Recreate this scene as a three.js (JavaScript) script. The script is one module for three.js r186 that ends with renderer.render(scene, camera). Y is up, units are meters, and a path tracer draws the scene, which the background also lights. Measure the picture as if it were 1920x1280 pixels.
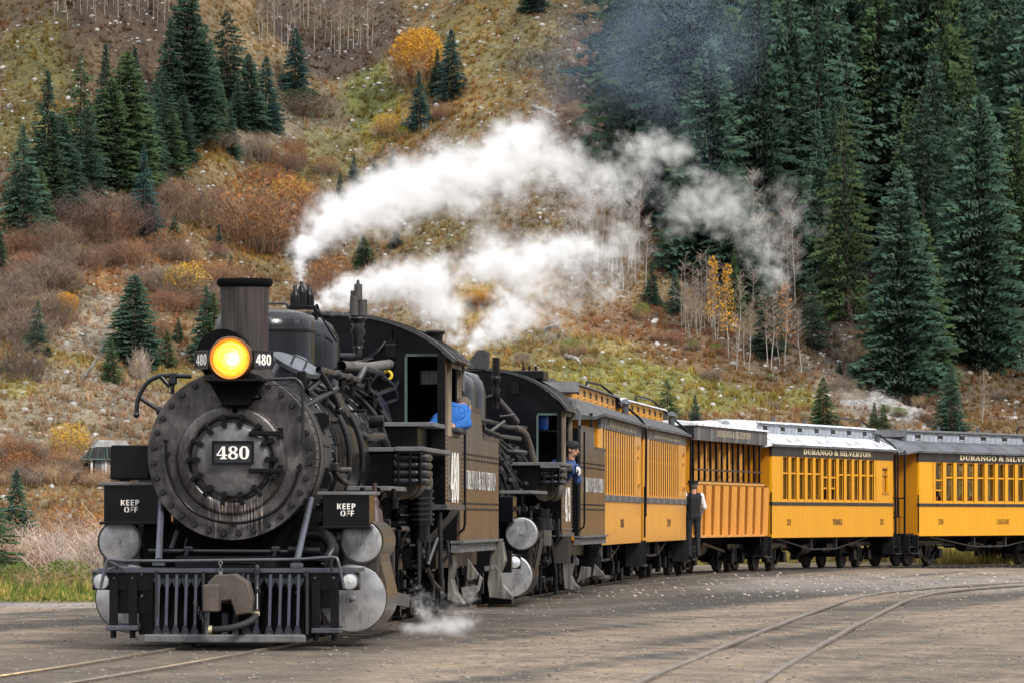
import * as THREE from 'three';
import { FontLoader } from 'three/addons/loaders/FontLoader.js';
import { TextGeometry } from 'three/addons/geometries/TextGeometry.js';
import { RoundedBoxGeometry } from 'three/addons/geometries/RoundedBoxGeometry.js';
import { MarchingCubes } from 'three/addons/objects/MarchingCubes.js';

// ------------------------------------------------------------------ camera, sky, sun, exposure
const V = (x, y, z) => new THREE.Vector3(x, y, z);
const scene = new THREE.Scene();
const FPX = 10000, EYE = 1.3, PITCH = Math.atan(331 / FPX);      // a long lens; the horizon lies below the middle of the frame
const camera = new THREE.PerspectiveCamera((2 * Math.atan(640 / FPX) * 180) / Math.PI, 1.5, 1, 2000);
camera.position.set(0, EYE, 0);
camera.rotation.x = PITCH;
scene.add(camera);

{ // overcast sky: bright cloud, brighter overhead, softly mottled
  const W = 256, H = 128, data = new Float32Array(W * H * 4);
  for (let r = 0; r < H; r++) for (let c = 0; c < W; c++) {
    const up = ((r + 0.5) / H - 0.5) * Math.PI, az = ((c + 0.5) / W) * 2 * Math.PI, s = Math.max(0, Math.sin(up));
    const m = 1 + 0.06 * Math.sin(3 * az + 4 * up) * Math.sin(7 * up + 1) + 0.04 * Math.sin(5 * az - 9 * up);
    const L = up > 0 ? ((0.62 + 0.9 * s) / 1.2) * (1 + (m - 1) * Math.min(1, Math.cos(up) * 2)) : 0.16;
    const i = (r * W + c) * 4;
    data[i] = L * 0.97; data[i + 1] = L * 0.995; data[i + 2] = L * 1.05; data[i + 3] = 1;
    if (up <= 0) { data[i] = 0.15; data[i + 1] = 0.14; data[i + 2] = 0.13; }
  }
  const t = new THREE.DataTexture(data, W, H, THREE.RGBAFormat, THREE.FloatType);
  t.mapping = THREE.EquirectangularReflectionMapping; t.magFilter = THREE.LinearFilter; t.needsUpdate = true;
  scene.background = t; scene.environment = t;
  scene.backgroundIntensity = 0.62; scene.environmentIntensity = 0.62;
}
const sun = new THREE.DirectionalLight(new THREE.Color(1, 0.95, 0.88), 1.5);
sun.position.set(62, 92, 30); sun.target.position.set(0, 0, -60);
sun.castShadow = true; sun.shadow.radius = 24; sun.shadow.mapSize.set(2048, 2048);
Object.assign(sun.shadow.camera, { left: -150, right: 150, top: 150, bottom: -150, near: 1, far: 700 });
scene.add(sun, sun.target);
const renderer = new THREE.WebGLRenderer({ antialias: true });
renderer.toneMapping = THREE.LinearToneMapping;
renderer.toneMappingExposure = 2.42;
renderer.shadowMap.enabled = true;
const font = { serif: await new FontLoader().loadAsync('fonts/droid/droid_serif_bold.typeface.json'), sans: await new FontLoader().loadAsync('fonts/droid/droid_sans_bold.typeface.json') };

// ------------------------------------------------------------------ helpers
const rng = (a) => () => { a = (a + 0x6d2b79f5) | 0; let t = Math.imul(a ^ (a >>> 15), 1 | a); t = (t + Math.imul(t ^ (t >>> 7), 61 | t)) ^ t; return ((t ^ (t >>> 14)) >>> 0) / 4294967296; };
const lerp = (a, b, t) => a + (b - a) * t, clamp = (x, a = 0, b = 1) => Math.min(b, Math.max(a, x)), smooth = (a, b, x) => { const t = clamp((x - a) / (b - a)); return t * t * (3 - 2 * t); };
const hash3 = (x, y, z) => { let h = Math.imul(x, 374761393) ^ Math.imul(y, 668265263) ^ Math.imul(z, 2147483647 - 56891); h = Math.imul(h ^ (h >>> 13), 1274126177); return ((h ^ (h >>> 16)) >>> 0) / 4294967296; };
function noise(x, y, z = 0) {                                     // value noise, 0..1
  const X = Math.floor(x), Y = Math.floor(y), Z = Math.floor(z), f = (t) => t * t * (3 - 2 * t), u = f(x - X), v = f(y - Y), w = f(z - Z);
  const e = (k) => lerp(lerp(hash3(X, Y, k), hash3(X + 1, Y, k), u), lerp(hash3(X, Y + 1, k), hash3(X + 1, Y + 1, k), u), v);
  return w === 0 ? e(Z) : lerp(e(Z), e(Z + 1), w);
}
const fbm = (x, y, z = 0, o = 4) => { let s = 0, a = 0.5, n = 0; for (let i = 0; i < o; i++, a *= 0.5, x *= 2.03, y *= 2.03, z *= 2.03) { s += a * noise(x + i * 17.3, y - i * 9.1, z + i * 5.7); n += a; } return s / n; };
const lin = (r, g, b) => new THREE.Color().setRGB(r, g, b);

const used = {};
function numbered(name) { const n = (used[name] = (used[name] ?? -1) + 1); return n ? `${name}_${String(n).padStart(3, '0')}` : name; }
function thing(name, label, category, group) { const o = new THREE.Group(); o.name = numbered(name); scene.add(o); tag(o, label, category, group); return o; }
function tag(o, label, category, group, kind) {
  if (label) o.userData.label = label; if (category) o.userData.category = category;
  if (group) o.userData.group = group; if (kind) o.userData.kind = kind; return o;
}
// geometry: each helper returns an indexed BufferGeometry
function merge(list) {
  list = list.flat(Infinity);
  let nv = 0, ni = 0;
  for (const g of list) { nv += g.attributes.position.count; ni += g.index ? g.index.count : g.attributes.position.count; }
  const p = new Float32Array(nv * 3), n = new Float32Array(nv * 3), uv = new Float32Array(nv * 2), ix = new Uint32Array(ni), hasC = list.some((g) => g.attributes.color), c = hasC ? new Float32Array(nv * 3).fill(1) : null;
  let v = 0, i = 0;
  for (const g of list) {
    const k = g.attributes.position.count;
    p.set(g.attributes.position.array.subarray(0, k * 3), v * 3);
    if (!g.attributes.normal) g.computeVertexNormals();
    n.set(g.attributes.normal.array.subarray(0, k * 3), v * 3);
    if (g.attributes.uv) uv.set(g.attributes.uv.array.subarray(0, k * 2), v * 2);
    if (g.attributes.color) c.set(g.attributes.color.array.subarray(0, k * 3), v * 3);
    if (g.index) for (let j = 0; j < g.index.count; j++) ix[i++] = g.index.array[j] + v; else for (let j = 0; j < k; j++) ix[i++] = j + v;
    v += k;
  }
  const out = new THREE.BufferGeometry();
  out.setAttribute('position', new THREE.BufferAttribute(p, 3)); out.setAttribute('normal', new THREE.BufferAttribute(n, 3)); out.setAttribute('uv', new THREE.BufferAttribute(uv, 2));
  if (hasC) out.setAttribute('color', new THREE.BufferAttribute(c, 3));
  out.setIndex(new THREE.BufferAttribute(ix, 1));
  return out;
}
function boxUV(g) {                                               // uv in metres, from the side each face looks to
  const p = g.attributes.position.array, n = g.attributes.normal.array, u = g.attributes.uv.array;
  for (let i = 0; i < p.length / 3; i++) {
    const x = p[i * 3], y = p[i * 3 + 1], z = p[i * 3 + 2], a = Math.abs(n[i * 3]), b = Math.abs(n[i * 3 + 1]), c = Math.abs(n[i * 3 + 2]);
    if (b > a && b > c) { u[i * 2] = x; u[i * 2 + 1] = z; } else if (a > c) { u[i * 2] = z; u[i * 2 + 1] = y; } else { u[i * 2] = x; u[i * 2 + 1] = y; }
  }
  return g;
}
function part(name, geo, mat, parent, label, keepUV) {
  const g = Array.isArray(geo) ? merge(geo) : geo;
  if (!keepUV && g.attributes.uv && !g.userData.uvDone) { boxUV(g); g.userData.uvDone = true; }
  const m = new THREE.Mesh(g, mat); m.name = name; m.castShadow = m.receiveShadow = true;
  if (label) m.userData.label = label;
  parent.add(m); return m;
}
function solo(name, geo, mat, label, category, group, kind, keepUV) { const m = part(numbered(name), geo, mat, scene, undefined, keepUV); return tag(m, label, category, group, kind); }
const M4 = (pos, rot) => new THREE.Matrix4().compose(pos, new THREE.Quaternion().setFromEuler(new THREE.Euler(...(rot || [0, 0, 0]))), V(1, 1, 1));
const bx = (w, h, d, x = 0, y = 0, z = 0, rot) => new THREE.BoxGeometry(w, h, d).applyMatrix4(M4(V(x, y, z), rot));
const rb = (w, h, d, x = 0, y = 0, z = 0, r = 0.01, rot) => new RoundedBoxGeometry(w, h, d, 1, Math.min(r, w / 2.01, h / 2.01, d / 2.01)).applyMatrix4(M4(V(x, y, z), rot));
const UPV = V(0, 1, 0);
function rod(a, b, r1, r2 = r1, seg = 10, open = false) {          // a tapered round bar between two points
  const d = b.clone().sub(a), g = new THREE.CylinderGeometry(r2, r1, d.length(), seg, 1, open);
  g.applyQuaternion(new THREE.Quaternion().setFromUnitVectors(UPV, d.clone().normalize())); g.translate((a.x + b.x) / 2, (a.y + b.y) / 2, (a.z + b.z) / 2); return g;
}
function bar(a, b, w, h) {                                          // a square bar between two points
  const d = b.clone().sub(a), g = new THREE.BoxGeometry(w, h, d.length()), m = new THREE.Matrix4().lookAt(b, a, Math.abs(d.y) > 0.98 * d.length() ? V(0, 0, 1) : UPV);
  g.applyMatrix4(m); g.translate((a.x + b.x) / 2, (a.y + b.y) / 2, (a.z + b.z) / 2); return g;
}
function pipe(points, r, bend = 0.12, seg = 8) {                    // round pipe through points with rounded corners
  const path = new THREE.CurvePath(); let prev = points[0];
  for (let i = 1; i < points.length - 1; i++) {
    const p = points[i], a = prev.clone().sub(p), b = points[i + 1].clone().sub(p), k = Math.min(bend, a.length() * 0.49, b.length() * 0.49);
    const s = p.clone().add(a.setLength(k)), e = p.clone().add(b.setLength(k));
    if (s.distanceTo(prev) > 1e-4) path.add(new THREE.LineCurve3(prev, s)); path.add(new THREE.QuadraticBezierCurve3(s, p, e)); prev = e;
  }
  path.add(new THREE.LineCurve3(prev, points[points.length - 1]));
  return new THREE.TubeGeometry(path, Math.max(4, points.length * 7), r, seg, false);
}
const curve = (points, r, n = 24, seg = 8, closed = false) => new THREE.TubeGeometry(new THREE.CatmullRomCurve3(points, closed), n, r, seg, closed);
const cyl = (r1, r2, h, x, y, z, axis = 'y', seg = 24) => { const g = new THREE.CylinderGeometry(r1, r2, h, seg); if (axis === 'z') g.rotateX(Math.PI / 2); if (axis === 'x') g.rotateZ(-Math.PI / 2); return g.translate(x, y, z); };   // r1 is the end towards +axis
const lathe = (pts, seg = 40, axis = 'y', x = 0, y = 0, z = 0) => { let area = 0; for (let i = 0, n = pts.length; i < n; i++) { const a = pts[i], b = pts[(i + 1) % n]; area += a[0] * b[1] - b[0] * a[1]; } if (area < -1e-9) pts = pts.slice().reverse(); const g = new THREE.LatheGeometry(pts.map((p) => new THREE.Vector2(p[0], p[1])), seg); if (axis === 'z') g.rotateX(Math.PI / 2); return g.translate(x, y, z); };
const ball = (r, x, y, z, a = 12, b = 8) => new THREE.SphereGeometry(r, a, b).translate(x, y, z);
function slab(pts, depth, bevel = 0) {                              // a flat outline (x, y) extruded to depth along z
  const s = new THREE.Shape(pts.map((p) => new THREE.Vector2(p[0], p[1])));
  return new THREE.ExtrudeGeometry(s, { depth, bevelEnabled: bevel > 0, bevelSize: bevel, bevelThickness: bevel, bevelSegments: 1, curveSegments: 8 });
}
const boltGeo = new THREE.CylinderGeometry(0.7, 1, 1, 7).rotateX(Math.PI / 2).translate(0, 0, 0.5);   // scaled per use, pointing +z
function bolts(name, parent, mat, spots, r, h, rotY = 0) { const q = new THREE.Quaternion().setFromEuler(new THREE.Euler(0, rotY, 0)); for (const p of spots) { const m = part(name, boltGeo, mat, parent); m.position.copy(p); m.quaternion.copy(q); m.scale.set(r, r, h); } }
const rivets = (spots, r, h, rotY = 0) => { const q = new THREE.Quaternion().setFromEuler(new THREE.Euler(0, rotY, 0)); return spots.map((p) => boltGeo.clone().applyMatrix4(new THREE.Matrix4().compose(p, q, V(r, r, h)))); };
function letters(text, h, w, depth = 0.004, f = font.sans) {       // text centred on the origin, letter height h, total width w
  const g = new TextGeometry(text, { font: f, size: 1, depth: 0.1, curveSegments: 4, bevelEnabled: false });
  g.computeBoundingBox(); const b = g.boundingBox, sx = w / (b.max.x - b.min.x), sy = h / (b.max.y - b.min.y);
  g.translate(-(b.max.x + b.min.x) / 2, -(b.max.y + b.min.y) / 2, 0); g.scale(sx, sy, depth / 0.1); g.computeVertexNormals(); return g;
}
// textures
function tex(n, f, srgb, rep = 1) {                                 // f(u, v) -> grey or [r, g, b], 0..1
  const d = new Uint8Array(n * n * 4);
  for (let y = 0; y < n; y++) for (let x = 0; x < n; x++) { const c = f(x / n, y / n), i = (y * n + x) * 4, a = typeof c === 'number' ? [c, c, c] : c; for (let k = 0; k < 3; k++) d[i + k] = clamp(a[k]) * 255; d[i + 3] = 255; }
  const t = new THREE.DataTexture(d, n, n); t.wrapS = t.wrapT = THREE.RepeatWrapping; t.magFilter = THREE.LinearFilter; if (srgb) t.colorSpace = THREE.SRGBColorSpace; t.repeat.set(rep, rep); t.needsUpdate = true; return t;
}
// tileable fbm on the unit square: a blend of shifted copies
function tfbm(u, v, k, o = 4, ky = k, seed = 0) { const f = (a, b) => fbm(a * k + seed, b * ky + seed * 1.7, 0, o), e = (t) => smooth(0, 1, t); return lerp(lerp(f(u + 1, v + 1), f(u, v + 1), e(u)), lerp(f(u + 1, v), f(u, v), e(u)), e(v)); }
const rep = (t, a, b = a) => { const c = t.clone(); c.repeat.set(a, b); c.needsUpdate = true; return c; };
const T = {};
T.grime = tex(512, (u, v) => { const a = tfbm(u, v, 6, 5), b = tfbm(u, v, 22, 3, 22, 9); return 0.62 + 0.5 * a * a + 0.25 * (b - 0.5); }, true, 0.5);
T.rough = tex(512, (u, v) => 0.35 + 0.6 * tfbm(u, v, 7, 5, 7, 3) + 0.25 * (tfbm(u, v, 40, 2, 40, 5) - 0.5), false, 0.5);
T.bump = tex(512, (u, v) => tfbm(u, v, 12, 6, 12, 21), false, 0.6);
T.streak = tex(512, (u, v) => { const a = tfbm(u, v, 46, 3, 3, 31), b = tfbm(u, v, 9, 3, 2, 33); return 0.35 + 0.75 * a * b * 2.2; }, true, 0.6);
T.streakRough = tex(512, (u, v) => 0.25 + 0.75 * tfbm(u, v, 40, 3, 2.5, 43), false, 0.6);
T.dust = tex(512, (u, v) => 0.55 + 0.45 * tfbm(u, v, 9, 5, 9, 51) + 0.2 * (tfbm(u, v, 60, 2, 60, 53) - 0.5), true, 0.6);
const std = (o) => new THREE.MeshStandardMaterial(o), phy = (o) => new THREE.MeshPhysicalMaterial(o);
const M = {
  black: phy({ color: lin(0.006, 0.006, 0.008), map: T.grime, roughness: 0.5, roughnessMap: T.rough, bumpMap: T.bump, bumpScale: 0.003, specularIntensity: 0.45 }),
  blackGloss: phy({ color: lin(0.005, 0.0055, 0.008), map: T.grime, roughness: 0.34, roughnessMap: T.rough, bumpMap: T.bump, bumpScale: 0.002, specularIntensity: 0.5 }),
  soot: phy({ color: lin(0.006, 0.006, 0.007), map: T.grime, roughness: 0.9, bumpMap: T.bump, bumpScale: 0.004, specularIntensity: 0.2 }),
  pipe: phy({ color: lin(0.02, 0.021, 0.026), map: T.dust, roughness: 0.42, roughnessMap: T.rough, specularIntensity: 0.8 }),
  steel: std({ color: lin(0.13, 0.14, 0.165), map: T.dust, roughness: 0.55, metalness: 0.35, roughnessMap: T.rough }),
  worn: std({ color: lin(0.21, 0.21, 0.215), map: T.dust, roughness: 0.7, metalness: 0.2, bumpMap: T.bump, bumpScale: 0.003 }),
};
// ------------------------------------------------------------------ the lie of the land
const CP = Math.cos(PITCH), SP = Math.sin(PITCH);
function ray(px, py) { const x = (px - 960) / FPX, y = (640 - py) / FPX; return V(x, y * CP + SP, -CP + y * SP); }
function at(px, py, depth) { const r = ray(px, py), k = depth / -r.z; return V(r.x * k, EYE + r.y * k, -depth); }      // the point seen at that pixel of the photograph, so far away
const RISE = [[0, 0], [205, 0], [232, 0.7], [250, 3.4], [275, 9.2], [300, 17.8], [330, 31], [360, 46], [420, 78], [520, 128], [700, 190]];
function rise(d) { let i = 0; while (i < RISE.length - 2 && RISE[i + 1][0] < d) i++; const [a, ya] = RISE[i], [b, yb] = RISE[i + 1]; return lerp(ya, yb, clamp((d - a) / (b - a))); }
function rise2(d) { return (rise(d - 9) + rise(d - 4) + rise(d) + rise(d + 4) + rise(d + 9)) / 5; }
function height(x, d) {
  if (d < 130) return 0.03 * (noise(x * 0.5 + 40, d * 0.2) - 0.5) * smooth(1.2, 4, Math.abs(x - laneX(d)));
  const spur = 13 * Math.exp(-(((x + 27) / 13) ** 2)) - 9 * Math.exp(-(((x + 12) / 7) ** 2)) * smooth(255, 300, d) + 5 * Math.exp(-(((x - 4) / 9) ** 2)) - 5 * smooth(14, 34, x);
  const k = smooth(205, 260, d), dd = d + spur * k + 10 * (fbm(x * 0.03 + 7, d * 0.03, 0, 3) - 0.5) * k;
  return rise2(dd) + k * (1.6 * (fbm(x * 0.12, d * 0.12, 0, 4) - 0.5) + 0.5 * (noise(x * 0.7, d * 0.7) - 0.5)) + 0.3 * smooth(130, 150, d) * (noise(x * 0.2, d * 0.2) - 0.5);
}
function laneX(d) { return d < 57 ? -2.8 + (d - 53.5) * 0.07 : -2.5 + (d - 57) * 0.085; }
function ground(px, py) {                                          // the spot of the hillside seen at that pixel
  const r = ray(px, py);
  for (let d = 190; d < 640; d += 0.5) { const k = d / -r.z; if (EYE + r.y * k < height(r.x * k, d)) return V(r.x * k, height(r.x * k, d), -d); }
  const k = 640 / -r.z; return V(r.x * k, height(r.x * k, 640), -640);
}
const flat = (px, py) => { const r = ray(px, py), k = EYE / -r.y; return V(r.x * k, 0, r.z * k); };

// hillside colours by place: every patch is a real stretch of grass, leaves, soil or scree
const PATCHES = [ // px, py of its middle, half width, half height in the photograph, colour, strength
  [110, 230, 230, 230, [0.135, 0.1, 0.052], 0.85], [300, 120, 260, 120, [0.12, 0.085, 0.05], 0.7],
  [900, 130, 170, 110, [0.26, 0.22, 0.075], 0.8], [1010, 90, 90, 60, [0.17, 0.16, 0.07], 0.8], [960, 200, 200, 50, [0.27, 0.2, 0.08], 0.7], [690, 200, 50, 70, [0.15, 0.175, 0.045], 0.9], [720, 245, 40, 30, [0.3, 0.27, 0.03], 0.8],
  [800, 240, 90, 50, [0.3, 0.2, 0.07], 0.7], [1050, 260, 90, 60, [0.31, 0.17, 0.075], 0.8], [1120, 110, 50, 50, [0.35, 0.15, 0.06], 0.9], [1000, 420, 180, 60, [0.22, 0.17, 0.085], 0.9], [840, 430, 90, 60, [0.2, 0.18, 0.085], 0.8],
  [930, 530, 120, 40, [0.31, 0.22, 0.075], 0.9], [900, 565, 40, 15, [0.42, 0.3, 0.03], 0.9], [1060, 600, 180, 60, [0.31, 0.21, 0.08], 0.8], [1020, 680, 260, 60, [0.3, 0.26, 0.09], 0.9], [1200, 720, 180, 50, [0.26, 0.27, 0.07], 0.9], [1420, 740, 120, 30, [0.25, 0.26, 0.06], 0.9],
  [1250, 620, 160, 40, [0.22, 0.13, 0.075], 0.8], [1350, 690, 150, 30, [0.25, 0.15, 0.085], 0.8], [1500, 660, 100, 60, [0.21, 0.16, 0.12], 0.8], [1650, 760, 100, 40, [0.27, 0.25, 0.225], 0.9], [1570, 710, 60, 40, [0.25, 0.22, 0.185], 0.7], [1840, 740, 120, 60, [0.17, 0.11, 0.07], 1],
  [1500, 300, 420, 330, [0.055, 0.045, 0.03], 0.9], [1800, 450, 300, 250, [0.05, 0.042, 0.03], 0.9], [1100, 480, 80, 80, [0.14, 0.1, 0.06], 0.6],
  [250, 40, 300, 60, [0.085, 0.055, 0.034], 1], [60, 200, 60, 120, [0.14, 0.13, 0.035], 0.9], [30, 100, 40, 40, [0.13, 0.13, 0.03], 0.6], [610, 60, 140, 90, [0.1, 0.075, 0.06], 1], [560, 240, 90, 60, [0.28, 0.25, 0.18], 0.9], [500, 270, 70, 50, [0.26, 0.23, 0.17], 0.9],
  [390, 290, 40, 20, [0.3, 0.2, 0.03], 0.8], [610, 300, 60, 50, [0.19, 0.19, 0.06], 0.7], [480, 470, 40, 20, [0.36, 0.25, 0.06], 0.9], [540, 350, 60, 40, [0.25, 0.2, 0.06], 0.7], [640, 470, 60, 60, [0.2, 0.16, 0.1], 0.8],
  [200, 600, 60, 50, [0.34, 0.3, 0.235], 0.9], [170, 640, 80, 35, [0.33, 0.29, 0.23], 0.8], [310, 460, 80, 40, [0.3, 0.17, 0.06], 0.9], [220, 520, 80, 30, [0.28, 0.15, 0.06], 0.8], [330, 600, 80, 80, [0.2, 0.12, 0.06], 0.7], [60, 680, 110, 30, [0.28, 0.24, 0.06], 0.9], [140, 690, 100, 20, [0.3, 0.26, 0.07], 0.8],
  [200, 760, 220, 60, [0.27, 0.23, 0.165], 1], [60, 820, 80, 35, [0.28, 0.25, 0.2], 0.9], [120, 780, 100, 60, [0.28, 0.235, 0.16], 0.8], [30, 730, 40, 20, [0.25, 0.23, 0.05], 0.7], [330, 720, 60, 20, [0.29, 0.26, 0.08], 0.7], [80, 880, 160, 20, [0.2, 0.12, 0.06], 0.8], [430, 620, 100, 60, [0.23, 0.16, 0.08], 0.6],
].map(([px, py, rx, ry, c, s]) => { const p = ground(px, py), a = ground(px, py - ry), b = ground(px, Math.min(py + ry, 935)); return { x: p.x, d: -p.z, rx: (rx * -p.z) / FPX, rd: Math.max(2.5, (b.z - a.z) / 2), c, s }; });
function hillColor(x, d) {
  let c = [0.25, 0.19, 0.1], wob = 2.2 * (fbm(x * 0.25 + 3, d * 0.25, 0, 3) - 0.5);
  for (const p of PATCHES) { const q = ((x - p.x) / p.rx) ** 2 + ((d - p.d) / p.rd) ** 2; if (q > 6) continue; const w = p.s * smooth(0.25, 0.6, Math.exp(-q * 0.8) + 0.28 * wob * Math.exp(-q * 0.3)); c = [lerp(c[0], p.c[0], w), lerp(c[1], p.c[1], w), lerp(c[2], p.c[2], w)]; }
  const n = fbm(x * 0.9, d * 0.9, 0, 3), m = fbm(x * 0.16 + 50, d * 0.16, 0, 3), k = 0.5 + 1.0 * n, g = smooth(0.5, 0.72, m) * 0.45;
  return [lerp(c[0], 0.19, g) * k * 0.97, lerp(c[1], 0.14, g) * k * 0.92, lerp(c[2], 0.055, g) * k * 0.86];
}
function axis(stops) { const out = []; for (let i = 0; i < stops.length - 1; i++) { const [a, s] = stops[i], b = stops[i + 1][0], n = Math.max(1, Math.round((b - a) / s)); for (let k = 0; k < n; k++) out.push(a + ((b - a) * k) / n); } out.push(stops[stops.length - 1][0]); return out; }
function sheet(xs, ds, colour) {
  const nx = xs.length, nd = ds.length, p = new Float32Array(nx * nd * 3), c = new Float32Array(nx * nd * 3), uv = new Float32Array(nx * nd * 2), ix = [];
  for (let j = 0, k = 0; j < nd; j++) for (let i = 0; i < nx; i++, k++) { const x = xs[i], d = ds[j]; p.set([x, height(x, d), -d], k * 3); c.set(colour(x, d), k * 3); uv.set([x, d], k * 2); if (i && j) ix.push(k, k - 1, k - nx, k - nx, k - 1, k - nx - 1); }
  const g = new THREE.BufferGeometry(); g.setAttribute('position', new THREE.BufferAttribute(p, 3)); g.setAttribute('color', new THREE.BufferAttribute(c, 3)); g.setAttribute('uv', new THREE.BufferAttribute(uv, 2)); g.setIndex(ix); g.computeVertexNormals(); g.userData.uvDone = true;
  return g;
}
T.gravel = tex(1024, (u, v) => { const a = tfbm(u, v, 90, 2, 90, 61), b = tfbm(u, v, 34, 3, 34, 63), c = tfbm(u, v, 6, 3, 6, 65), p = a > 0.74 ? 0.2 : a < 0.24 ? -0.2 : 0; return 0.76 + 0.5 * (b - 0.5) + 0.4 * (c - 0.5) + 0.5 * (a - 0.5) + p; }, true, 1 / 3.1);
T.gravelBump = tex(1024, (u, v) => 0.6 * tfbm(u, v, 60, 3, 60, 71) + 0.4 * tfbm(u, v, 12, 3, 12, 73), false, 1 / 3.1);
const groundMat = std({ vertexColors: true, map: T.gravel, roughness: 0.97, bumpMap: T.gravelBump, bumpScale: 0.05 });
const hillMat = std({ vertexColors: true, map: rep(T.gravel, 1 / 7.3), roughness: 1, bumpMap: rep(T.gravelBump, 1 / 5.3), bumpScale: 0.15 });
function yardColor(x, d) {
  const l = x - 0.21 * (d - 42), a = fbm(l * 0.55 + 11, d * 0.022, 0, 4), b = fbm(l * 2.6 + 31, d * 0.05, 0, 3), f = fbm(x * 1.3, d * 0.5, 0, 3), q = fbm(x * 5, d * 1.6, 0, 2);
  let t = clamp(0.54 + 4.2 * (a - 0.5) + 3.4 * (b - 0.5) + 0.9 * (f - 0.5) + 0.5 * (q - 0.5));
  t = lerp(t, 0.12 + 0.3 * q, smooth(2.6, 0.9, Math.abs(x - laneX(d)) - 0.5) * 0.75 * smooth(120, 90, d));
  t = lerp(t, 0.95, 0.6 * smooth(0, 3.5, x - laneX(d) - 4.5) * smooth(95, 60, d));
  let c = [lerp(0.06, 0.335, t), lerp(0.048, 0.25, t), lerp(0.037, 0.175, t)];
  const pale = smooth(90, 101, d) * smooth(124, 112, d) * smooth(0, 2, x - laneX(d) - 1.5) * (0.35 + 0.65 * f);      // pale ballast stones inside the curve
  c = [lerp(c[0], 0.36, pale), lerp(c[1], 0.325, pale), lerp(c[2], 0.285, pale)];
  const gl = smooth(81.5, 83.5, d + 1.5 * (f - 0.5)) * smooth(-4.5, -6.2, x + 2 * (q - 0.5) - 0.07 * (d - 84)), gr = smooth(146, 152, d + 3 * (f - 0.5) - Math.max(0, x - 13) * 1.4), g = Math.max(gl, gr), stone = smooth(77, 79.5, d) * smooth(82.5, 81, d) * smooth(-4, -6, x);
  c = [lerp(c[0], 0.42, stone * 0.7), lerp(c[1], 0.38, stone * 0.7), lerp(c[2], 0.35, stone * 0.7)];
  const gc = [0.16 + 0.2 * (f - 0.4), 0.15 + 0.13 * (f - 0.4), 0.045];
  return [lerp(c[0], gc[0], g), lerp(c[1], gc[1], g), lerp(c[2], gc[2], g)];
}
tag(part('ground', sheet(axis([[-220, 20], [-40, 2], [-14, 0.3], [16, 1], [50, 20], [220, 1]]), axis([[-60, 10], [30, 2], [40, 0.4], [86, 0.7], [130, 1.5], [205, 1]]), yardColor), groundMat, scene), 'bare grey-brown gravel yard with wheel tracks in front of the train', 'ground', null, 'structure');
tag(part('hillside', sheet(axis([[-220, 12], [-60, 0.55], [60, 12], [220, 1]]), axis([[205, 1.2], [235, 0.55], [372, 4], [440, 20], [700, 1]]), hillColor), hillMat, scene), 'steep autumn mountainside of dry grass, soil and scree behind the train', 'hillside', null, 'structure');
// ------------------------------------------------------------------ plants
const barkMat = std({ color: lin(0.09, 0.065, 0.05), map: T.streak, roughness: 0.95 }), aspenBark = std({ color: lin(0.5, 0.46, 0.4), map: T.grime, roughness: 0.9 }), greyTwig = std({ color: lin(0.26, 0.21, 0.18), roughness: 0.95 }), vtwig = std({ vertexColors: true, roughness: 0.95 });
const leafMat = (r, g, b, thru = 0.25) => phy({ color: lin(r, g, b), vertexColors: true, roughness: 0.85, transmission: thru, thickness: 0, side: THREE.DoubleSide, specularIntensity: 0.3 });
const NEEDLE = { blue: leafMat(0.05, 0.094, 0.062, 0.2), green: leafMat(0.052, 0.09, 0.036, 0.2), olive: leafMat(0.05, 0.078, 0.03, 0.2), dark: leafMat(0.03, 0.06, 0.038, 0.2), teal: leafMat(0.035, 0.078, 0.07, 0.2) };
class Soup {                                                       // loose triangles with colours
  constructor() { this.p = []; this.c = []; this.n = []; }
  tri(a, b, c, col, nrm) { this.p.push(a.x, a.y, a.z, b.x, b.y, b.z, c.x, c.y, c.z); for (let i = 0; i < 3; i++) { this.c.push(...col); if (nrm) this.n.push(nrm.x, nrm.y, nrm.z); } }
  stick(a, b, r1, r2, col) { const d = b.clone().sub(a).normalize(), s = (Math.abs(d.y) > 0.9 ? V(1, 0, 0) : UPV).clone().cross(d).normalize(), t = d.clone().cross(s), k = [0, 2.1, 4.2].map((w) => s.clone().multiplyScalar(Math.cos(w)).addScaledVector(t, Math.sin(w))); for (let i = 0; i < 3; i++) { const u = k[i], w = k[(i + 1) % 3], a1 = a.clone().addScaledVector(u, r1), a2 = a.clone().addScaledVector(w, r1), b1 = b.clone().addScaledVector(u, r2), b2 = b.clone().addScaledVector(w, r2); this.tri(a1, a2, b1, col); this.tri(b1, a2, b2, col); } }
  build() { const g = new THREE.BufferGeometry(); g.setAttribute('position', new THREE.BufferAttribute(new Float32Array(this.p), 3)); g.setAttribute('color', new THREE.BufferAttribute(new Float32Array(this.c), 3)); if (this.n.length) g.setAttribute('normal', new THREE.BufferAttribute(new Float32Array(this.n), 3)); else g.computeVertexNormals(); return g; }
}
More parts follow.
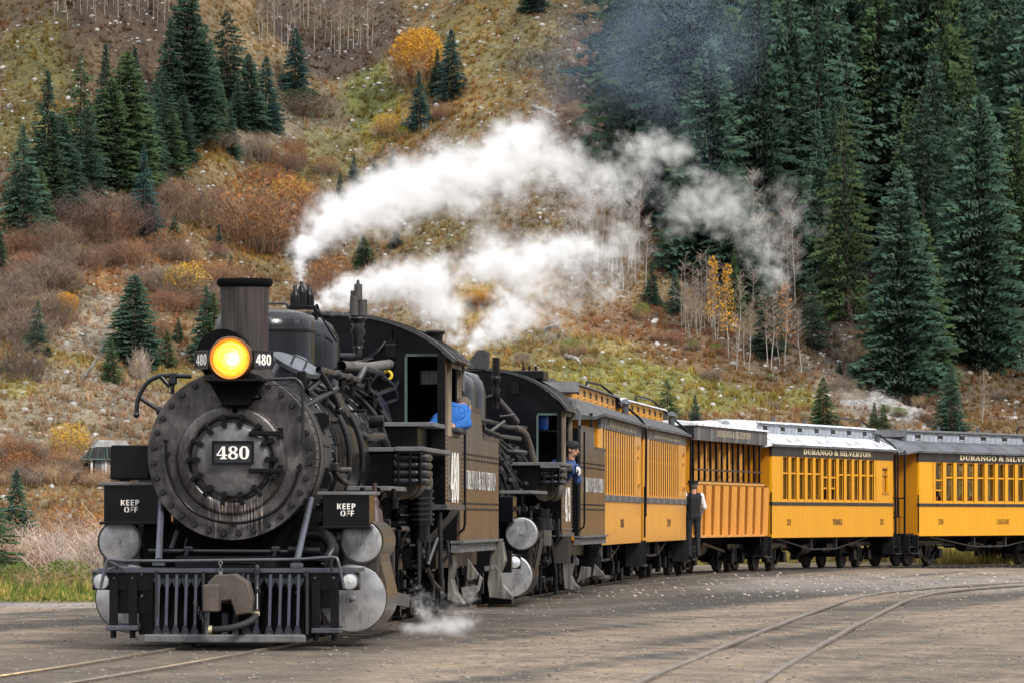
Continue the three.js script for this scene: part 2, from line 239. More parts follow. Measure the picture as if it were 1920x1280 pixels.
// a spruce of unit height and unit lower radius; scaled per tree
function spruceGeo(seed, { levels = 34, bare = 0.03, shape = 0.8, n = 7, ragged = 0.5, size = 1, narrowTop = 1 }) {
  const R = rng(seed), s = new Soup();
  for (let i = 0; i < levels; i++) {
    const t = bare + (1 - bare) * (i / levels) ** 0.92, L0 = Math.pow(1 - t, shape) * (t < 0.12 ? 0.75 + t * 2 : 1) + 0.025, k = Math.max(3, Math.round(n * (0.6 + 0.6 * (1 - t)))), off = R() * 6.28;
    for (let j = 0; j < k; j++) {
      const az = off + (j / k) * 6.283 + (R() - 0.5) * 0.6; if (R() < 0.05 || noise(az * 1.1 + seed, t * 11) < 0.16 + ragged * 0.16) continue;
      const L = L0 * (1 - ragged / 2 + ragged * R()), drop = 0.03 + 0.06 * R() * (1 - t), ca = Math.cos(az), sa = Math.sin(az), y0 = t + (R() - 0.5) * 0.6 / levels, tone = 0.6 + 0.75 * R();
      const m = Math.max(4, Math.round(29 * L * size));
      for (let q = 0; q < m; q++) {
        const u = 0.18 + 0.82 * ((q + R() * 0.8) / m), side = (R() - 0.5) * 0.62 * L * (1.05 - 0.55 * u), rr = L * u, lift = y0 - drop * u * 2.2 * L + 0.035 * u * u * L;
        const b = V(ca * rr - sa * side, lift + (R() - 0.5) * 0.012, sa * rr + ca * side), out = V(ca - sa * side * 1.2, -0.3 + 0.75 * R(), sa + ca * side * 1.2).normalize(), len = (0.036 + 0.056 * R()) * (0.45 + 0.55 * Math.sqrt(L)) , wid = len * (0.38 + 0.2 * R());
        const tip = V(b.x + out.x * len * 1.6, b.y + out.y * len * 0.3 - 0.003, b.z + out.z * len * 1.6), sv = V(-out.z, 0, out.x).multiplyScalar(wid * 1.15), back = V(b.x - out.x * len * 0.6, b.y + 0.004, b.z - out.z * len * 0.6);
        const hang = 0.012 * (0.4 + R()), l1 = V(b.x + sv.x, b.y - hang, b.z + sv.z), l2 = V(b.x - sv.x, b.y - hang, b.z - sv.z), c = tone * (0.7 + 0.6 * R()), col = [c * (0.9 + 0.25 * R()), c, c * (0.85 + 0.3 * R())];
        s.tri(back, l1, tip, col); s.tri(back, tip, l2, col.map((x) => x * 0.92));
      }
    }
  }
  for (let q = 0; q < 14; q++) { const a = R() * 6.28, y = 0.94 + 0.06 * R(), r = (1 - y) * 0.7 + 0.02; s.tri(V(0, y, 0), V(Math.cos(a) * r, y + 0.012, Math.sin(a) * r), V(Math.cos(a + 0.7) * r * 0.6, y - 0.012, Math.sin(a + 0.7) * r * 0.6), [0.9, 0.9, 0.9]); }
  return s.build();
}
const SPRUCE = [
  spruceGeo(11, { levels: 42, n: 9, shape: 0.78 }), spruceGeo(23, { levels: 46, n: 9, shape: 0.95, ragged: 0.7 }), spruceGeo(37, { levels: 38, n: 8, shape: 0.7, ragged: 0.6 }),
  spruceGeo(41, { levels: 30, n: 8, shape: 0.85, ragged: 0.8, bare: 0.06 }), spruceGeo(59, { levels: 50, n: 10, shape: 0.66, ragged: 0.45, size: 1.25 }), spruceGeo(67, { levels: 40, n: 7, shape: 0.6, ragged: 0.95, bare: 0.12 }),
];
const spruceTrunk = rod(V(0, -0.03, 0), V(0, 0.97, 0), 0.011, 0.002, 7); boxUV(spruceTrunk); spruceTrunk.userData.uvDone = true;
const RT = rng(4242);
function spruce(p, h, w, kind, label, group, v) {                  // h, w: height and full width in metres
  const t = thing('spruce_tree', label, 'spruce tree', group), k = v ?? Math.floor(RT() * SPRUCE.length);
  t.position.copy(p); t.position.y -= 0.2; t.rotation.y = RT() * 6.28; t.rotation.z = (RT() - 0.5) * 0.06;
  const c = part('crown', SPRUCE[k], NEEDLE[kind], t); c.scale.set(w * 0.66, h, w * 0.66);
  const b = part('trunk', spruceTrunk, barkMat, t); b.scale.set(h, h, h);
  return t;
}
function spruceAt(px, top, base, kind, label, group, wid = 0.42, v) { const p = ground(px, base), q = at(px, top, -p.z), h = q.y - p.y; return spruce(p, h, h * wid, kind, label, group, v); }
// bare aspens
function aspenGeo(seed, twigs, lean) {
  const R = rng(seed), trunk = [], s = new Soup(), bend = [V(0, -0.02, 0)]; let q = V(0, 0, 0);
  for (let i = 1; i <= 7; i++) { q = V(q.x + (R() - 0.5) * 0.02 + lean * 0.01, i / 7.2, q.z + (R() - 0.5) * 0.02); bend.push(q); }
  for (let i = 0; i < 7; i++) trunk.push(rod(bend[i], bend[i + 1], 0.0085 * (1 - i / 8.5), 0.0085 * (1 - (i + 1) / 8.5), 6, true));
  const on = (t) => { const k = clamp(t, 0, 0.999) * 7, i = Math.floor(k); return bend[i].clone().lerp(bend[i + 1], k - i); };
  for (let i = 0; i < twigs; i++) {
    const t = 0.3 + 0.68 * R(), a = R() * 6.28, L = (0.05 + 0.1 * R()) * (1.2 - 0.7 * t), p = on(t), e = p.clone().add(V(Math.cos(a) * L, L * (0.4 + 0.9 * R()), Math.sin(a) * L)), col = [0.9 + 0.2 * R(), 0.9, 0.85];
    s.stick(p, e, 0.0026, 0.0012, col);
    for (let j = 0; j < 4; j++) { const f = p.clone().lerp(e, 0.35 + 0.6 * R()), b = a + (R() - 0.5) * 2, l = L * (0.25 + 0.4 * R()); s.stick(f, f.clone().add(V(Math.cos(b) * l, l * (0.3 + R()), Math.sin(b) * l)), 0.0016, 0.0007, col.map((x) => x * 0.8)); }
  }
  const g = merge(trunk); boxUV(g); g.userData.uvDone = true;
  return { trunk: g, twigs: s.build(), on };
}
const ASPEN = [aspenGeo(3, 44, 0.5), aspenGeo(5, 60, -0.7), aspenGeo(8, 34, 0.1), aspenGeo(13, 70, 0.4)], twigMat = std({ color: lin(0.3, 0.26, 0.22), vertexColors: true, roughness: 0.95 });
function aspen(p, h, label, group, v, thick = 1, leaves) {
  const t = thing('aspen_tree', label, 'aspen tree', group), k = v ?? Math.floor(RT() * ASPEN.length);
  t.position.copy(p); t.rotation.y = RT() * 6.28; t.rotation.z = (RT() - 0.5) * 0.13; t.scale.setScalar(h);
  const b = part('trunk', ASPEN[k].trunk, aspenBark, t); b.scale.set(thick, 1, thick);
  part('branches', ASPEN[k].twigs, twigMat, t);
  if (leaves) part('leaves', leaves, leafMat(...leaves.userData.col, 0.4), t);
  return t;
}
function aspenAt(px, top, base, label, group, v, thick, leaves) { const p = ground(px, base), q = at(px, top, -p.z); return aspen(p, q.y - p.y, label, group, v, thick, leaves); }
function leafCloud(seed, count, spot, size, col, vary = 0.5) {      // loose leaves at spots that spot() draws
  const R = rng(seed), s = new Soup();
  for (let i = 0; i < count; i++) { const p = spot(R), a = V(R() - 0.5, R() - 0.5, R() - 0.5).normalize().multiplyScalar(size * (0.6 + 0.8 * R())), b = V(R() - 0.5, R() - 0.5, R() - 0.5).normalize().multiplyScalar(size * (0.6 + 0.8 * R())), c = 1 - vary / 2 + vary * R(), k = [c * (0.92 + 0.16 * R()), c, c * (0.6 + 0.8 * R())]; s.tri(p, p.clone().add(a), p.clone().add(a).add(b), k); s.tri(p, p.clone().add(a).add(b), p.clone().add(b), k); }
  const g = s.build(); g.userData.col = col; return g;
}
// shrubs: many stems fanning from the ground, of unit height and about unit spread
function shrubGeo(seed, stems, spread, twigs) {
  const R = rng(seed), s = new Soup(), tall = (x, z) => 0.55 + 0.5 * noise(x * 3.1 + seed, z * 3.1);
  for (let i = 0; i < stems; i++) {
    const a = R() * 6.28, o = Math.sqrt(R()), x = Math.cos(a) * o * 0.42 * spread, z = Math.sin(a) * o * 0.42 * spread, h = (0.6 + 0.45 * R()) * tall(x, z) * (1.1 - 0.4 * o * o), w0 = R() * 6.28, j0 = 0.1 + 0.22 * R();
    const b = V(x, -0.05, z), m = V(x * 1.15 + Math.cos(w0) * j0 * 0.4, h * 0.5, z * 1.15 + Math.sin(w0) * j0 * 0.4), e = V(x * 1.25 + Math.cos(w0 + 0.8) * j0, h, z * 1.25 + Math.sin(w0 + 0.8) * j0), tone = 0.5 + 0.8 * R(), col = [tone, tone * (0.88 + 0.16 * R()), tone * (0.85 + 0.3 * R())];
    s.stick(b, m, 0.0055, 0.004, col); s.stick(m, e, 0.004, 0.0018, col);
    for (let j = 0; j < twigs; j++) { const u = 0.25 + 0.75 * R(), f = u < 0.5 ? b.clone().lerp(m, u * 2) : m.clone().lerp(e, u * 2 - 1), w = R() * 6.28, l = 0.06 + 0.13 * R(), c = 0.8 + 0.7 * R(), up = 0.1 + 0.9 * R(), k = f.clone().add(V(Math.cos(w) * l, l * up, Math.sin(w) * l)); s.stick(f, k, 0.0026, 0.0012, col.map((q) => q * c)); if (R() < 0.5) s.stick(k, k.clone().add(V((R() - 0.5) * 0.12, 0.05 + 0.06 * R(), (R() - 0.5) * 0.12)), 0.0016, 0.0008, col.map((q) => q * c * 1.15)); }
  }
  return s.build();
}
const SHRUB = [shrubGeo(101, 110, 1, 11), shrubGeo(103, 130, 1.2, 11), shrubGeo(107, 90, 0.8, 13), shrubGeo(109, 180, 1.5, 11)];
const SHRUBMAT = { red: std({ color: lin(0.18, 0.115, 0.075), vertexColors: true, roughness: 0.95 }), rust: std({ color: lin(0.24, 0.135, 0.075), vertexColors: true, roughness: 0.95 }), grey: std({ color: lin(0.2, 0.155, 0.115), vertexColors: true, roughness: 0.95 }), plum: std({ color: lin(0.11, 0.08, 0.066), vertexColors: true, roughness: 0.95 }), tan: std({ color: lin(0.36, 0.25, 0.14), vertexColors: true, roughness: 0.95 }), pale: std({ color: lin(0.42, 0.34, 0.27), vertexColors: true, roughness: 0.95 }) };
function dome(R, top = 1, r = 0.5) { for (;;) { const x = R() * 2 - 1, y = R() * 2 - 1, z = R() * 2 - 1, l = Math.hypot(x, y, z), lump = 0.82 + 0.3 * noise(x * 2.3 + 9, y * 2.3 + 4, z * 2.3 + 7); if (l > lump || R() > 0.25 + l) continue; return V(x * r * 0.85, 0.56 + y * 0.47 * top, z * r * 0.85); } }
const LEAVES = { yellow: leafCloud(71, 1500, (R) => dome(R, 1, 0.62), 0.03, [0.62, 0.4, 0.05]), gold: leafCloud(73, 4200, (R) => dome(R, 1, 0.66), 0.032, [0.6, 0.33, 0.035]), green: leafCloud(77, 1500, (R) => dome(R, 1, 0.66), 0.035, [0.14, 0.19, 0.03]), dark: leafCloud(79, 1900, (R) => dome(R, 1, 0.66), 0.035, [0.05, 0.07, 0.022]), rust: leafCloud(83, 900, (R) => dome(R, 1, 0.62), 0.028, [0.4, 0.17, 0.05]) };
function shrub(p, h, w, kind, label, group, leaves, v) {
  const t = thing('shrub', label, 'shrub', group); t.position.copy(p); t.rotation.y = RT() * 6.28; t.scale.set(w, h, w);
  part('stems', SHRUB[v ?? Math.floor(RT() * SHRUB.length)], SHRUBMAT[kind], t);
  if (leaves) part('leaves', LEAVES[leaves], (LEAVES[leaves].userData.mat ??= leafMat(...LEAVES[leaves].userData.col, 0.4)), t);
  return t;
}
function shrubAt(px, top, base, wid, kind, label, group, leaves, v) { const p = ground(px, base), q = at(px, top, -p.z); return shrub(p, q.y - p.y, (wid * -p.z) / FPX, kind, label, group, leaves, v); }
const inside = (x, y, poly) => { let c = false; for (let i = 0, j = poly.length - 1; i < poly.length; j = i++) { const [a, b] = poly[i], [e, f] = poly[j]; if ((b > y) !== (f > y) && x < ((e - a) * (y - b)) / (f - b) + a) c = !c; } return c; };
function within(poly, R) { const xs = poly.map((p) => p[0]), ys = poly.map((p) => p[1]), a = Math.min(...xs), b = Math.max(...xs), c = Math.min(...ys), d = Math.max(...ys); for (;;) { const x = lerp(a, b, R()), y = lerp(c, d, R()); if (inside(x, y, poly)) return [x, y]; } }
const ACROSS = ['at the left edge', 'far left', 'left', 'left of the middle', 'in the middle', 'right of the middle', 'right', 'far right', 'at the right edge'], UP = ['along the top', 'high up', 'halfway up', 'low down', 'at the foot'];
const where = (x, y, y0, y1) => `${UP[clamp(Math.floor(((y - y0) / (y1 - y0)) * 5), 0, 4)]} ${ACROSS[clamp(Math.floor((x / 1920) * 9), 0, 8)]}`;
// left slope: the upper stand of spruces
for (const [px, top, base, kind, wid, label, v] of [
  [44, 225, 450, 'blue', 0.42, 'tall blue-green spruce furthest left of the upper left stand', 1], [100, 248, 402, 'green', 0.42, 'mid green spruce just right of the leftmost tall blue-green one', 0], [90, 122, 395, 'dark', 0.36, 'dark slender spruce rising above the left end of the stand', 1], [128, 255, 388, 'green', 0.3, 'thin green spruce low in the left of the upper stand', 0],
  [150, 92, 335, 'green', 0.4, 'spruce with a loose pale top, third tall one from the left', 3], [196, 72, 320, 'dark', 0.3, 'narrow dark spruce with a pointed top left of the broad pair', 1], [232, 85, 345, 'green', 0.42, 'broad green spruce with twin tops in the middle of the left stand', 4], [250, 80, 338, 'dark', 0.34, 'dark green spruce grown into the broad twin-topped one', 1], [178, 244, 342, 'blue', 0.44, 'small blue-green spruce in front of the left stand, above the bare shrubs', 0],
  [233, 292, 338, 'blue', 0.6, 'squat small spruce between two larger ones in front of the left stand', 2], [268, 262, 446, 'teal', 0.34, 'slim blue spruce standing alone among the purple-brown shrubs', 1], [320, 190, 322, 'green', 0.44, 'light green spruce in front of the tallest dark group', 2], [326, 396, 464, 'blue', 0.52, 'small blue spruce low on the grassy spur left of the smokestack', 0],
  [352, -40, 245, 'dark', 0.4, 'tallest spruce of the left stand, reaching the top of the picture', 4], [318, 25, 235, 'dark', 0.34, 'dark spruce left beside the tallest one', 1], [392, 65, 232, 'blue', 0.34, 'blue-green spruce right beside the tallest one', 1], [372, 25, 225, 'dark', 0.34, 'dark spruce grown into the right flank of the tallest one', 0], [426, 12, 182, 'dark', 0.42, 'black-green spruce with layered boughs at the top left centre', 5], [432, 182, 290, 'blue', 0.34, 'slim grey-green spruce by itself below the right end of the stand', 1],
  [464, 92, 232, 'blue', 0.46, 'broad blue spruce at the right end of the left stand, its left top', 4], [496, 98, 238, 'teal', 0.44, 'blue spruce at the right end of the left stand, its right top', 0], [553, 45, 182, 'teal', 0.44, 'teal spruce standing alone high on the slope right of the stand', 0], [296, 145, 260, 'blue', 0.4, 'blue-green spruce between the twin-topped one and the tallest group', 1], [-2, 425, 520, 'dark', 0.4, 'dark spruce cut by the left edge halfway down', 0],
  [68, 552, 668, 'blue', 0.42, 'spruce with a thin ragged top at the far left above the grass', 3], [88, 640, 668, 'green', 0.95, 'low round spruce at the foot of the ragged one', 4], [250, 505, 684, 'blue', 0.52, 'broad full spruce on the spur left of the smokestack', 4], [312, 610, 690, 'green', 0.5, 'small spruce right of the broad full one', 0], [283, 612, 688, 'green', 0.55, 'small dark spruce half hidden behind the broad full one', 2], [334, 588, 640, 'dark', 0.45, 'tiny dim spruce in the brown brush beside the smokestack', 0], [208, 622, 716, 'green', 0.42, 'young slender spruce in front of the broad full one', 1],
  [386, 528, 690, 'blue', 0.4, 'blue-green spruce just left of the smokestack', 0], [402, 540, 690, 'green', 0.42, 'green spruce partly behind the smokestack', 1], [410, 412, 486, 'teal', 0.32, 'slim faded spruce above the smokestack', 1], [433, 470, 522, 'teal', 0.36, 'small faded spruce right above the smokestack rim', 0],
  [786, 126, 238, 'teal', 0.4, 'dark teal spruce below the round golden tree', 1], [847, 47, 180, 'teal', 0.42, 'blue spruce right beside the round golden tree', 0], [820, 84, 174, 'dark', 0.38, 'dark spruce between the golden tree and the blue one', 1], [1002, -60, 20, 'dark', 0.6, 'dark spruce foot at the top edge above the steam', 4],
  [637, 318, 388, 'teal', 0.36, 'small dark spruce left of the upper steam plume', 0], [663, 280, 342, 'teal', 0.36, 'small blue spruce above the upper steam plume', 1], [672, 312, 352, 'green', 0.55, 'low green spruce at the edge of the upper steam plume', 2], [702, 290, 335, 'blue', 0.5, 'small spruce with its foot in the upper steam plume', 0], [736, 270, 318, 'teal', 0.4, 'thin spruce half veiled by the upper steam plume', 1], [683, 436, 505, 'green', 0.62, 'dark spruce under the upper steam plume, between the two plumes', 4], [742, 422, 462, 'dark', 0.7, 'low spruce in the gap between the two steam plumes', 2],
  [1252, 698, 800, 'green', 0.52, 'loose green spruce behind the second yellow coach', 3], [1304, 730, 800, 'blue', 0.4, 'small spruce right of the loose green one behind the coaches', 1], [1545, 698, 808, 'green', 0.5, 'green spruce behind the coach with the white roof', 0], [1640, 745, 808, 'green', 0.42, 'left small spruce of a pair by the grey scree', 1], [1658, 750, 808, 'green', 0.46, 'right small spruce of a pair by the grey scree', 0], [1784, 668, 815, 'blue', 0.42, 'bright green spruce alone behind the last coach', 0],
]) spruceAt(px, top, base, kind, label, null, wid, v);
{ const R = rng(91); for (const [px, top, base] of [[118, 190, 392], [160, 170, 372], [212, 130, 352], [266, 130, 330], [285, 170, 318], [336, 95, 262], [340, 160, 300], [375, 110, 250], [305, 120, 300], [410, 120, 240], [445, 130, 240], [480, 140, 244], [512, 150, 240], [75, 300, 440], [20, 330, 455], [200, 200, 345], [255, 200, 344]]) spruceAt(px, top + 20 * R(), base, R() < 0.5 ? 'dark' : 'green', `dim spruce filling the left stand, ${where(px, base, 220, 460)}`, 'dim spruces inside the left stand', 0.42); }
// right slope: the nearest and clearest trees of the forest
for (const [px, top, base, kind, wid, label, v] of [
  [1690, 296, 726, 'blue', 0.4, 'huge blue-green spruce at the front of the right forest', 4], [1732, 400, 722, 'green', 0.42, 'green spruce leaning into the huge blue-green one', 0], [1838, 160, 690, 'blue', 0.36, 'tallest broad blue-green spruce of the right forest', 4], [1806, 175, 640, 'blue', 0.32, 'tall spruce grown into the left of the tallest broad one', 1], [1592, 188, 600, 'olive', 0.34, 'yellow-green spruce with an open crown mid right', 3], [1536, 196, 545, 'blue', 0.3, 'slim blue spruce left of the yellow-green one', 1], [1442, 520, 675, 'dark', 0.5, 'dark spruce behind the bare aspens in the middle right', 0], [1377, 458, 600, 'green', 0.4, 'bright green spruce behind the yellow aspen', 1], [1524, 510, 655, 'dark', 0.5, 'dim spruce behind the lone bare tree', 3], [1267, 496, 592, 'blue', 0.44, 'small blue spruce left of the bare grey aspens', 0], [1222, 480, 572, 'dark', 0.44, 'small dark spruce at the left edge of the right forest', 1],
  [1648, 95, 340, 'blue', 0.36, 'neat dark blue spruce in the upper right forest', 0], [1562, 20, 400, 'green', 0.4, 'spruce with orange-brown top branches in the upper right', 5], [1410, 8, 470, 'olive', 0.36, 'tall olive-topped spruce near the smoke', 5], [1330, 60, 520, 'blue', 0.42, 'full spruce hazed by the blue smoke', 4], [1275, 25, 420, 'teal', 0.4, 'spruce deep in the blue smoke', 0], [1164, 62, 335, 'teal', 0.24, 'lean blue-hazed spruce at the left tip of the right forest', 1], [1205, -10, 330, 'teal', 0.34, 'blue-hazed spruce beside the lean one', 1], [1133, 42, 142, 'teal', 0.42, 'small blue-hazed spruce above the lean one', 0], [1108, 88, 136, 'teal', 0.5, 'lowest small blue-hazed spruce on the orange slope', 2], [1720, 185, 500, 'green', 0.36, 'green spruce behind the huge blue-green one', 0], [1862, 62, 330, 'olive', 0.42, 'olive green spruce high at the right edge', 3], [1902, 180, 620, 'green', 0.36, 'green spruce cut by the right edge', 0], [1612, 670, 705, 'dark', 0.8, 'tiny round spruce at the foot of the right forest', 2], [1575, 665, 700, 'dark', 0.5, 'tiny narrow spruce at the foot of the right forest', 1], [1480, 0, 345, 'dark', 0.4, 'black-green spruce with tiered boughs, upper middle right', 5], [1372, 300, 560, 'dark', 0.5, 'dark spruce behind the drifting steam in the middle', 4],
]) spruceAt(px, top, base, kind, label, null, wid * 0.84, v);
{ // the rest of the right forest: trees that nothing tells apart
  const poly = [[1190, 330], [1170, 200], [1240, -20], [1400, -160], [1960, -160], [1960, 560], [1600, 590], [1500, 520], [1330, 500], [1230, 480]], R = rng(90);
  for (let i = 0; i < 190; i++) { let kk; const [x, y] = within(poly, R), p = ground(x, y), h = 9 + 10 * R(), w = h * (0.2 + 0.12 * R()); spruce(p, h, w, ['dark', 'blue', 'green', 'blue', 'dark'][kk = Math.floor(R() * 5)], `${h > 15 ? 'tall' : 'middling'} ${['dark', 'blue-green', 'green', 'blue-green', 'dark'][kk]} spruce of the dense right forest, ${where(x, y, -160, 600)}`, 'spruces of the dense right forest'); }
}
// aspens
const goldLeaves = leafCloud(301, 420, (R) => { const y = 0.28 + 0.7 * R(), a = R() * 6.28, r = 0.13 * Math.sqrt(R()) * (1.25 - y); return V(Math.cos(a) * r, y, Math.sin(a) * r); }, 0.017, [0.68, 0.36, 0.03], 0.4);
const orangeLeaves = leafCloud(303, 190, (R) => { const y = 0.3 + 0.66 * R(), a = R() * 6.28, r = 0.16 * Math.sqrt(R()) * (1.2 - y); return V(Math.cos(a) * r, y, Math.sin(a) * r); }, 0.017, [0.6, 0.25, 0.05], 0.4);
aspenAt(1342, 478, 640, 'left yellow aspen of the pair with golden leaves still on', null, 1, 0.9, goldLeaves); aspenAt(1366, 492, 672, 'right yellow aspen of the pair with golden leaves still on', null, 3, 0.9, goldLeaves);
aspenAt(1472, 520, 690, 'aspen with sparse orange leaves behind the dark spruce', null, 1, 0.8, orangeLeaves);
aspenAt(1503, 575, 705, 'lone bare tree with a broad crown of grey branches', null, 3, 1.3);
aspenAt(1416, 310, 560, 'tall white bare aspen trunk rising through the steam', null, 2, 1); aspenAt(1492, 370, 570, 'slightly bent white aspen trunk right of the tall one', null, 0, 0.9); aspenAt(1466, 390, 560, 'thin white aspen between the tall one and the bent one', null, 2, 0.7);
aspenAt(1843, 690, 800, 'bare pale tree on the brown slope at the far right', null, 3, 1.1); aspenAt(1603, 575, 680, 'bare leaning sapling beside the huge spruce', null, 0, 0.8);
{ const R = rng(17);
  const group = (n, x0, x1, b0, b1, h0, h1, label, g, thick) => { for (let i = 0; i < n; i++) { const x = lerp(x0, x1, (i + R()) / n), b = lerp(b0, b1, R()); aspenAt(x, b - lerp(h0, h1, R()), b, label, g, undefined, thick); } };
  group(15, 1275, 1350, 610, 650, 90, 150, 'bare grey aspen left of the yellow aspens', 'bare aspens left of the yellow aspens', 1.1);
  group(12, 1375, 1475, 650, 705, 90, 170, 'bare aspen in front of the dark middle spruce', 'bare aspens before the dark spruce', 1.1);
  group(16, 1085, 1215, 480, 572, 130, 210, 'white aspen trunk at the edge of the forest behind the steam', 'white aspens behind the drifting steam', 1.15);
  group(16, 1395, 1520, 480, 560, 110, 190, 'thin bare aspen in the dark gap of the right forest', 'thin aspens in the forest gap', 0.9);
  group(22, 95, 320, 15, 52, 70, 120, 'bare aspen trunk along the top of the left slope', 'bare aspens at the top left', 0.8);
  group(34, 480, 700, 30, 110, 100, 170, 'bare grey aspen in the grove above the left centre', 'bare aspen grove at the top', 0.75);
  group(14, 1390, 1920, 60, 170, 130, 200, 'pale bare trunk among the dark upper right spruces', 'pale trunks in the upper right forest', 1.0);
}
// shrubs one can tell apart
shrubAt(785, 52, 160, 95, 'tan', 'round golden tree-like bush high in the middle of the slope', null, 'gold', 1);
shrubAt(350, 490, 570, 90, 'grey', 'large yellow bush left of the smokestack', null, 'yellow', 1); shrubAt(122, 548, 602, 46, 'tan', 'small bright yellow bush on the left slope', null, 'gold', 0); shrubAt(726, 212, 256, 56, 'tan', 'yellow-green bush under the golden bush', null, 'yellow', 1);
shrubAt(130, 790, 868, 80, 'tan', 'pale yellow bush beside the hut', null, 'yellow', 2); shrubAt(400, 240, 282, 70, 'grey', 'low dark green juniper under the left spruces', null, 'dark', 3); shrubAt(560, 165, 215, 100, 'grey', 'dark juniper bush below the lone teal spruce', null, 'dark', 3); shrubAt(900, 548, 580, 60, 'tan', 'yellow bush between the lower steam plumes', null, 'gold', 1);
shrubAt(505, 320, 470, 190, 'rust', 'big rust-brown bare thicket above the first dome', null, 'rust', 3); shrubAt(545, 330, 400, 80, 'tan', 'small golden bush at the edge of the rust-brown thicket', null, 'yellow', 1);
shrubAt(340, 320, 410, 110, 'red', 'reddish bare thicket below the light green spruce', null, null, 3); shrubAt(165, 345, 440, 170, 'plum', 'dark purple-brown thicket under the left stand', null, null, 3); shrubAt(245, 370, 440, 120, 'plum', 'dark purple-brown thicket behind the slim blue spruce', null, null, 1); shrubAt(40, 625, 715, 90, 'plum', 'dark bare bush at the left edge above the grass', null, null, 1);
shrubAt(620, 475, 560, 90, 'rust', 'orange-brown bush beside the safety valves', null, 'rust', 1); shrubAt(262, 630, 712, 40, 'pale', 'thin pale bare bush in front of the broad full spruce', null, null, 2);
{ const R = rng(29);
  const patch = (n, poly, h0, h1, kinds, label, g, leaves) => { for (let i = 0; i < n; i++) { const [x, y] = within(poly, R), p = ground(x, y), h = lerp(h0, h1, R()); shrub(p, h, h * (0.9 + 0.7 * R()), kinds[Math.floor(R() * kinds.length)], `${label}, ${where(x, y, Math.min(...poly.map((k) => k[1])), Math.max(...poly.map((k) => k[1])))}`, g, leaves && R() < 0.35 ? leaves : null); } };
  patch(30, [[0, 470], [120, 440], [300, 400], [300, 470], [180, 540], [60, 560], [0, 570]], 1.0, 2.1, ['red', 'grey', 'rust', 'red'], 'reddish-brown shrub of the left thicket', 'bare shrubs of the left thicket');
  patch(14, [[0, 560], [120, 560], [100, 640], [0, 660]], 1.0, 1.9, ['red', 'grey', 'tan'], 'bare brown shrub', 'brown shrubs at the left edge');
  patch(17, [[290, 470], [430, 440], [440, 600], [300, 650]], 0.8, 1.7, ['red', 'rust', 'grey', 'tan'], 'brown shrub on the spur', 'shrubs on the spur behind the smokestack', 'rust');
  patch(15, [[450, 300], [560, 280], [640, 330], [640, 430], [560, 520], [470, 480]], 0.9, 1.9, ['red', 'rust', 'grey'], 'brown shrub in the gully', 'shrubs in the gully', 'rust');
  patch(10, [[60, 320], [330, 330], [380, 430], [60, 450]], 1.0, 2.0, ['plum', 'red', 'grey'], 'purple-brown shrub under the spruces', 'shrubs under the left stand');
  patch(30, [[700, 250], [1180, 150], [1180, 480], [760, 540]], 0.5, 1.1, ['tan', 'rust', 'grey'], 'low scrub on the open slope', 'low scrub of the middle slope', 'green');
  patch(30, [[900, 560], [1500, 600], [1900, 740], [1900, 800], [1100, 790], [900, 700]], 0.35, 0.9, ['tan', 'grey', 'rust'], 'low scrub behind the coaches', 'low scrub behind the coaches', 'green');
  patch(34, [[0, 860], [130, 860], [140, 905], [300, 905], [300, 870], [420, 870], [420, 915], [0, 915]], 0.6, 1.3, ['red', 'rust', 'grey', 'tan'], 'brown shrub on the lowest slope', 'brush at the foot of the slope', 'rust');
}
// brush on the flat beyond the yard, left of the engine and behind the coaches
{ const R = rng(37), on = (x, d) => V(x, height(x, d) - 0.02, -d);
  const row = (n, x0, x1, d0, d1, h0, h1, kinds, label, g, leaves) => { for (let i = 0; i < n; i++) { const d = lerp(d0, d1, R()), x = lerp(x0, x1, R()) * d / 100, h = lerp(h0, h1, R()); shrub(on(x, d), h, h * (0.9 + 0.6 * R()), kinds[Math.floor(R() * kinds.length)], `${label}, ${d < lerp(d0, d1, 0.33) ? 'in front' : d < lerp(d0, d1, 0.66) ? 'midway back' : 'furthest back'} ${ACROSS[clamp(Math.floor(((x * FPX / d + 960) / 1920) * 9), 0, 8)]}`, g, leaves && R() < 0.5 ? leaves : null); } };
  row(34, -11, -6.4, 97, 135, 0.8, 1.6, ['red', 'tan', 'pale', 'rust', 'grey', 'pale'], 'bare shrub in the brush beside the front engine', 'brush left of the front engine', null);
  row(26, -11, -6.4, 135, 190, 1.1, 1.9, ['rust', 'red', 'tan', 'grey'], 'rust-brown shrub behind the pale brush', 'brush behind the pale shrubs', 'rust');
  shrub(on(-7.7, 96), 1.75, 1.6, 'pale', 'tall pale leafless shrub nearest the front engine on the left', 'shrub', null, 0); shrub(on(-8.6, 92), 0.55, 0.9, 'tan', 'low green weed clump on the grass strip', null, 'green', 1); shrub(on(-7.55, 90), 0.62, 1.0, 'tan', 'rounded green weed clump beside the front engine', null, 'green', 3); shrub(on(-9.5, 91), 0.8, 0.7, 'tan', 'green and yellow weeds at the left edge', null, 'green', 1);
  row(46, 3, 18, 165, 205, 1.1, 2.4, ['tan', 'red', 'grey', 'rust', 'tan'], 'brush seen under and behind the coaches', 'brush behind the coaches', 'green');
  spruce(on(-9.75, 98), 2.5, 1.5, 'green', 'small green spruce cut by the left edge beside the grass strip', null, 0); spruce(on(-10.8, 116), 2.6, 1.2, 'blue', 'small spruce standing in the brown brush at the left', null, 1);
}
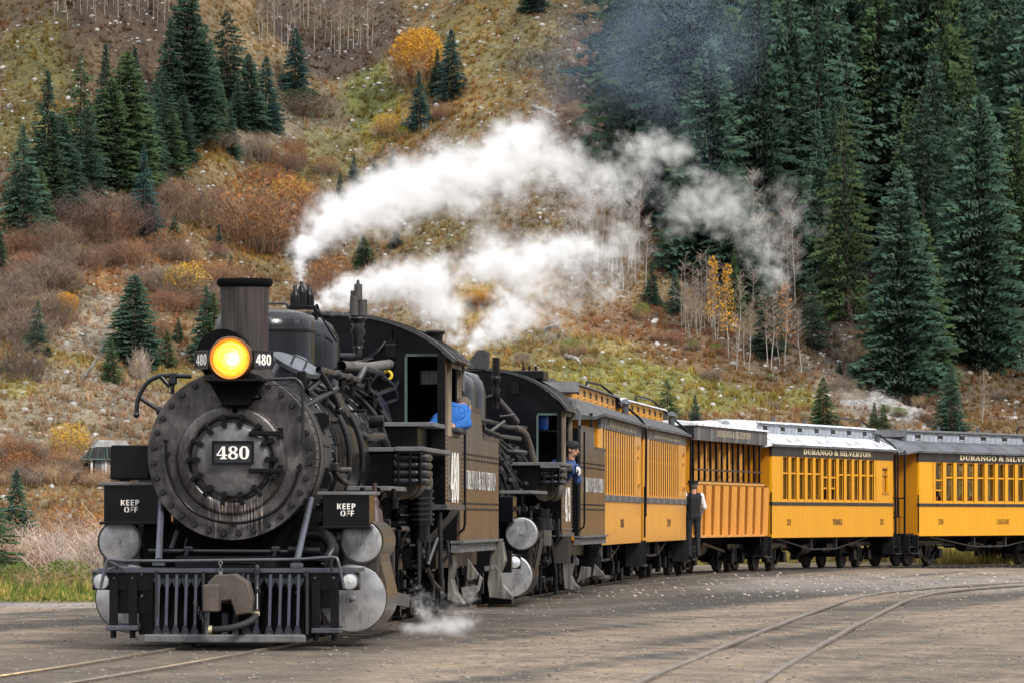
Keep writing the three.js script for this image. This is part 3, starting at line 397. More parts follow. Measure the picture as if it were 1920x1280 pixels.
// grass, weeds, stones: nobody could count them
const tuft = (() => { const s = new Soup(), R = rng(7); for (let i = 0; i < 9; i++) { const a = R() * 6.28, r = 0.25 * R(), l = 0.5 + 0.5 * R(), b = V(Math.cos(a) * r, -0.05, Math.sin(a) * r), e = V(b.x + (R() - 0.5) * 0.7, l, b.z + (R() - 0.5) * 0.7), w = V(-Math.sin(a), 0, Math.cos(a)).multiplyScalar(0.05 + 0.04 * R()), c = 0.7 + 0.6 * R(); s.tri(b.clone().sub(w), b.clone().add(w), e, [c, c, c]); } return s.build(); })();
const stoneGeo = (() => { const g = new THREE.IcosahedronGeometry(0.5, 0), p = g.attributes.position, R = rng(5), m = {}; for (let i = 0; i < p.count; i++) { const k = [0, 1, 2].map((a) => p.array[i * 3 + a].toFixed(2)).join(); m[k] ??= 0.7 + 0.6 * R(); p.setXYZ(i, p.getX(i) * m[k], p.getY(i) * m[k] * 0.65, p.getZ(i) * m[k]); } g.computeVertexNormals(); return g; })();
const tuftMat = phy({ color: lin(1, 1, 1), vertexColors: true, roughness: 0.95, transmission: 0.3, thickness: 0, side: THREE.DoubleSide, specularIntensity: 0.2 });
function scatter(name, geo, mat, n, draw, label, category) {
  const m = new THREE.InstancedMesh(geo, mat, n), q = new THREE.Quaternion(), mt = new THREE.Matrix4(); m.name = name;
  for (let i = 0; i < n; i++) { const d = draw(); q.setFromEuler(new THREE.Euler(d.tilt || 0, d.turn, d.tilt2 || 0)); m.setMatrixAt(i, mt.compose(d.p, q, d.s)); m.setColorAt(i, new THREE.Color().setRGB(...d.c)); }
  m.castShadow = m.receiveShadow = true; scene.add(m); return tag(m, label, category, null, 'stuff');
}
{ const R = rng(55);
  scatter('hillside_grass', tuft, tuftMat, 52000, () => { for (;;) { const d = 212 + 140 * R(), x = (R() - 0.5) * 0.215 * d; const c = hillColor(x, d), lum = (c[0] + c[1] + c[2]) / 3, stony = c[2] > 0.66 * c[0] && c[0] > 0.15; if (stony && R() < 0.85) continue; if (lum < 0.07 && R() < 0.6) continue; const s = (0.22 + 0.5 * R() * R()) , k = 0.8 + 0.38 * R(), g = 0.9 + 0.2 * R(); return { p: V(x, height(x, d), -d), turn: R() * 6.28, s: V(s * 1.2, s * (0.5 + 0.6 * R()), s * 1.2), c: [c[0] * k * 1.2, c[1] * k * g, c[2] * k * 0.9] }; } }, 'dry yellow and brown grass covering the mountainside', 'grass');
  scatter('hillside_stones', stoneGeo, std({ color: lin(1, 1, 1), roughness: 0.95 }), 16000, () => { for (;;) { const d = 212 + 135 * R(), x = (R() - 0.5) * 0.215 * d, c = hillColor(x, d), stony = c[2] > 0.69 * c[0] && c[0] > 0.15; if (stony ? R() < 0.5 : R() < 0.995) continue; const s = stony ? 0.08 + 0.3 * R() ** 3 : 0.08 + 0.3 * R() ** 4, k = stony ? 0.12 + 0.2 * R() : 0.2 + 0.22 * R(); return { p: V(x, height(x, d) + s * 0.1, -d), turn: R() * 6.28, tilt: R(), s: V(s, s, s), c: [k, k * 0.96, k * 0.9] }; } }, 'pale stones and scree on the mountainside', 'stones');
  scatter('roadside_grass', tuft, tuftMat, 9000, () => { const d = 82.5 + 26 * R(), x = -0.055 * d - R() * 0.06 * d, s = (0.12 + 0.3 * R() * R()) * smooth(81, 88, d) + 0.05, k = 0.7 + 0.7 * R(), y = R() < 0.3; return { p: V(x, 0, -d), turn: R() * 6.28, s: V(s, s * (0.6 + 0.6 * R()), s), c: y ? [0.42 * k, 0.33 * k, 0.1 * k] : [0.13 * k, 0.17 * k, 0.035 * k] }; }, 'green and straw grass strip beyond the gravel on the left', 'grass');
  scatter('meadow_grass', tuft, tuftMat, 14000, () => { const d = 150 + 56 * R(), x = -0.02 * d + R() * 0.135 * d, s = 0.25 + 0.5 * R() * R(), k = 0.7 + 0.7 * R(); return { p: V(x + 1, height(x + 1, d), -d), turn: R() * 6.28, s: V(s, s, s), c: [0.3 * k, 0.24 * k, 0.07 * k] }; }, 'yellow-green meadow grass behind the coaches', 'grass');
  scatter('gravel_stones', stoneGeo, std({ color: lin(1, 1, 1), roughness: 0.95 }), 12000, () => { const d = 41 + 84 * Math.pow(R(), 1.15), x = (R() * 0.2 - 0.1) * d, pale = smooth(88, 100, d) * (R() < 0.45) * (x > laneX(d) + 1.2), s = (0.008 + 0.034 * R() ** 4) * (pale ? 1.6 : 1) * (0.7 + d / 130), k = (0.11 + 0.13 * R()) * (pale ? 1.7 : 1); return { p: V(x, height(x, d) + s * 0.1, -d), turn: R() * 6.28, s: V(s, s, s), c: [k, k * 0.88, k * 0.75] }; }, 'loose stones strewn over the gravel yard', 'gravel');
}
// ------------------------------------------------------------------ track
// the centre line of the main track: s metres behind the front of the first engine; it bends away to the right
const LINE = (() => { const pts = []; let x = -2.802, z = -53.5; const turn = (s) => ((s < 19 ? 4 : s < 22 ? 4 + (s - 19) / 3 : s < 57 ? 5 : 5 + 0.54 * (s - 57)) * Math.PI) / 180;
  const back = []; for (let s = 0, a = x, b = z; s > -16; s -= 0.1) { back.unshift([s, a, b, turn(s)]); a -= 0.1 * Math.sin(turn(s) + Math.max(0, -s) * 0.004); b += 0.1 * Math.cos(turn(s)); }
  pts.push(...back); for (let s = 0; s < 150; s += 0.1) { const t = turn(Math.min(s, 118)); x += 0.1 * Math.sin(t); z -= 0.1 * Math.cos(t); pts.push([s + 0.1, x, z, t]); } return pts; })();
function on(s, side = 0, y = 0) { const i = clamp(Math.round((s + 16) * 10) - 1, 0, LINE.length - 1), [, x, z, t] = LINE[i]; return V(x + side * Math.cos(t), y, z + side * Math.sin(t)); }
const RAILTOP = 0.028;
function railGeo(points) {                                         // a rail of real section swept along its points
  const sec = [[-0.055, -0.13], [0.055, -0.13], [0.055, -0.115], [0.012, -0.095], [0.012, -0.04], [0.032, -0.03], [0.032, -0.006], [0.024, 0], [-0.024, 0], [-0.032, -0.006], [-0.032, -0.03], [-0.012, -0.04], [-0.012, -0.095], [-0.055, -0.115]];
  const p = [], ix = [], n = sec.length;
  points.forEach((c, i) => { const a = points[Math.max(0, i - 1)], b = points[Math.min(points.length - 1, i + 1)], d = b.clone().sub(a).setY(0).normalize(), r = V(-d.z, 0, d.x); for (const [u, v] of sec) p.push(c.x + r.x * u, c.y + v, c.z + r.z * u); if (i) for (let k = 0; k < n; k++) { const e = (i - 1) * n + k, f = (i - 1) * n + ((k + 1) % n), g = i * n + k, h = i * n + ((k + 1) % n); ix.push(e, g, f, f, g, h); } });
  let g = new THREE.BufferGeometry(); g.setAttribute('position', new THREE.Float32BufferAttribute(p, 3)); g.setIndex(ix); g = g.toNonIndexed(); g.computeVertexNormals(); g.setAttribute('uv', new THREE.BufferAttribute(new Float32Array(g.attributes.position.count * 2), 2)); return g;
}
const railMat = std({ color: lin(0.25, 0.205, 0.165), map: T.dust, roughness: 0.6, metalness: 0.3, roughnessMap: T.rough });
const tieMat = std({ color: lin(0.06, 0.05, 0.042), map: T.streak, roughness: 0.95 });
{ const t = thing('railway_track', 'curved main railway track under the train, running off to the right', 'railway track');
  for (const e of [-0.457, 0.457]) { const pts = []; for (let s = -15.5; s < 140; s += 1) pts.push(on(s, e, RAILTOP)); part('rail', railGeo(pts), railMat, t); }
  const tie = bx(2.0, 0.16, 0.2, 0, -0.085, 0); boxUV(tie); tie.userData.uvDone = true;
  for (let s = 62; s < 132; s += 0.6) { const p = on(s), i = LINE[clamp(Math.round((s + 16) * 10), 0, LINE.length - 1)][3], m = part('tie', tie, tieMat, t); m.position.copy(p); m.position.y = 0.0; m.rotation.y = -i; } }
{ const t = thing('side_track', 'sunken second railway track curving through the gravel in the right foreground', 'railway track');
  const mid = [[38, 1.12], [42.1, 1.51], [50, 2.27], [59, 3.16], [71, 4.4], [84, 5.8], [93, 7.1], [101, 9.0], [108, 11.6], [114, 15], [119, 19.5]].map(([d, x]) => V(x, 0.035, -d)), c = new THREE.CatmullRomCurve3(mid).getSpacedPoints(90);
  for (const e of [-0.47, 0.47]) part('rail', railGeo(c.map((p, i) => { const d = c[Math.min(90, i + 1)].clone().sub(c[Math.max(0, i - 1)]).normalize(); return V(p.x - d.z * e, p.y + 0.012 * (noise(i * 0.4, e * 9) - 0.5), p.z + d.x * e); })), std({ color: lin(0.26, 0.21, 0.17), map: T.dust, roughness: 0.75 }), t); }
// a vehicle's frame: x to the right in the picture, y up from the rail top, z towards the front of the train
function vehicle(o, s, y = RAILTOP) { const p = on(s, 0, y); o.position.copy(p); o.rotation.y = -LINE[clamp(Math.round((s + 16) * 10), 0, LINE.length - 1)][3]; o.updateMatrixWorld(true); return o; }
function chord(o, s0, s1) { const a = on(s0, 0, RAILTOP), b = on(s1, 0, RAILTOP); o.position.copy(a).add(b).multiplyScalar(0.5); o.rotation.y = -Math.atan2(b.x - a.x, a.z - b.z); o.updateMatrixWorld(true); return a.distanceTo(b); }
// where the photograph shows a point that lies t metres behind the vehicle's origin, in the vehicle's own metres
function gauge(o) { const inv = o.matrixWorld.clone().invert(), n = V(0, 0, 1).transformDirection(o.matrixWorld); return (px, py, t = 0) => { const r = ray(px, py), p0 = V(0, 0, -t).applyMatrix4(o.matrixWorld), eye = V(0, EYE, 0), k = p0.sub(eye).dot(n) / r.dot(n); return eye.addScaledVector(r, k).applyMatrix4(inv); }; }
const wheelSet = {};
function wheelGeo(r, w = 0.12) { return (wheelSet[r + '/' + w] ??= (() => { const g = merge([lathe([[0.06, -w / 2], [r * 0.5, -w / 2 + 0.02], [r * 0.82, -w / 2 + 0.03], [r * 0.86, -w / 2], [r, -w / 2], [r, w / 2 - 0.03], [r + 0.028, w / 2 - 0.025], [r + 0.028, w / 2], [r * 0.86, w / 2], [r * 0.8, w / 2 - 0.03], [0.06, w / 2]], 32).rotateZ(Math.PI / 2)]); return g; })()); }   // flange towards -x
const tyreMat = std({ color: lin(0.05, 0.045, 0.042), map: T.dust, roughness: 0.55, metalness: 0.4 });
function wheelPair(parent, z, r = 0.33, mat = tyreMat) {
  const a = part('wheel', wheelGeo(r), mat, parent), b = part('wheel', wheelGeo(r), mat, parent); a.position.set(0.47, r, z); b.position.set(-0.47, r, z); b.rotation.y = Math.PI;
  part('axle', cyl(0.055, 0.055, 1.3, 0, r, z, 'x', 10), M.black, parent);
}
function truck(parent, z, base = 1.4, r = 0.33, w = 0.72) {        // a four-wheel bogie
  wheelPair(parent, z - base / 2, r); wheelPair(parent, z + base / 2, r);
  const g = [];
  for (const e of [-1, 1]) {
    const x = e * w;
    g.push(bx(0.09, 0.11, base + 0.75, x, r + 0.28, z), bar(V(x, r + 0.2, z - base / 2), V(x, r - 0.18, z - 0.22), 0.08, 0.05), bar(V(x, r + 0.2, z + base / 2), V(x, r - 0.18, z + 0.22), 0.08, 0.05), bx(0.08, 0.05, 0.5, x, r - 0.19, z));
    for (const k of [-1, 1]) { g.push(rb(0.16, 0.26, 0.24, x + e * 0.04, r, z + (k * base) / 2, 0.03), cyl(0.05, 0.05, 0.28, x, r + 0.06, z + k * 0.12, 'y', 10), bar(V(x + e * 0.05, r + 0.25, z + k * 0.5), V(x + e * 0.05, r - 0.1, z + k * 0.95), 0.04, 0.03), rb(0.1, 0.34, 0.09, x * 0.7, r, z + k * (base / 2 + r + 0.07), 0.02)); }
  }
  g.push(bx(1.5, 0.2, 0.3, 0, r + 0.16, z)); part('bogie_frame', g, M.black, parent);
}
// ------------------------------------------------------------------ things both engines and tenders are made of
T.tank = tex(1024, (u, v) => {                                    // weathered black paint, reflections painted in: pale sky streaks, rust-gold coaches along the bottom
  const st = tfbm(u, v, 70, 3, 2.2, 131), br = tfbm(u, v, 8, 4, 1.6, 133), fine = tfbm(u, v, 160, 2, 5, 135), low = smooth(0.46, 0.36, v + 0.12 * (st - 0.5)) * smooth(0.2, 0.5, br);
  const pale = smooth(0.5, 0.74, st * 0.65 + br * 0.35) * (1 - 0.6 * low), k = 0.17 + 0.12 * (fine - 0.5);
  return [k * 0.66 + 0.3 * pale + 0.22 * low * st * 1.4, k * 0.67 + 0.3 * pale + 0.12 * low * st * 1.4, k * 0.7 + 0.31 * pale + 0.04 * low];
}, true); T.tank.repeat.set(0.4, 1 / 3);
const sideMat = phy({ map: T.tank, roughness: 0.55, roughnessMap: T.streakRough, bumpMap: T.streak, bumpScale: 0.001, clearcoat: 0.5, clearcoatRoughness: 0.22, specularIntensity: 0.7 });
const whiteMat = std({ color: lin(0.78, 0.75, 0.7), roughness: 0.7 }), goldMat = std({ color: lin(0.62, 0.5, 0.26), roughness: 0.6 }), fadedMat = std({ color: lin(0.75, 0.72, 0.68), map: T.streak, roughness: 0.8 });
const wood = std({ color: lin(0.30, 0.24, 0.17), map: T.streak, roughness: 0.8 });
const coverMat = std({ color: lin(0.52, 0.52, 0.53), map: T.cover ??= tex(512, (u, v) => { const a = tfbm(u, v, 7, 5, 7, 141), b = tfbm(u, v, 60, 2, 12, 143); return 0.72 + 0.28 * smooth(0.25, 0.65, a) * (0.75 + 0.4 * b) - 0.15 * smooth(0.6, 0.75, b); }, true, 0.9), roughness: 0.48, metalness: 0.6, roughnessMap: T.rough, bumpMap: T.bump, bumpScale: 0.003 });
function archPts(w, y0, eave, top, n = 16) { const p = [[-w, y0]]; for (let i = 0; i <= n; i++) { const a = -1 + (2 * i) / n; p.push([a * w, eave + (top - eave) * Math.pow(1 - Math.pow(Math.abs(a), 2.3), 0.85)]); } p.push([w, y0]); return p; }
// the cab: front wall at t0 behind the engine's origin, side walls back to t1
function cab(E, { t0, t1, w, y0, eave, top, win, door, number, numY, numH }) {
  const wall = new THREE.Shape(archPts(w, y0, eave, top).map((p) => new THREE.Vector2(...p)));
  for (const [x0, ya, x1, yb] of [door, [-door[2], door[1], -door[0], door[3]]]) { const h = new THREE.Path(); h.moveTo(x0, ya); h.lineTo(x1, ya); h.lineTo(x1, yb); h.lineTo(x0, yb); h.closePath(); wall.holes.push(h); }
  const front = part('cab_front', new THREE.ExtrudeGeometry(wall, { depth: 0.02, bevelEnabled: false }).translate(0, 0, -t0), M.blackGloss, E);
  bolts('rivet', front, M.blackGloss, Array.from({ length: 15 }, (_, i) => V(w - 0.05, y0 + 0.1 + i * (eave - y0 - 0.15) / 14, -t0 + 0.02)), 0.013, 0.01);
  part('rivet_row', rivets(Array.from({ length: 24 }, (_, i) => { const p = archPts(w, y0, eave, top, 25)[i + 2]; return V(p[0] * 0.97, p[1] - 0.05, -t0 + 0.02); }), 0.012, 0.008), M.blackGloss, front);
  part('window_frame', [bx(0.03, door[3] - door[1], 0.05, door[0] - 0.016, (door[1] + door[3]) / 2, -t0 + 0.028), bx(door[2] - door[0] + 0.03, 0.03, 0.05, (door[0] + door[2]) / 2, door[3] + 0.016, -t0 + 0.028)], std({ color: lin(0.09, 0.13, 0.115), map: T.dust, roughness: 0.6 }), front);
  const rp = archPts(w + 0.1, 0, eave - 0.02, top + 0.02, 20).slice(1, -1), inner = rp.map(([x, y]) => [x * 0.995, y - 0.045]).reverse();
  const roof = part('cab_roof', slab([...rp, ...inner], t1 - t0 + 0.75).translate(0, 0, -t1 - 0.55), std({ color: lin(0.045, 0.045, 0.048), map: T.grime, roughness: 0.75, bumpMap: T.bump, bumpScale: 0.004 }), E);
  part('roof_rib', [0.25, 0.55, 0.85].map((k) => slab([...rp.map(([x, y]) => [x, y + 0.012]), ...inner], 0.04).translate(0, 0, lerp(-t0, -t1 - 0.4, k))), M.black, roof);
  const L = t1 - t0;
  for (const e of [1, -1]) {
    const [za, ya, zb, yb] = win, sh = new THREE.Shape([[0, y0], [L, y0], [L, eave], [0, eave]].map((p) => new THREE.Vector2(...p))), h = new THREE.Path();
    h.moveTo(za, ya); h.lineTo(zb, ya); h.lineTo(zb, yb); h.lineTo(za, yb); h.closePath(); sh.holes.push(h);
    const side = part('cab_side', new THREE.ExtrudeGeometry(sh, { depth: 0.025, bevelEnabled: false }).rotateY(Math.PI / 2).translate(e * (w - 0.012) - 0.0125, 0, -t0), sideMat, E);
    part('window_frame', [bx(0.05, 0.05, zb - za + 0.1, e * (w + 0.02), ya - 0.02, -t0 - (za + zb) / 2), bx(0.05, 0.05, zb - za + 0.1, e * (w + 0.02), yb + 0.02, -t0 - (za + zb) / 2), bx(0.05, yb - ya, 0.05, e * (w + 0.02), (ya + yb) / 2, -t0 - za + 0.02), bx(0.05, yb - ya, 0.05, e * (w + 0.02), (ya + yb) / 2, -t0 - zb - 0.02)], wood, side);
    part('armrest', rb(0.14, 0.07, zb - za - 0.3, e * (w + 0.06), ya + 0.03, -t0 - (za + zb) / 2, 0.03), std({ color: lin(0.03, 0.03, 0.032), roughness: 0.8 }), side);
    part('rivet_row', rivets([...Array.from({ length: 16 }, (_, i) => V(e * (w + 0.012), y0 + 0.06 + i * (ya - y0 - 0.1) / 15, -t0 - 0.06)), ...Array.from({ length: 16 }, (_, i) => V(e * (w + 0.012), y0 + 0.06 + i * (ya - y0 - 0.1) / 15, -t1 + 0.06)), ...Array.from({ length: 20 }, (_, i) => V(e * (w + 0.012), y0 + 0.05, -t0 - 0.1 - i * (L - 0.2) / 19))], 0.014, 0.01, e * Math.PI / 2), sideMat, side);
    const num = letters(number, numH, L * 0.5, 0.004, font.serif); num.rotateY(e * Math.PI / 2); part('cab_number', num.translate(e * (w + 0.016), numY, -t0 - L * 0.5), whiteMat, side);
    part('window_awning', [bx(0.12, 0.02, zb - za + 0.2, e * (w + 0.08), yb + 0.09, -t0 - (za + zb) / 2, [0, 0, -e * 0.35])], wood, side);
    part('cab_bracket', slab([[0, 0], [0, -0.5], [0.35, -0.12], [0.42, 0]], L * 0.5).scale(e, 1, 1).translate(e * (w - 0.42), y0 - 0.02, -t1 + 0.1), M.black, E);
  }
  part('cab_floor', [bx(2 * w + 0.06, 0.06, L + 0.3, 0, y0 - 0.03, -t0 - L / 2)], M.steel, E);
  part('backhead', [cyl(0.72, 0.72, 0.1, 0, y0 + 0.65, -t0 - 0.06, 'z', 28), ...[[-0.4, 1.2], [0.1, 1.35], [0.45, 1.15], [-0.1, 0.9]].map(([x, y]) => cyl(0.07, 0.07, 0.1, x, y0 + y - 0.2, -t0 - 0.12, 'z', 12))], M.black, E);
  part('added_cab_back', slab(archPts(w - 0.04, y0, eave - 0.06, top - 0.06), 0.03).translate(0, 0, -t1 + 0.02), M.soot, E);  // added closed wall, keeps the cab interior dark
}
function driver(E, t, r, parentMat) {                              // a driving axle with outside cranks and counterweights
  for (const e of [1, -1]) {
    const wh = part('driving_wheel', wheelGeo(r, 0.13), tyreMat, E); wh.position.set(e * 0.47, r, -t); if (e < 0) wh.rotation.y = Math.PI;
    part('crank', [cyl(r * 0.55, r * 0.55, 0.1, e * 0.93, r, -t, 'x', 24), rb(0.11, r * 0.95, 0.24, e * 0.98, r - 0.14, -t, 0.03), cyl(0.09, 0.09, 0.34, e * 1.05, r - 0.28, -t, 'x', 14)], M.black, wh.parent);
  }
  part('driving_axle', cyl(0.09, 0.09, 1.9, 0, r, -t, 'x', 12), M.black, E);
}
// the side pipework clutter under the running boards of an engine
function clutter(E, seed, t0, t1, n, x0 = 0.85, x1 = 1.35, y0 = 0.75, y1 = 1.6) {
  const R = rng(seed), g = [], h = [];
  for (let i = 0; i < n; i++) {
    const x = lerp(x0, x1, R()), y = lerp(y0, y1, R()), t = lerp(t0, t1, R()), k = R(), l = 0.3 + 1.1 * R(), r = 0.012 + 0.02 * R();
    if (k < 0.4) g.push(pipe([V(x, y, -t), V(x, y, -Math.min(t1, t + l)), V(x - 0.1 - 0.2 * R(), y - 0.3 * R(), -Math.min(t1, t + l) - 0.1)], r, 0.08, 7));
    else if (k < 0.65) g.push(pipe([V(x, y, -t), V(x, y - 0.2 - 0.4 * R(), -t), V(x - 0.2, y - 0.5, -t - 0.25)], r, 0.08, 7));
    else if (k < 0.82) h.push(rod(V(x, y, -t), V(x, y - 0.12, -t), 0.05 + 0.03 * R(), 0.045, 12), cyl(0.07, 0.07, 0.02, x, y - 0.02, -t, 'y', 12), cyl(0.025, 0.025, 0.1, x, y + 0.04, -t, 'y', 8));
    else h.push(rb(0.1 + 0.12 * R(), 0.1 + 0.14 * R(), 0.12 + 0.1 * R(), x - 0.05, y, -t, 0.02));
  }
  part('pipework', g, M.pipe, E).userData.kind = 'stuff'; part('valve_gear_fittings', h, M.black, E).userData.kind = 'stuff';
}
function coils(E, q, x0, x1, y, t, rows, r, dy, parent) {          // the air cooling pipes: rows of tubes with return bends, strapped together
  for (let i = 0; i < rows; i++) part('cooling_tube', [pipe([V(x0, y - i * dy, -t), V(x1, y - i * dy, -t), V(x1 + 0.05, y - i * dy - 0.01, -t - 0.3), V(x1, y - i * dy, -t - 0.9)], r, 0.1, 12), ball(r, x0, y - i * dy, -t)], M.pipe, parent);
  part('tube_strap', [0.1, 0.55, 0.95].map((k) => rb(0.025, dy * rows + 0.03, 2 * r + 0.03, lerp(x0, x1, k), y - (dy * (rows - 1)) / 2, -t, 0.005)), M.blackGloss, parent);
}
function tender(Tn, { t0, t1, w, y0, deck, bunker, tb, label, scoops }) { // origin at the engine; t0..t1 behind it
  const L = t1 - t0;
  for (const e of [1, -1]) {
    const prof = [[0, y0], [L, y0], [L, deck], [tb - t0 + 0.35, deck], [tb - t0 + 0.15, deck + 0.1], [tb - t0, bunker], [0, bunker]];
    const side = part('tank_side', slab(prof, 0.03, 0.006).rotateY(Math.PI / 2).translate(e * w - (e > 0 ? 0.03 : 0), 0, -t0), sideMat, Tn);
    const rows = [0.35, 0.41, 0.66, 0.71].map((k) => lerp(y0, deck, k === 0.35 ? 0.3 : k === 0.41 ? 0.355 : k === 0.66 ? 0.78 : 0.83)), sp = [];
    for (const y of rows) for (let i = 0; i < 24; i++) sp.push(V(e * (w + 0.006), y, -t0 - 0.15 - (i * (L - 0.3)) / 23));
    part('rivet_row', rivets(sp, 0.018, 0.009, (e * Math.PI) / 2), M.black, side);
    const tx = letters(label, 0.24, L * 0.84, 0.004, font.serif); tx.rotateY((e * Math.PI) / 2); part('tender_lettering', tx.translate(e * (w + 0.008), lerp(y0, deck, 0.585), -t0 - L * 0.5), fadedMat, side);
    part('edge_rail', [bx(0.05, 0.05, L - tb + t0 - 0.3, e * (w - 0.01), deck + 0.025, -(tb + 0.35 + t1) / 2), bx(0.05, 0.05, tb - t0, e * (w - 0.01), bunker + 0.025, -(t0 + tb) / 2)], M.pipe, side);
    part('sill', [bx(0.1, 0.14, L + 0.3, e * (w - 0.04), y0 - 0.075, -(t0 + t1) / 2), bx(0.16, 0.03, L + 0.35, e * (w - 0.02), y0 - 0.015, -(t0 + t1) / 2)], M.worn, Tn);
    part('grab_iron', [pipe([V(e * (w + 0.07), deck + 0.25, -t0 + 0.03), V(e * (w + 0.07), y0 + 0.15, -t0 + 0.03), V(e * w, y0 + 0.1, -t0 + 0.03)], 0.016, 0.06)], M.black, side);
  }
  part('tank_front', [bx(2 * w - 0.07, bunker - y0, 0.03, 0, (bunker + y0) / 2, -t0 - 0.02)], M.soot, Tn);
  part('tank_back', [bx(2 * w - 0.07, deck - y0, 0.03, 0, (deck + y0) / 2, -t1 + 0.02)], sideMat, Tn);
  part('deck', [bx(2 * w - 0.07, 0.03, L - 0.05, 0, deck - 0.03, -(t0 + t1) / 2), cyl(0.28, 0.28, 0.12, 0, deck + 0.04, -t1 + 0.7, 'y', 20)], M.soot, Tn);
  const R = rng(t0 * 10 | 0), coal = []; for (let i = 0; i < 260; i++) { const u = R(), x = (R() - 0.5) * (2 * w - 0.35), s = 0.07 + 0.1 * R(); coal.push(stoneGeo.clone().rotateX(R() * 3).rotateY(R() * 6).scale(s * 1.6, s * 1.3, s * 1.6).translate(x, bunker - 0.25 + 0.3 * (1 - Math.abs(x) / w) - 0.2 * u, -lerp(t0 + 0.2, tb, u))); }
  tag(part('coal', coal, std({ color: lin(0.012, 0.012, 0.013), roughness: 0.55 }), Tn), null, null, null, 'stuff');
  part('bulkhead', [bx(2 * w - 0.07, bunker - deck + 0.1, 0.03, 0, (bunker + deck) / 2, -tb)], M.soot, Tn);
  part('underframe', [bx(2.0, 0.25, L, 0, y0 - 0.22, -(t0 + t1) / 2)], M.black, Tn);
  truck(Tn, -(t0 + 1.45), 1.5, 0.38, 0.8); truck(Tn, -(t1 - 1.4), 1.5, 0.38, 0.8);
}
// ------------------------------------------------------------------ the front engine, number 480
const plateTex = (() => {                                           // burnt grey paint of the smokebox front: mottling, rubbed patches, pale water streaks under the door
  const n = 768, c = document.createElement('canvas'); c.width = c.height = n; const g = c.getContext('2d'), R = rng(77);
  const im = g.createImageData(n, n); for (let y = 0; y < n; y++) for (let x = 0; x < n; x++) { const a = fbm(x * 0.012, y * 0.012, 0, 5), b = fbm(x * 0.09, y * 0.03, 3, 3), k = 66 + 100 * (a - 0.5) + 34 * (b - 0.5), i = (y * n + x) * 4; im.data[i] = k * 1.04; im.data[i + 1] = k * 0.98; im.data[i + 2] = k * 0.98; im.data[i + 3] = 255; } g.putImageData(im, 0, 0);
  for (let i = 0; i < 110; i++) { const x = n * (0.5 + 0.17 * (R() - 0.45) * 2), y0 = n * (0.73 + 0.1 * R()), l = n * (0.05 + 0.17 * R()), w = 1 + 4 * R(), hue = R(); const gr = g.createLinearGradient(0, y0, 0, y0 + l), col = hue < 0.25 ? '150,110,70' : '205,198,192'; gr.addColorStop(0, `rgba(${col},0)`); gr.addColorStop(0.2, `rgba(${col},${0.25 + 0.65 * R()})`); gr.addColorStop(1, `rgba(${col},0)`); g.fillStyle = gr; g.fillRect(x, y0, w, l); }
  for (let i = 0; i < 16; i++) { const x = n * (0.47 + 0.07 * R()), gr = g.createLinearGradient(0, n * 0.74, 0, n); gr.addColorStop(0, 'rgba(25,20,18,0.4)'); gr.addColorStop(1, 'rgba(25,20,18,0)'); g.fillStyle = gr; g.fillRect(x, n * 0.74, 2 + 5 * R(), n * 0.24); }
  const t = new THREE.CanvasTexture(c); t.colorSpace = THREE.SRGBColorSpace; t.wrapS = t.wrapT = THREE.RepeatWrapping; return t;
})();
const slatMat = std({ color: lin(0.055, 0.062, 0.08), map: T.dust, roughness: 0.45, metalness: 0.4, roughnessMap: T.rough });
const plateMat = std({ map: plateTex, roughness: 0.5, metalness: 0.4, bumpMap: rep(T.bump, 1.5), bumpScale: 0.006, roughnessMap: rep(T.rough, 1.2) });
const planar = (g, r, cy = 0, cx = 0) => { const p = g.attributes.position.array, u = g.attributes.uv.array; for (let i = 0; i < p.length / 3; i++) { u[i * 2] = 0.5 + (p[i * 3] - cx) / (2 * r); u[i * 2 + 1] = 0.5 + (p[i * 3 + 1] - cy) / (2 * r); } g.userData.uvDone = true; return g; };
const stackMat = std({ color: lin(0.075, 0.058, 0.052), map: rep(T.streak, 1.1, 0.5), roughness: 0.8, bumpMap: rep(T.streak, 1.1, 0.5), bumpScale: 0.006 });
const doorMat = std({ color: lin(0.2, 0.196, 0.2), map: T.dust, roughness: 0.5, metalness: 0.4, bumpMap: T.bump, bumpScale: 0.008, roughnessMap: T.rough });
const jacketMat = phy({ color: lin(0.012, 0.0125, 0.015), map: T.dust, roughness: 0.42, roughnessMap: T.rough, bumpMap: T.bump, bumpScale: 0.004 });
const E1 = vehicle(thing('steam_locomotive', 'black front steam locomotive with lit headlight and number 480 on its round front', 'steam locomotive'), 0);
const q1 = gauge(E1);
const BY = q1(436, 853, 0).y, BX = 0;                                 // boiler axis
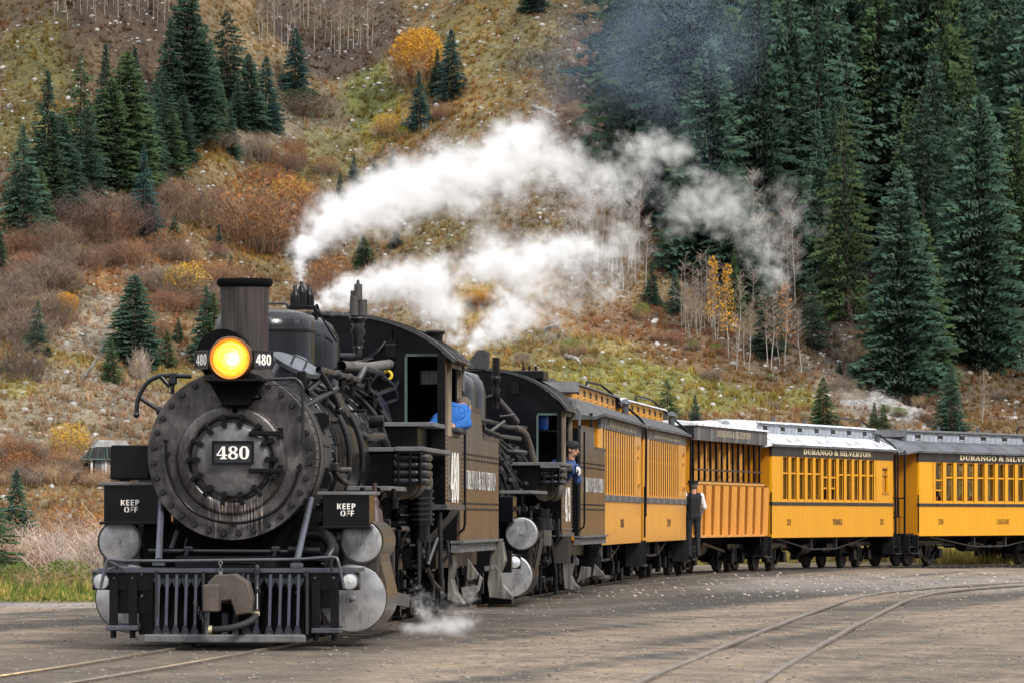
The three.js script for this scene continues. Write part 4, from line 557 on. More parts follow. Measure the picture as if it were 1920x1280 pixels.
{
  const E = E1, q = q1, ring = (n, r, z, a0 = 0, cy = BY) => Array.from({ length: n }, (_, i) => V(Math.sin(a0 + (i / n) * 6.2832) * r, cy + Math.cos(a0 + (i / n) * 6.2832) * r, z));
  // smokebox front
  const front = part('smokebox_front', planar(lathe([[0.001, 0], [0.845, 0], [0.85, -0.01], [0.85, -0.06]], 72, 'z', 0, BY, 0), 0.85, BY), plateMat, E, 'round grey-brown smokebox front with water streaks', true);
  bolts('bolt', front, M.pipe, ring(32, 0.785, 0, 0.1), 0.034, 0.04);
  part('raised_ring', planar(lathe([[0.56, 0.0], [0.545, 0.045], [0.515, 0.062], [0.455, 0.066], [0.43, 0.058], [0.415, 0.035], [0.41, 0.0]], 72, 'z', 0, BY - 0.045, 0.0), 0.85, BY), plateMat, front, null, true);
  const door = part('smokebox_door', lathe([[0.375, 0.03], [0.375, 0.075], [0.35, 0.095], [0.3, 0.112], [0.2, 0.128], [0.1, 0.137], [0.001, 0.14]].reverse(), 64, 'z', 0.02, BY - 0.045, 0), doorMat, E, 'paler domed smokebox door in the middle');
  for (let i = 0; i < 14; i++) { const a = 0.22 + (i / 14) * 6.2832; const m = part('door_clamp', merge([rb(0.05, 0.13, 0.04, 0, 0.395, 0.1, 0.01), cyl(0.022, 0.022, 0.1, 0, 0.43, 0.1, 'z', 8), cyl(0.034, 0.034, 0.03, 0, 0.36, 0.135, 'z', 6)]), M.black, door); m.position.set(0.02, BY - 0.045, 0); m.rotation.z = -a; }
  for (const py of [812, 882]) { const a = q(466, py, -0.15), b = q(525, py, -0.12); part('door_hinge', [rb(a.distanceTo(b), 0.05, 0.035, (a.x + b.x) / 2, a.y, 0.15, 0.01), cyl(0.03, 0.03, 0.12, b.x, a.y, 0.11, 'y', 10), ...[0.15, 0.4, 0.65].map((k) => cyl(0.016, 0.016, 0.02, lerp(a.x, b.x, k), a.y, 0.176, 'z', 8))], M.black, door); }
  const np = q(436, 848, -0.2), plate = part('number_plate', [rb(0.42, 0.235, 0.03, np.x, np.y, 0.175, 0.008)], std({ color: lin(0.012, 0.013, 0.018), roughness: 0.45 }), E, 'black number plate reading 480');
  part('plate_frame', [bx(0.42, 0.022, 0.03, np.x, np.y + 0.108, 0.192), bx(0.42, 0.022, 0.03, np.x, np.y - 0.108, 0.192), bx(0.022, 0.194, 0.03, np.x + 0.2, np.y, 0.192), bx(0.022, 0.194, 0.03, np.x - 0.2, np.y, 0.192)], M.blackGloss, plate);
  part('number', letters('480', 0.13, 0.325, 0.012, font.serif).translate(np.x, np.y, 0.19), whiteMat, plate);
  part('front_handrail', [curve([[310, 827], [312, 868], [327, 915], [358, 955], [398, 974], [437, 980], [478, 974], [520, 953], [548, 915], [563, 868]].map(([x, y]) => { const p = q(x, y, -0.07); return p; }), 0.015, 60, 8), ...[[313, 850], [437, 982], [561, 876]].map(([x, y]) => { const p = q(x, y, -0.04); return cyl(0.026, 0.03, 0.1, p.x, p.y, 0.04, 'z', 10); }), ball(0.024, ...q(310, 825, -0.07).toArray())], M.blackGloss, E);
  { const p = [q(472, 712, -0.1), q(556, 709, -0.1), q(567, 722, -0.1), q(568, 832, -0.1)]; part('grab_rail', [pipe(p, 0.016, 0.07), pipe([q(487, 713, -0.1), q(500, 722, -0.08), q(540, 720, -0.08), q(552, 711, -0.08)], 0.007, 0.06, 6)], M.pipe, E); }
  // headlight
  const hl = q(431, 672, -0.32), HL = part('headlight', [lathe([[0.205, 0.04], [0.215, 0.03], [0.222, 0.0], [0.21, -0.03], [0.205, -0.32], [0.12, -0.4], [0.001, -0.42]], 48, 'z', hl.x, hl.y, 0.3), lathe([[0.185, 0.0], [0.185, 0.045], [0.205, 0.04]], 48, 'z', hl.x, hl.y, 0.3)], std({ color: lin(0.2, 0.075, 0.02), map: T.dust, roughness: 0.4, metalness: 0.5 }), E, 'lit amber headlight above the smokebox front');  // amber lamp glow is painted into the housing colour
  const glow = (() => { const n = 256, c = document.createElement('canvas'); c.width = c.height = n; const g = c.getContext('2d'), R = rng(3); g.fillStyle = '#ff9a0a'; g.fillRect(0, 0, n, n); const a = g.createRadialGradient(n * 0.6, n * 0.52, 4, n * 0.52, n * 0.5, n * 0.5); a.addColorStop(0, '#fff8d8'); a.addColorStop(0.2, '#fffbe0'); a.addColorStop(0.3, '#fff0a0'); a.addColorStop(0.42, '#ffdd50'); a.addColorStop(0.66, '#ffbe1a'); a.addColorStop(0.85, '#ff9d08'); a.addColorStop(1, '#c85a00'); g.fillStyle = a; g.fillRect(0, 0, n, n); for (let i = 0; i < 80; i++) { g.strokeStyle = `rgba(${R() < 0.5 ? '255,250,200' : '170,62,0'},${0.14 + 0.3 * R()})`; g.lineWidth = 2 + 5 * R(); g.beginPath(); const b = R() * 6.28; g.arc(n * 0.5, n * 0.48, n * (0.08 + 0.38 * R()), b, b + 0.5 + R()); g.stroke(); } g.fillStyle = 'rgba(150,60,0,0.5)'; g.beginPath(); g.ellipse(n * 0.47, n * 0.47, n * 0.09, n * 0.06, 0.6, 0, 6.3); g.fill(); const t = new THREE.CanvasTexture(c); t.colorSpace = THREE.SRGBColorSpace; return t; })();
  part('headlight_lens', planar(lathe([[0.001, 0.035], [0.09, 0.028], [0.184, 0.0]], 48, 'z', hl.x, hl.y, 0.315), 0.185, hl.y, hl.x), std({ color: lin(0.05, 0.04, 0.02), emissive: lin(1, 1, 1), emissiveMap: glow, emissiveIntensity: 1.15, roughness: 0.15 }), HL, null, true);
  const spot = new THREE.SpotLight(new THREE.Color(1, 0.66, 0.2), 8, 0, 1.1, 0.6); spot.name = 'headlight_beam'; spot.position.set(hl.x, hl.y, 0.4); spot.target.position.set(hl.x, hl.y - 0.4, 8); spot.castShadow = true; spot.shadow.radius = 8; E.add(spot, spot.target); const halo = new THREE.PointLight(new THREE.Color(1, 0.6, 0.15), 0.5); halo.name = 'headlight_glow'; halo.position.set(hl.x, hl.y, 0.42); halo.castShadow = true; halo.shadow.radius = 6; E.add(halo);
  for (const e of [1, -1]) { const nb = part('number_board', [rb(0.3, 0.185, 0.16, 0, 0, -0.08, 0.012), rb(0.27, 0.155, 0.01, 0, 0, 0.002, 0.004)], std({ color: lin(0.02, 0.018, 0.018), roughness: 0.5 }), HL), c = q(e > 0 ? 492 : 379, 674, -0.12); nb.position.set(c.x, c.y, 0.12); nb.rotation.y = e * 0.98; part('number', letters('480', 0.11, 0.23, 0.004).translate(0, 0, 0.009), whiteMat, nb); part('board_frame', [bx(0.3, 0.014, 0.02, 0, 0.086, 0.004), bx(0.3, 0.014, 0.02, 0, -0.086, 0.004), bx(0.014, 0.158, 0.02, 0.143, 0, 0.004), bx(0.014, 0.158, 0.02, -0.143, 0, 0.004)], M.pipe, nb); }
  { const a = q(388, 713, -0.35), b = q(487, 713, -0.35), c = q(470, 755, -0.1); part('headlight_bracket', [rb(b.x - a.x + 0.05, 0.025, 0.5, (a.x + b.x) / 2, a.y, 0.16, 0.01), slab([[-0.25, 0], [0.25, 0], [0.12, c.y - a.y], [-0.12, c.y - a.y]], 0.2, 0.01).translate((a.x + b.x) / 2, a.y - 0.02, 0.02), rb(0.06, 0.16, 0.03, (a.x + b.x) / 2 - 0.02, c.y - 0.02, 0.06, 0.02), pipe([q(480, 716, -0.2), q(483, 735, -0.2), q(490, 745, -0.15), q(470, 750, -0.1)], 0.012, 0.04)], M.soot, E);
    const d = q(402, 668, 0.35); part('lamp_hood', [cyl(0.26, 0.26, 0.4, d.x + 0.1, d.y + 0.01, -0.35, 'z', 32)], M.soot, E); }
  // smokebox, boiler, stack, domes
  part('smokebox', [cyl(0.835, 0.835, 1.98, 0, BY, -1.04, 'z', 64)], std({ color: lin(0.055, 0.047, 0.04), map: T.streak, roughness: 0.7, bumpMap: T.bump, bumpScale: 0.004 }), E);
  const barrel = part('boiler', [cyl(0.88, 0.86, 4.7, 0, BY, -4.38, 'z', 64), cyl(0.95, 0.88, 2.2, 0, BY - 0.02, -7.83, 'z', 64)], jacketMat, E);
  for (const [t, r] of [[0.5, 0.845], [1.95, 0.87], [2.02, 0.885], [3.2, 0.885], [3.3, 0.885], [4.5, 0.89], [5.6, 0.895], [6.7, 0.905], [7.6, 0.94]]) part('boiler_band', [lathe([[r - 0.05, -0.03], [r, -0.028], [r, 0.028], [r - 0.05, 0.03]], 64, 'z', 0, BY, -t)], t < 1 ? M.black : M.blackGloss, barrel);
  part('rivet_row', [0.14, 0.2, 1.7, 1.78, 2.0].flatMap((t) => Array.from({ length: 26 }, (_, i) => { const a = -0.3 + (i / 26) * 2.6, g = boltGeo.clone().scale(0.018, 0.018, 0.016); g.rotateY(Math.PI / 2); g.rotateZ(Math.PI / 2 - a); return g.translate(Math.sin(a) * 0.835, BY + Math.cos(a) * 0.835, -t); })), M.pipe, barrel);
  const sy = q(462, 523, 0.95).y;
  const stack = part('smokestack', lathe([[0.34, BY + 0.72], [0.31, BY + 0.82], [0.262, BY + 0.9], [0.243, BY + 1.0], [0.243, sy - 0.3], [0.25, sy - 0.12], [0.252, sy - 0.075]], 48, 'y', 0.015, 0, -0.95), stackMat, E, 'weathered brown smokestack', false);
  part('stack_rim', lathe([[0.252, sy - 0.085], [0.272, sy - 0.075], [0.285, sy - 0.05], [0.285, sy - 0.012], [0.27, sy], [0.235, sy], [0.222, sy - 0.05], [0.222, sy - 0.6]], 48, 'y', 0.015, 0, -0.95), M.soot, stack);
  const domeMat = phy({ color: lin(0.009, 0.010, 0.014), map: T.dust, roughness: 0.32, roughnessMap: T.rough, bumpMap: T.bump, bumpScale: 0.004, specularIntensity: 0.7 });
  const d1 = q(550, 580, 2.8).y, d2 = q(600, 588, 5.2).y;
  const sand = part('sand_dome', lathe([[0.56, BY + 0.6], [0.55, BY + 0.85], [0.53, BY + 0.9], [0.53, d1 - 0.22], [0.515, d1 - 0.12], [0.46, d1 - 0.05], [0.35, d1 - 0.015], [0.15, d1], [0.001, d1 + 0.005]].reverse(), 56, 'y', 0, 0, -2.8), domeMat, E);
  part('dome_band', lathe([[0.532, d1 - 0.25], [0.538, d1 - 0.245], [0.538, d1 - 0.21], [0.528, d1 - 0.2]], 56, 'y', 0, 0, -2.8), M.black, sand);
  part('dome_handrail', pipe([V(-0.3, d1 - 0.02, -2.6), V(-0.3, d1 + 0.05, -2.6), V(0.25, d1 + 0.06, -2.75), V(0.25, d1, -2.75)], 0.012, 0.04), M.pipe, sand);
  part('steam_dome', lathe([[0.62, BY + 0.6], [0.56, BY + 0.85], [0.555, BY + 0.95], [0.555, d2 - 0.36], [0.53, d2 - 0.24], [0.46, d2 - 0.12], [0.34, d2 - 0.045], [0.18, d2 - 0.008], [0.001, d2]].reverse(), 56, 'y', 0, 0, -5.2), domeMat, E);
  { const b = q(567, 577, 4.3), vv = part('safety_valves', [rb(0.3, 0.04, 0.3, b.x, b.y, -4.3, 0.01)], M.black, E); [[553, 552], [565, 545], [579, 551]].forEach(([px, py], i) => { const p = q(px, py, 4.2 + i * 0.1); part('valve', lathe([[0.001, 0.1], [0.02, 0.1], [0.022, 0.05], [0.036, 0.04], [0.04, 0.02], [0.05, 0], [0.058, -0.03], [0.058, b.y - p.y]], 16, 'y', p.x, p.y, p.z), M.black, vv); }); part('valve_pipe', [pipe([q(592, 600, 4.3), q(588, 580, 4.3), q(594, 570, 4.3), q(600, 590, 4.6), q(630, 640, 5)], 0.011, 0.06), pipe([q(586, 592, 4.2), q(597, 580, 4.2), q(592, 600, 4.2)], 0.02, 0.05)], M.black, vv); }
  { const t = 5.6, b = q(671, 652, t), top = q(671, 525, t), f = (py) => q(671, py, t).y, wh = part('whistle', [lathe([[0.06, b.y], [0.045, f(645)], [0.075, f(640)], [0.05, f(634)], [0.085, f(622)], [0.06, f(612)], [0.08, f(608)], [0.055, f(603)], [0.1, f(600)], [0.1, f(594)], [0.04, f(592)]], 20, 'y', b.x, 0, -t), pipe([V(b.x, b.y + 0.02, -t), V(b.x, b.y - 0.1, -t), V(b.x - 0.3, b.y - 0.1, -t)], 0.045, 0.05, 10), cyl(0.012, 0.035, 0.1, top.x, top.y - 0.05, -t, 'y', 10)], M.pipe, E, 'tall stepped chime whistle');
    [[662, 545, 0.035], [671, 533, 0.045], [680, 562, 0.05], [665, 556, 0.05]].forEach(([px, py, r], i) => { const a = q(px, py, t), y0 = f(592); part('chime_tube', cyl(r, r * 1.1, a.y - y0, a.x, (a.y + y0) / 2, -t + (i - 1.5) * 0.03, 'y', 14), std({ color: lin(0.075, 0.066, 0.062), map: T.dust, roughness: 0.6 }), wh); }); }
  { const p = q(555, 684, 1.3), m = part('feedwater_lid', [cyl(0.27, 0.27, 0.045, 0, 0, 0, 'y', 40), cyl(0.2, 0.22, 0.25, 0, -0.14, 0, 'y', 24), pipe([V(-0.05, 0.02, 0.12), V(-0.05, 0.12, 0.12), V(0.09, 0.12, 0.12), V(0.09, 0.02, 0.12)], 0.012, 0.03)], M.steel, E, 'flat round lid with a handle on the shoulder of the boiler'); m.position.set(p.x, p.y, -1.3); m.rotation.set(0.22, 0, -0.42); }
  // pipes and rails over the boiler
  const P = (list, r, mat = M.pipe, name = 'boiler_pipe', bend = 0.1) => part(name, pipe(list.map(([x, y, t]) => q(x, y, t)), r, bend, 10), mat, E);
  { const a = q(636, 768, 1.7); part('boiler_handrail', [pipe([[597, 690, 1.3], [628, 745, 1.6], [636, 768, 1.7]].map((k) => q(...k)), 0.03, 0.08, 10), ball(0.05, a.x, a.y, a.z), pipe([[570, 762, 1.0], [632, 728, 1.65]].map((k) => q(...k)), 0.03, 0.05, 10), pipe([[597, 692, 1.3], [640, 703, 3], [672, 712, 4.6]].map((k) => q(...k)), 0.032, 0.1, 10), pipe([[672, 712, 4.6], [684, 690, 5.4], [716, 700, 7.4]].map((k) => q(...k)), 0.034, 0.08, 10), ...[[609, 698, 1.9], [632, 702, 2.6], [655, 708, 3.7], [700, 697, 6.4]].map((k) => ball(0.05, ...q(...k).toArray())), ...[[[609, 698, 1.9], [580, 730, 1.9]], [[655, 708, 3.7], [632, 733, 3.7]], [[705, 700, 6.6], [680, 730, 6.6]], [[575, 733, 1.1], [600, 712, 1.4]]].map((k) => pipe(k.map((m) => q(...m)), 0.03, 0.05, 8))], M.pipe, E); }
  P([[622, 735, 2.4], [650, 785, 3.8], [670, 811, 5], [684, 818, 5.2], [718, 818, 6.2], [725, 840, 6.3]], 0.052, M.pipe, 'feed_pipe');
  P([[640, 685, 5.2], [690, 688, 6.8], [730, 682, 8.75]], 0.055, std({ color: lin(0.2, 0.185, 0.17), map: T.dust, roughness: 0.85 }), 'lagged_steam_pipe');
  P([[715, 702, 7.4], [738, 722, 8.3], [745, 748, 8.6], [722, 755, 8.2]], 0.022); P([[690, 745, 6.5], [740, 726, 8.4], [745, 715, 8.7]], 0.025); P([[640, 672, 5.5], [665, 684, 6.5], [700, 665, 8.6], [712, 650, 8.75]], 0.014); P([[660, 715, 4.8], [700, 735, 6.8], [735, 800, 8.3]], 0.035); P([[700, 730, 7.2], [722, 760, 8.2], [732, 795, 8.4]], 0.03);
  const arc = (t, a0, a1, r) => curve(Array.from({ length: 9 }, (_, i) => { const a = lerp(a0, a1, i / 8); return V(Math.sin(a) * r, BY + Math.cos(a) * r, -t - i * 0.03); }), 0.028, 24, 8);
  part('injector_pipe', [arc(2.3, 0.35, 1.75, 0.93), arc(3.6, 0.4, 1.7, 0.94), arc(2.55, 0.4, 1.55, 0.92), arc(6.4, 0.45, 1.6, 0.97), arc(7.3, 0.4, 1.4, 0.99)], M.pipe, E);
  part('boiler_fitting', [rb(0.22, 0.03, 0.1, ...q(668, 770, 4.9).toArray()), rb(0.1, 0.1, 0.1, ...q(594, 705, 1.4).toArray()), rb(0.09, 0.14, 0.09, ...q(566, 707, 0.9).toArray(), 0.02), cyl(0.07, 0.07, 0.16, ...q(706, 790, 5.6).toArray(), 'x', 12), ...[[640, 720, 3.2], [660, 730, 4.4], [610, 745, 2.2], [690, 722, 5.8], [700, 752, 6.6]].flatMap((k) => { const p = q(...k); return [cyl(0.035, 0.035, 0.14, p.x, p.y, p.z, 'y', 10), rb(0.11, 0.04, 0.06, p.x, p.y + 0.06, p.z, 0.01)]; })], M.black, E);
  { const p = q(726, 703, 8.6); part('yellow_valve_wheel', [new THREE.TorusGeometry(0.05, 0.018, 8, 18).translate(p.x, p.y, p.z)], std({ color: lin(0.75, 0.5, 0.03), roughness: 0.5 }), E); }
  // bell-end pipe on the far shoulder
  { const g = (a) => a.map(([x, y]) => q(x, y, 0.7)); part('shoulder_rail', [pipe(g([[255, 776], [257, 745], [276, 714], [300, 703], [358, 705]]), 0.024, 0.1, 10), ball(0.034, ...q(255, 777, 0.7).toArray()), pipe(g([[263, 746], [300, 770]]), 0.024, 0.05, 10), pipe(g([[300, 704], [318, 724]]), 0.026, 0.03, 8), rb(0.075, 0.12, 0.09, ...q(324, 709, 0.7).toArray(), 0.015), rod(q(324, 712, 0.7), q(322, 738, 0.7), 0.02), cyl(0.045, 0.045, 0.05, ...q(298, 769, 0.7).toArray(), 'x', 10)], M.pipe, E); }
  // cab
  const cf = (px, py) => q(px, py, 8.9), cw = cf(835, 800).x, cy0 = q(858, 946, 11.1).y;
  cab(E, { t0: 8.9, t1: 11.25, w: cw, y0: cy0, eave: cf(832, 668).y, top: cf(640, 588).y, door: [cf(764, 700).x, cf(764, 792).y, cf(820, 700).x, cf(800, 668).y], win: [0.35, q(850, 812, 10).y, 1.8, q(850, 690, 10).y], number: '480', numY: q(850, 895, 10.2).y, numH: 0.6 });
  { const b = q(733, 655, 8.86), c = q(733, 628, 8.86), m = part('cab_front_box', [rb(0.12, 0.2, 0.08, b.x, b.y, -8.84, 0.01), rod(V(b.x, b.y + 0.1, -8.84), V(b.x, c.y + 0.06, -8.84), 0.022)], M.black, E); part('box_lid', rb(0.13, 0.03, 0.09, b.x, b.y + 0.05, -8.83, 0.005), M.pipe, m); }
  part('cab_wire', [curve([q(650, 672, 8.8), q(680, 678, 8.8), q(705, 662, 8.8), q(722, 640, 8.8)], 0.008, 20, 5), curve([q(640, 664, 8.8), q(660, 676, 8.8), q(700, 672, 8.8)], 0.008, 20, 5)], M.worn, E);
  { const a = q(806, 707, 9.6); part('cab_curtain', Array.from({ length: 9 }, (_, i) => bx(0.022, 0.16, 0.02, a.x - 0.1 + i * 0.024, a.y, a.z + 0.01 * (i % 2))), std({ color: lin(0.35, 0.35, 0.37), map: T.streak, roughness: 0.9 }), E); }
  { const p = q(815, 625, 10.4); part('roof_ventilator', [lathe([[0.001, p.y + 0.03], [0.12, p.y + 0.03], [0.125, p.y], [0.095, p.y - 0.03], [0.085, p.y - 0.3]], 24, 'y', p.x, 0, -10.4)], M.black, E); }
  { const p = q(858, 685, 10.9); part('wind_deflector', [rb(0.05, 0.35, 0.3, p.x, p.y - 0.02, -11, 0.01), rod(V(p.x + 0.05, p.y + 0.1, -11.1), V(p.x + 0.05, p.y - 0.3, -11.1), 0.02)], M.worn, E); part('mirror', [rb(0.05, 0.2, 0.1, ...q(866, 725, 11.2).toArray(), 0.02)], M.black, E); }
  // running boards, stepping up towards the cab on both sides
  for (const e of [1, -1]) {
    const board = (x0, x1, py, t0, t1, mat = M.worn) => { const y = q(700, py, t0).y; part('running_board', [rb(x1 - x0, 0.05, t1 - t0, e * (x0 + x1) / 2, y, -(t0 + t1) / 2, 0.01)], mat, E); return y; };
    const X = (px, t) => q(px, 800, t).x;
    const yA = board(X(702, 7.2), X(812, 7.2), 795, 7.2, 8.85), yB = board(X(655, 5.4), X(800, 5.4), 842, 5.4, 8.8), yC = board(X(630, 3.4), X(730, 3.4), 915, 3.4, 5.5), yD = board(X(552, 1.2), X(612, 1.2), 783, 1.2, 2.6, M.black);
    part('tool_box', [rb(X(782, 7.25) - X(720, 7.25), 0.22, 1.2, e * (X(782, 7.25) + X(720, 7.25)) / 2, yA - 0.14, -7.95, 0.01)], M.blackGloss, E);
    part('side_tank', [rb(X(737, 5.5) - X(655, 5.5), 0.42, 2.2, e * (X(737, 5.5) + X(655, 5.5)) / 2, yB - 0.24, -6.65, 0.015)], M.blackGloss, E);
    const res = q(748, 912, 5.6); part('air_reservoir', [cyl(0.2, 0.2, 2.0, e * res.x, res.y + 0.06, -6.7, 'z', 28), lathe([[0.2, 0], [0.16, 0.04], [0.001, 0.06]].reverse(), 28, 'z', e * res.x, res.y + 0.06, -5.7)], std({ color: lin(0.14, 0.12, 0.10), map: T.streak, roughness: 0.7 }), E);
    part('reservoir_strap', [lathe([[0.2, -0.03], [0.212, -0.028], [0.212, 0.028], [0.2, 0.03]], 28, 'z', e * res.x, res.y + 0.06, -6.0)], M.black, E);
    if (e > 0) { const c = q(742, 853, 5.35), c2 = q(797, 853, 5.35); const ct = part('cooling_coil', [rb(c2.x - c.x, 0.05, 0.2, (c.x + c2.x) / 2, c.y + 0.07, -5.35, 0.01)], M.worn, E, 'stack of black cooling tubes with return bends'); coils(E, q, c.x, c2.x - 0.04, c.y - 0.02, 5.4, 4, 0.043, (c.y - q(742, 913, 5.35).y) / 4, ct); }
    // front rack brackets beside the smokebox
    const k = (px, py, t) => { const p = q(px, py, t); return V(e * p.x, p.y, p.z); };
    part('front_bracket', [bar(k(548, 778, 1.1), k(612, 776, 1.1), 0.05, 0.03), bar(k(612, 776, 1.1), k(612, 800, 1.1), 0.05, 0.03), bar(k(548, 812, 1.1), k(612, 800, 1.1), 0.05, 0.03), bar(k(582, 777, 1.1), k(582, 806, 1.1), 0.03, 0.03), rb(0.35, 0.03, 0.6, ...k(582, 835, 1.2).toArray(), 0.01), bar(k(548, 872, 1.1), k(612, 886, 1.1), 0.04, 0.03), bar(k(612, 876, 1.1), k(612, 914, 1.1), 0.05, 0.03), bar(k(545, 908, 1.1), k(616, 912, 1.1), 0.06, 0.04), bar(k(585, 880, 1.1), k(585, 910, 1.1), 0.03, 0.03), rb(0.1, 0.12, 0.2, ...k(600, 805, 1.2).toArray(), 0.02), cyl(0.06, 0.06, 0.12, ...k(608, 790, 1.15).toArray(), 'z', 12), cyl(0.07, 0.07, 0.14, ...k(610, 896, 1.15).toArray(), 'z', 12), rb(0.2, 0.14, 0.3, ...k(575, 850, 1.3).toArray(), 0.02)], M.black, E);
    part('smokebox_side_fittings', [pipe([k(600, 850, 1.3), k(640, 900, 2.2), k(650, 905, 2.4)], 0.03, 0.05), cyl(0.09, 0.09, 0.1, ...k(622, 852, 1.8).toArray(), 'x', 14), pipe([k(622, 868, 1.8), k(634, 880, 2), k(655, 880, 2.4)], 0.03, 0.05), rb(0.16, 0.1, 0.1, ...k(620, 875, 1.6).toArray(), 0.02)], M.pipe, E);
    // keep-off boxes over the valve chests
    const b0 = e > 0 ? q(604, 926, 0.35) : q(194, 908, 0.35), b1 = e > 0 ? q(692, 988, 0.35) : q(306, 980, 0.35), bxw = b1.x - b0.x, bh = b0.y - b1.y, bc = (b0.x + b1.x) / 2;
    const box = part('step_box', [rb(bxw, bh, 0.6, bc, (b0.y + b1.y) / 2, -0.65, 0.008), rb(bxw + 0.06, 0.03, 0.66, bc - 0.01, b1.y, -0.64, 0.008)], M.blackGloss, E, e > 0 ? 'right step box lettered KEEP OFF' : 'left step box lettered KEEP OFF');
    part('box_tread', rb(bxw + 0.1, 0.035, 0.68, bc, b0.y + 0.01, -0.64, 0.008), M.worn, box);
    const kx = e > 0 ? q(649, 955, 0.35) : q(243, 948, 0.35);
    part('keep_off_lettering', [letters('KEEP', 0.058, 0.185, 0.003).translate(kx.x, kx.y + 0.034, -0.349), letters('OFF', 0.058, 0.135, 0.003).translate(kx.x + 0.01, kx.y - 0.036, -0.349)], whiteMat, box);
    part('stencil_gap', [[-0.05, 0.034], [-0.0, 0.034], [0.045, 0.034], [-0.035, -0.036], [0.01, -0.036]].map(([x, y]) => bx(0.008, 0.07, 0.004, kx.x + x, kx.y + y, -0.3455)), M.blackGloss, box);
    // cylinders
    const vc = e > 0 ? q(678, 1015, 0.6) : q(223, 1015, 0.6), lc = e > 0 ? q(661, 1121, 0.6) : q(241, 1121, 0.6);
    const cylr = part('cylinder_casting', [cyl(0.35, 0.35, 1.15, lc.x, lc.y, -1.2, 'z', 48), cyl(0.225, 0.225, 1.3, vc.x, vc.y, -1.25, 'z', 40), rb(0.42, 0.5, 1.1, (vc.x + lc.x) / 2 + e * 0.02, (vc.y + lc.y) / 2, -1.2, 0.05), slab([[-0.32, 0], [0.34, 0.1], [0.23, 0.55], [-0.2, 0.6]], 1.05).translate(lc.x, lc.y, -1.75).scale(1, 1, 1)], phy({ color: lin(0.05, 0.04, 0.03), map: T.streak, roughness: 0.35, roughnessMap: T.rough, clearcoat: 0.4, clearcoatRoughness: 0.3 }), E, 'brown-black steam cylinder casing');
    part('valve_chest_cover', [lathe([[0.21, -0.05], [0.213, -0.01], [0.2, 0.004], [0.05, 0.012], [0.001, 0.012]].reverse(), 48, 'z', vc.x, vc.y, -0.6), cyl(0.016, 0.02, 0.03, vc.x, vc.y, -0.575, 'z', 8)], coverMat, cylr, 'round grey valve chest cover');
    part('cylinder_cover', [lathe([[0.345, -0.06], [0.348, -0.02], [0.335, 0.0], [0.05, 0.014], [0.001, 0.014]].reverse(), 56, 'z', lc.x, lc.y, -0.62), cyl(0.02, 0.026, 0.03, lc.x, lc.y, -0.59, 'z', 8)], coverMat, cylr, 'large round grey cylinder cover');
    part('relief_valve', [lathe([[0.03, 0.25], [0.05, 0.2], [0.04, 0.15], [0.075, 0.12], [0.09, 0], [0.12, -0.03]], 14, 'y', vc.x - e * -0.05, vc.y + 0.2, -1.45), rod(V(vc.x + e * 0.05, vc.y + 0.4, -1.45), V(vc.x + e * 0.05, vc.y + 0.6, -1.45), 0.025)], std({ color: lin(0.08, 0.04, 0.035), map: T.dust, roughness: 0.5 }), cylr);
    const chrome = part('cylinder_steps', [bar(V(vc.x - e * 0.3, vc.y + 0.1, -0.62), V(lc.x - e * 0.35, lc.y + 0.1, -0.62), 0.05, 0.1)], M.black, cylr);
    // motion
    const cx = e * 1.14; part('piston_rod', [rod(V(cx, lc.y, -1.75), V(cx, lc.y, -2.6), 0.045), rb(0.16, 0.3, 0.3, cx, lc.y, -2.7, 0.03)], M.steel, E);
    part('crosshead_guide', [rb(0.12, 0.06, 1.35, cx, lc.y + 0.2, -2.5, 0.01), rb(0.12, 0.06, 1.35, cx, lc.y - 0.2, -2.5, 0.01), rb(0.12, 0.7, 0.1, cx, lc.y + 0.05, -3.2, 0.02)], M.black, E);
    part('main_rod', [bar(V(cx + e * 0.06, lc.y, -2.7), V(cx + e * 0.06, 0.35, -6.2), 0.07, 0.14)], M.steel, E); part('side_rod', [bar(V(cx, 0.32, -4.0), V(cx, 0.32, -8.0), 0.06, 0.12)], M.steel, E);
    part('valve_gear', [bar(V(cx, vc.y, -1.9), V(cx, vc.y, -3.3), 0.05, 0.05), bar(V(cx, lc.y - 0.15, -2.65), V(cx + e * 0.03, vc.y, -2.9), 0.05, 0.06), bar(V(cx, vc.y - 0.05, -3.3), V(cx, vc.y - 0.25, -4.6), 0.06, 0.09), rb(0.14, 0.5, 0.14, cx, vc.y - 0.12, -4.65, 0.03), bar(V(cx, 0.55, -4.7), V(cx, 0.3, -6.2), 0.05, 0.07)], M.pipe, E);
    part('frame_plate', [bx(0.06, 0.55, 6.8, e * 0.78, 0.72, -5.4)], M.black, E);
    part('brake_gear', [3.4, 4.75, 6.05, 7.35].map((t) => bar(V(e * 0.5, 0.8, -t), V(e * 0.5, 0.2, -t + 0.05), 0.09, 0.1)), M.black, E);
    const pump = q(787, 965, 6.9); const pm = part('air_pump', [cyl(0.14, 0.14, 0.34, e * pump.x, pump.y + 0.08, -6.9, 'y', 20), cyl(0.11, 0.11, 0.2, e * pump.x, pump.y - 0.2, -6.9, 'y', 18), cyl(0.155, 0.155, 0.04, e * pump.x, pump.y + 0.27, -6.9, 'y', 20), cyl(0.155, 0.155, 0.03, e * pump.x, pump.y - 0.1, -6.9, 'y', 20), cyl(0.04, 0.05, 0.2, e * pump.x, pump.y + 0.37, -6.9, 'y', 10)], M.blackGloss, E);
    part('pump_fin', [0, 1, 2, 3, 4].map((i) => cyl(0.165, 0.165, 0.02, e * pump.x, pump.y - 0.05 + i * 0.06, -6.9, 'y', 20)), M.pipe, pm);
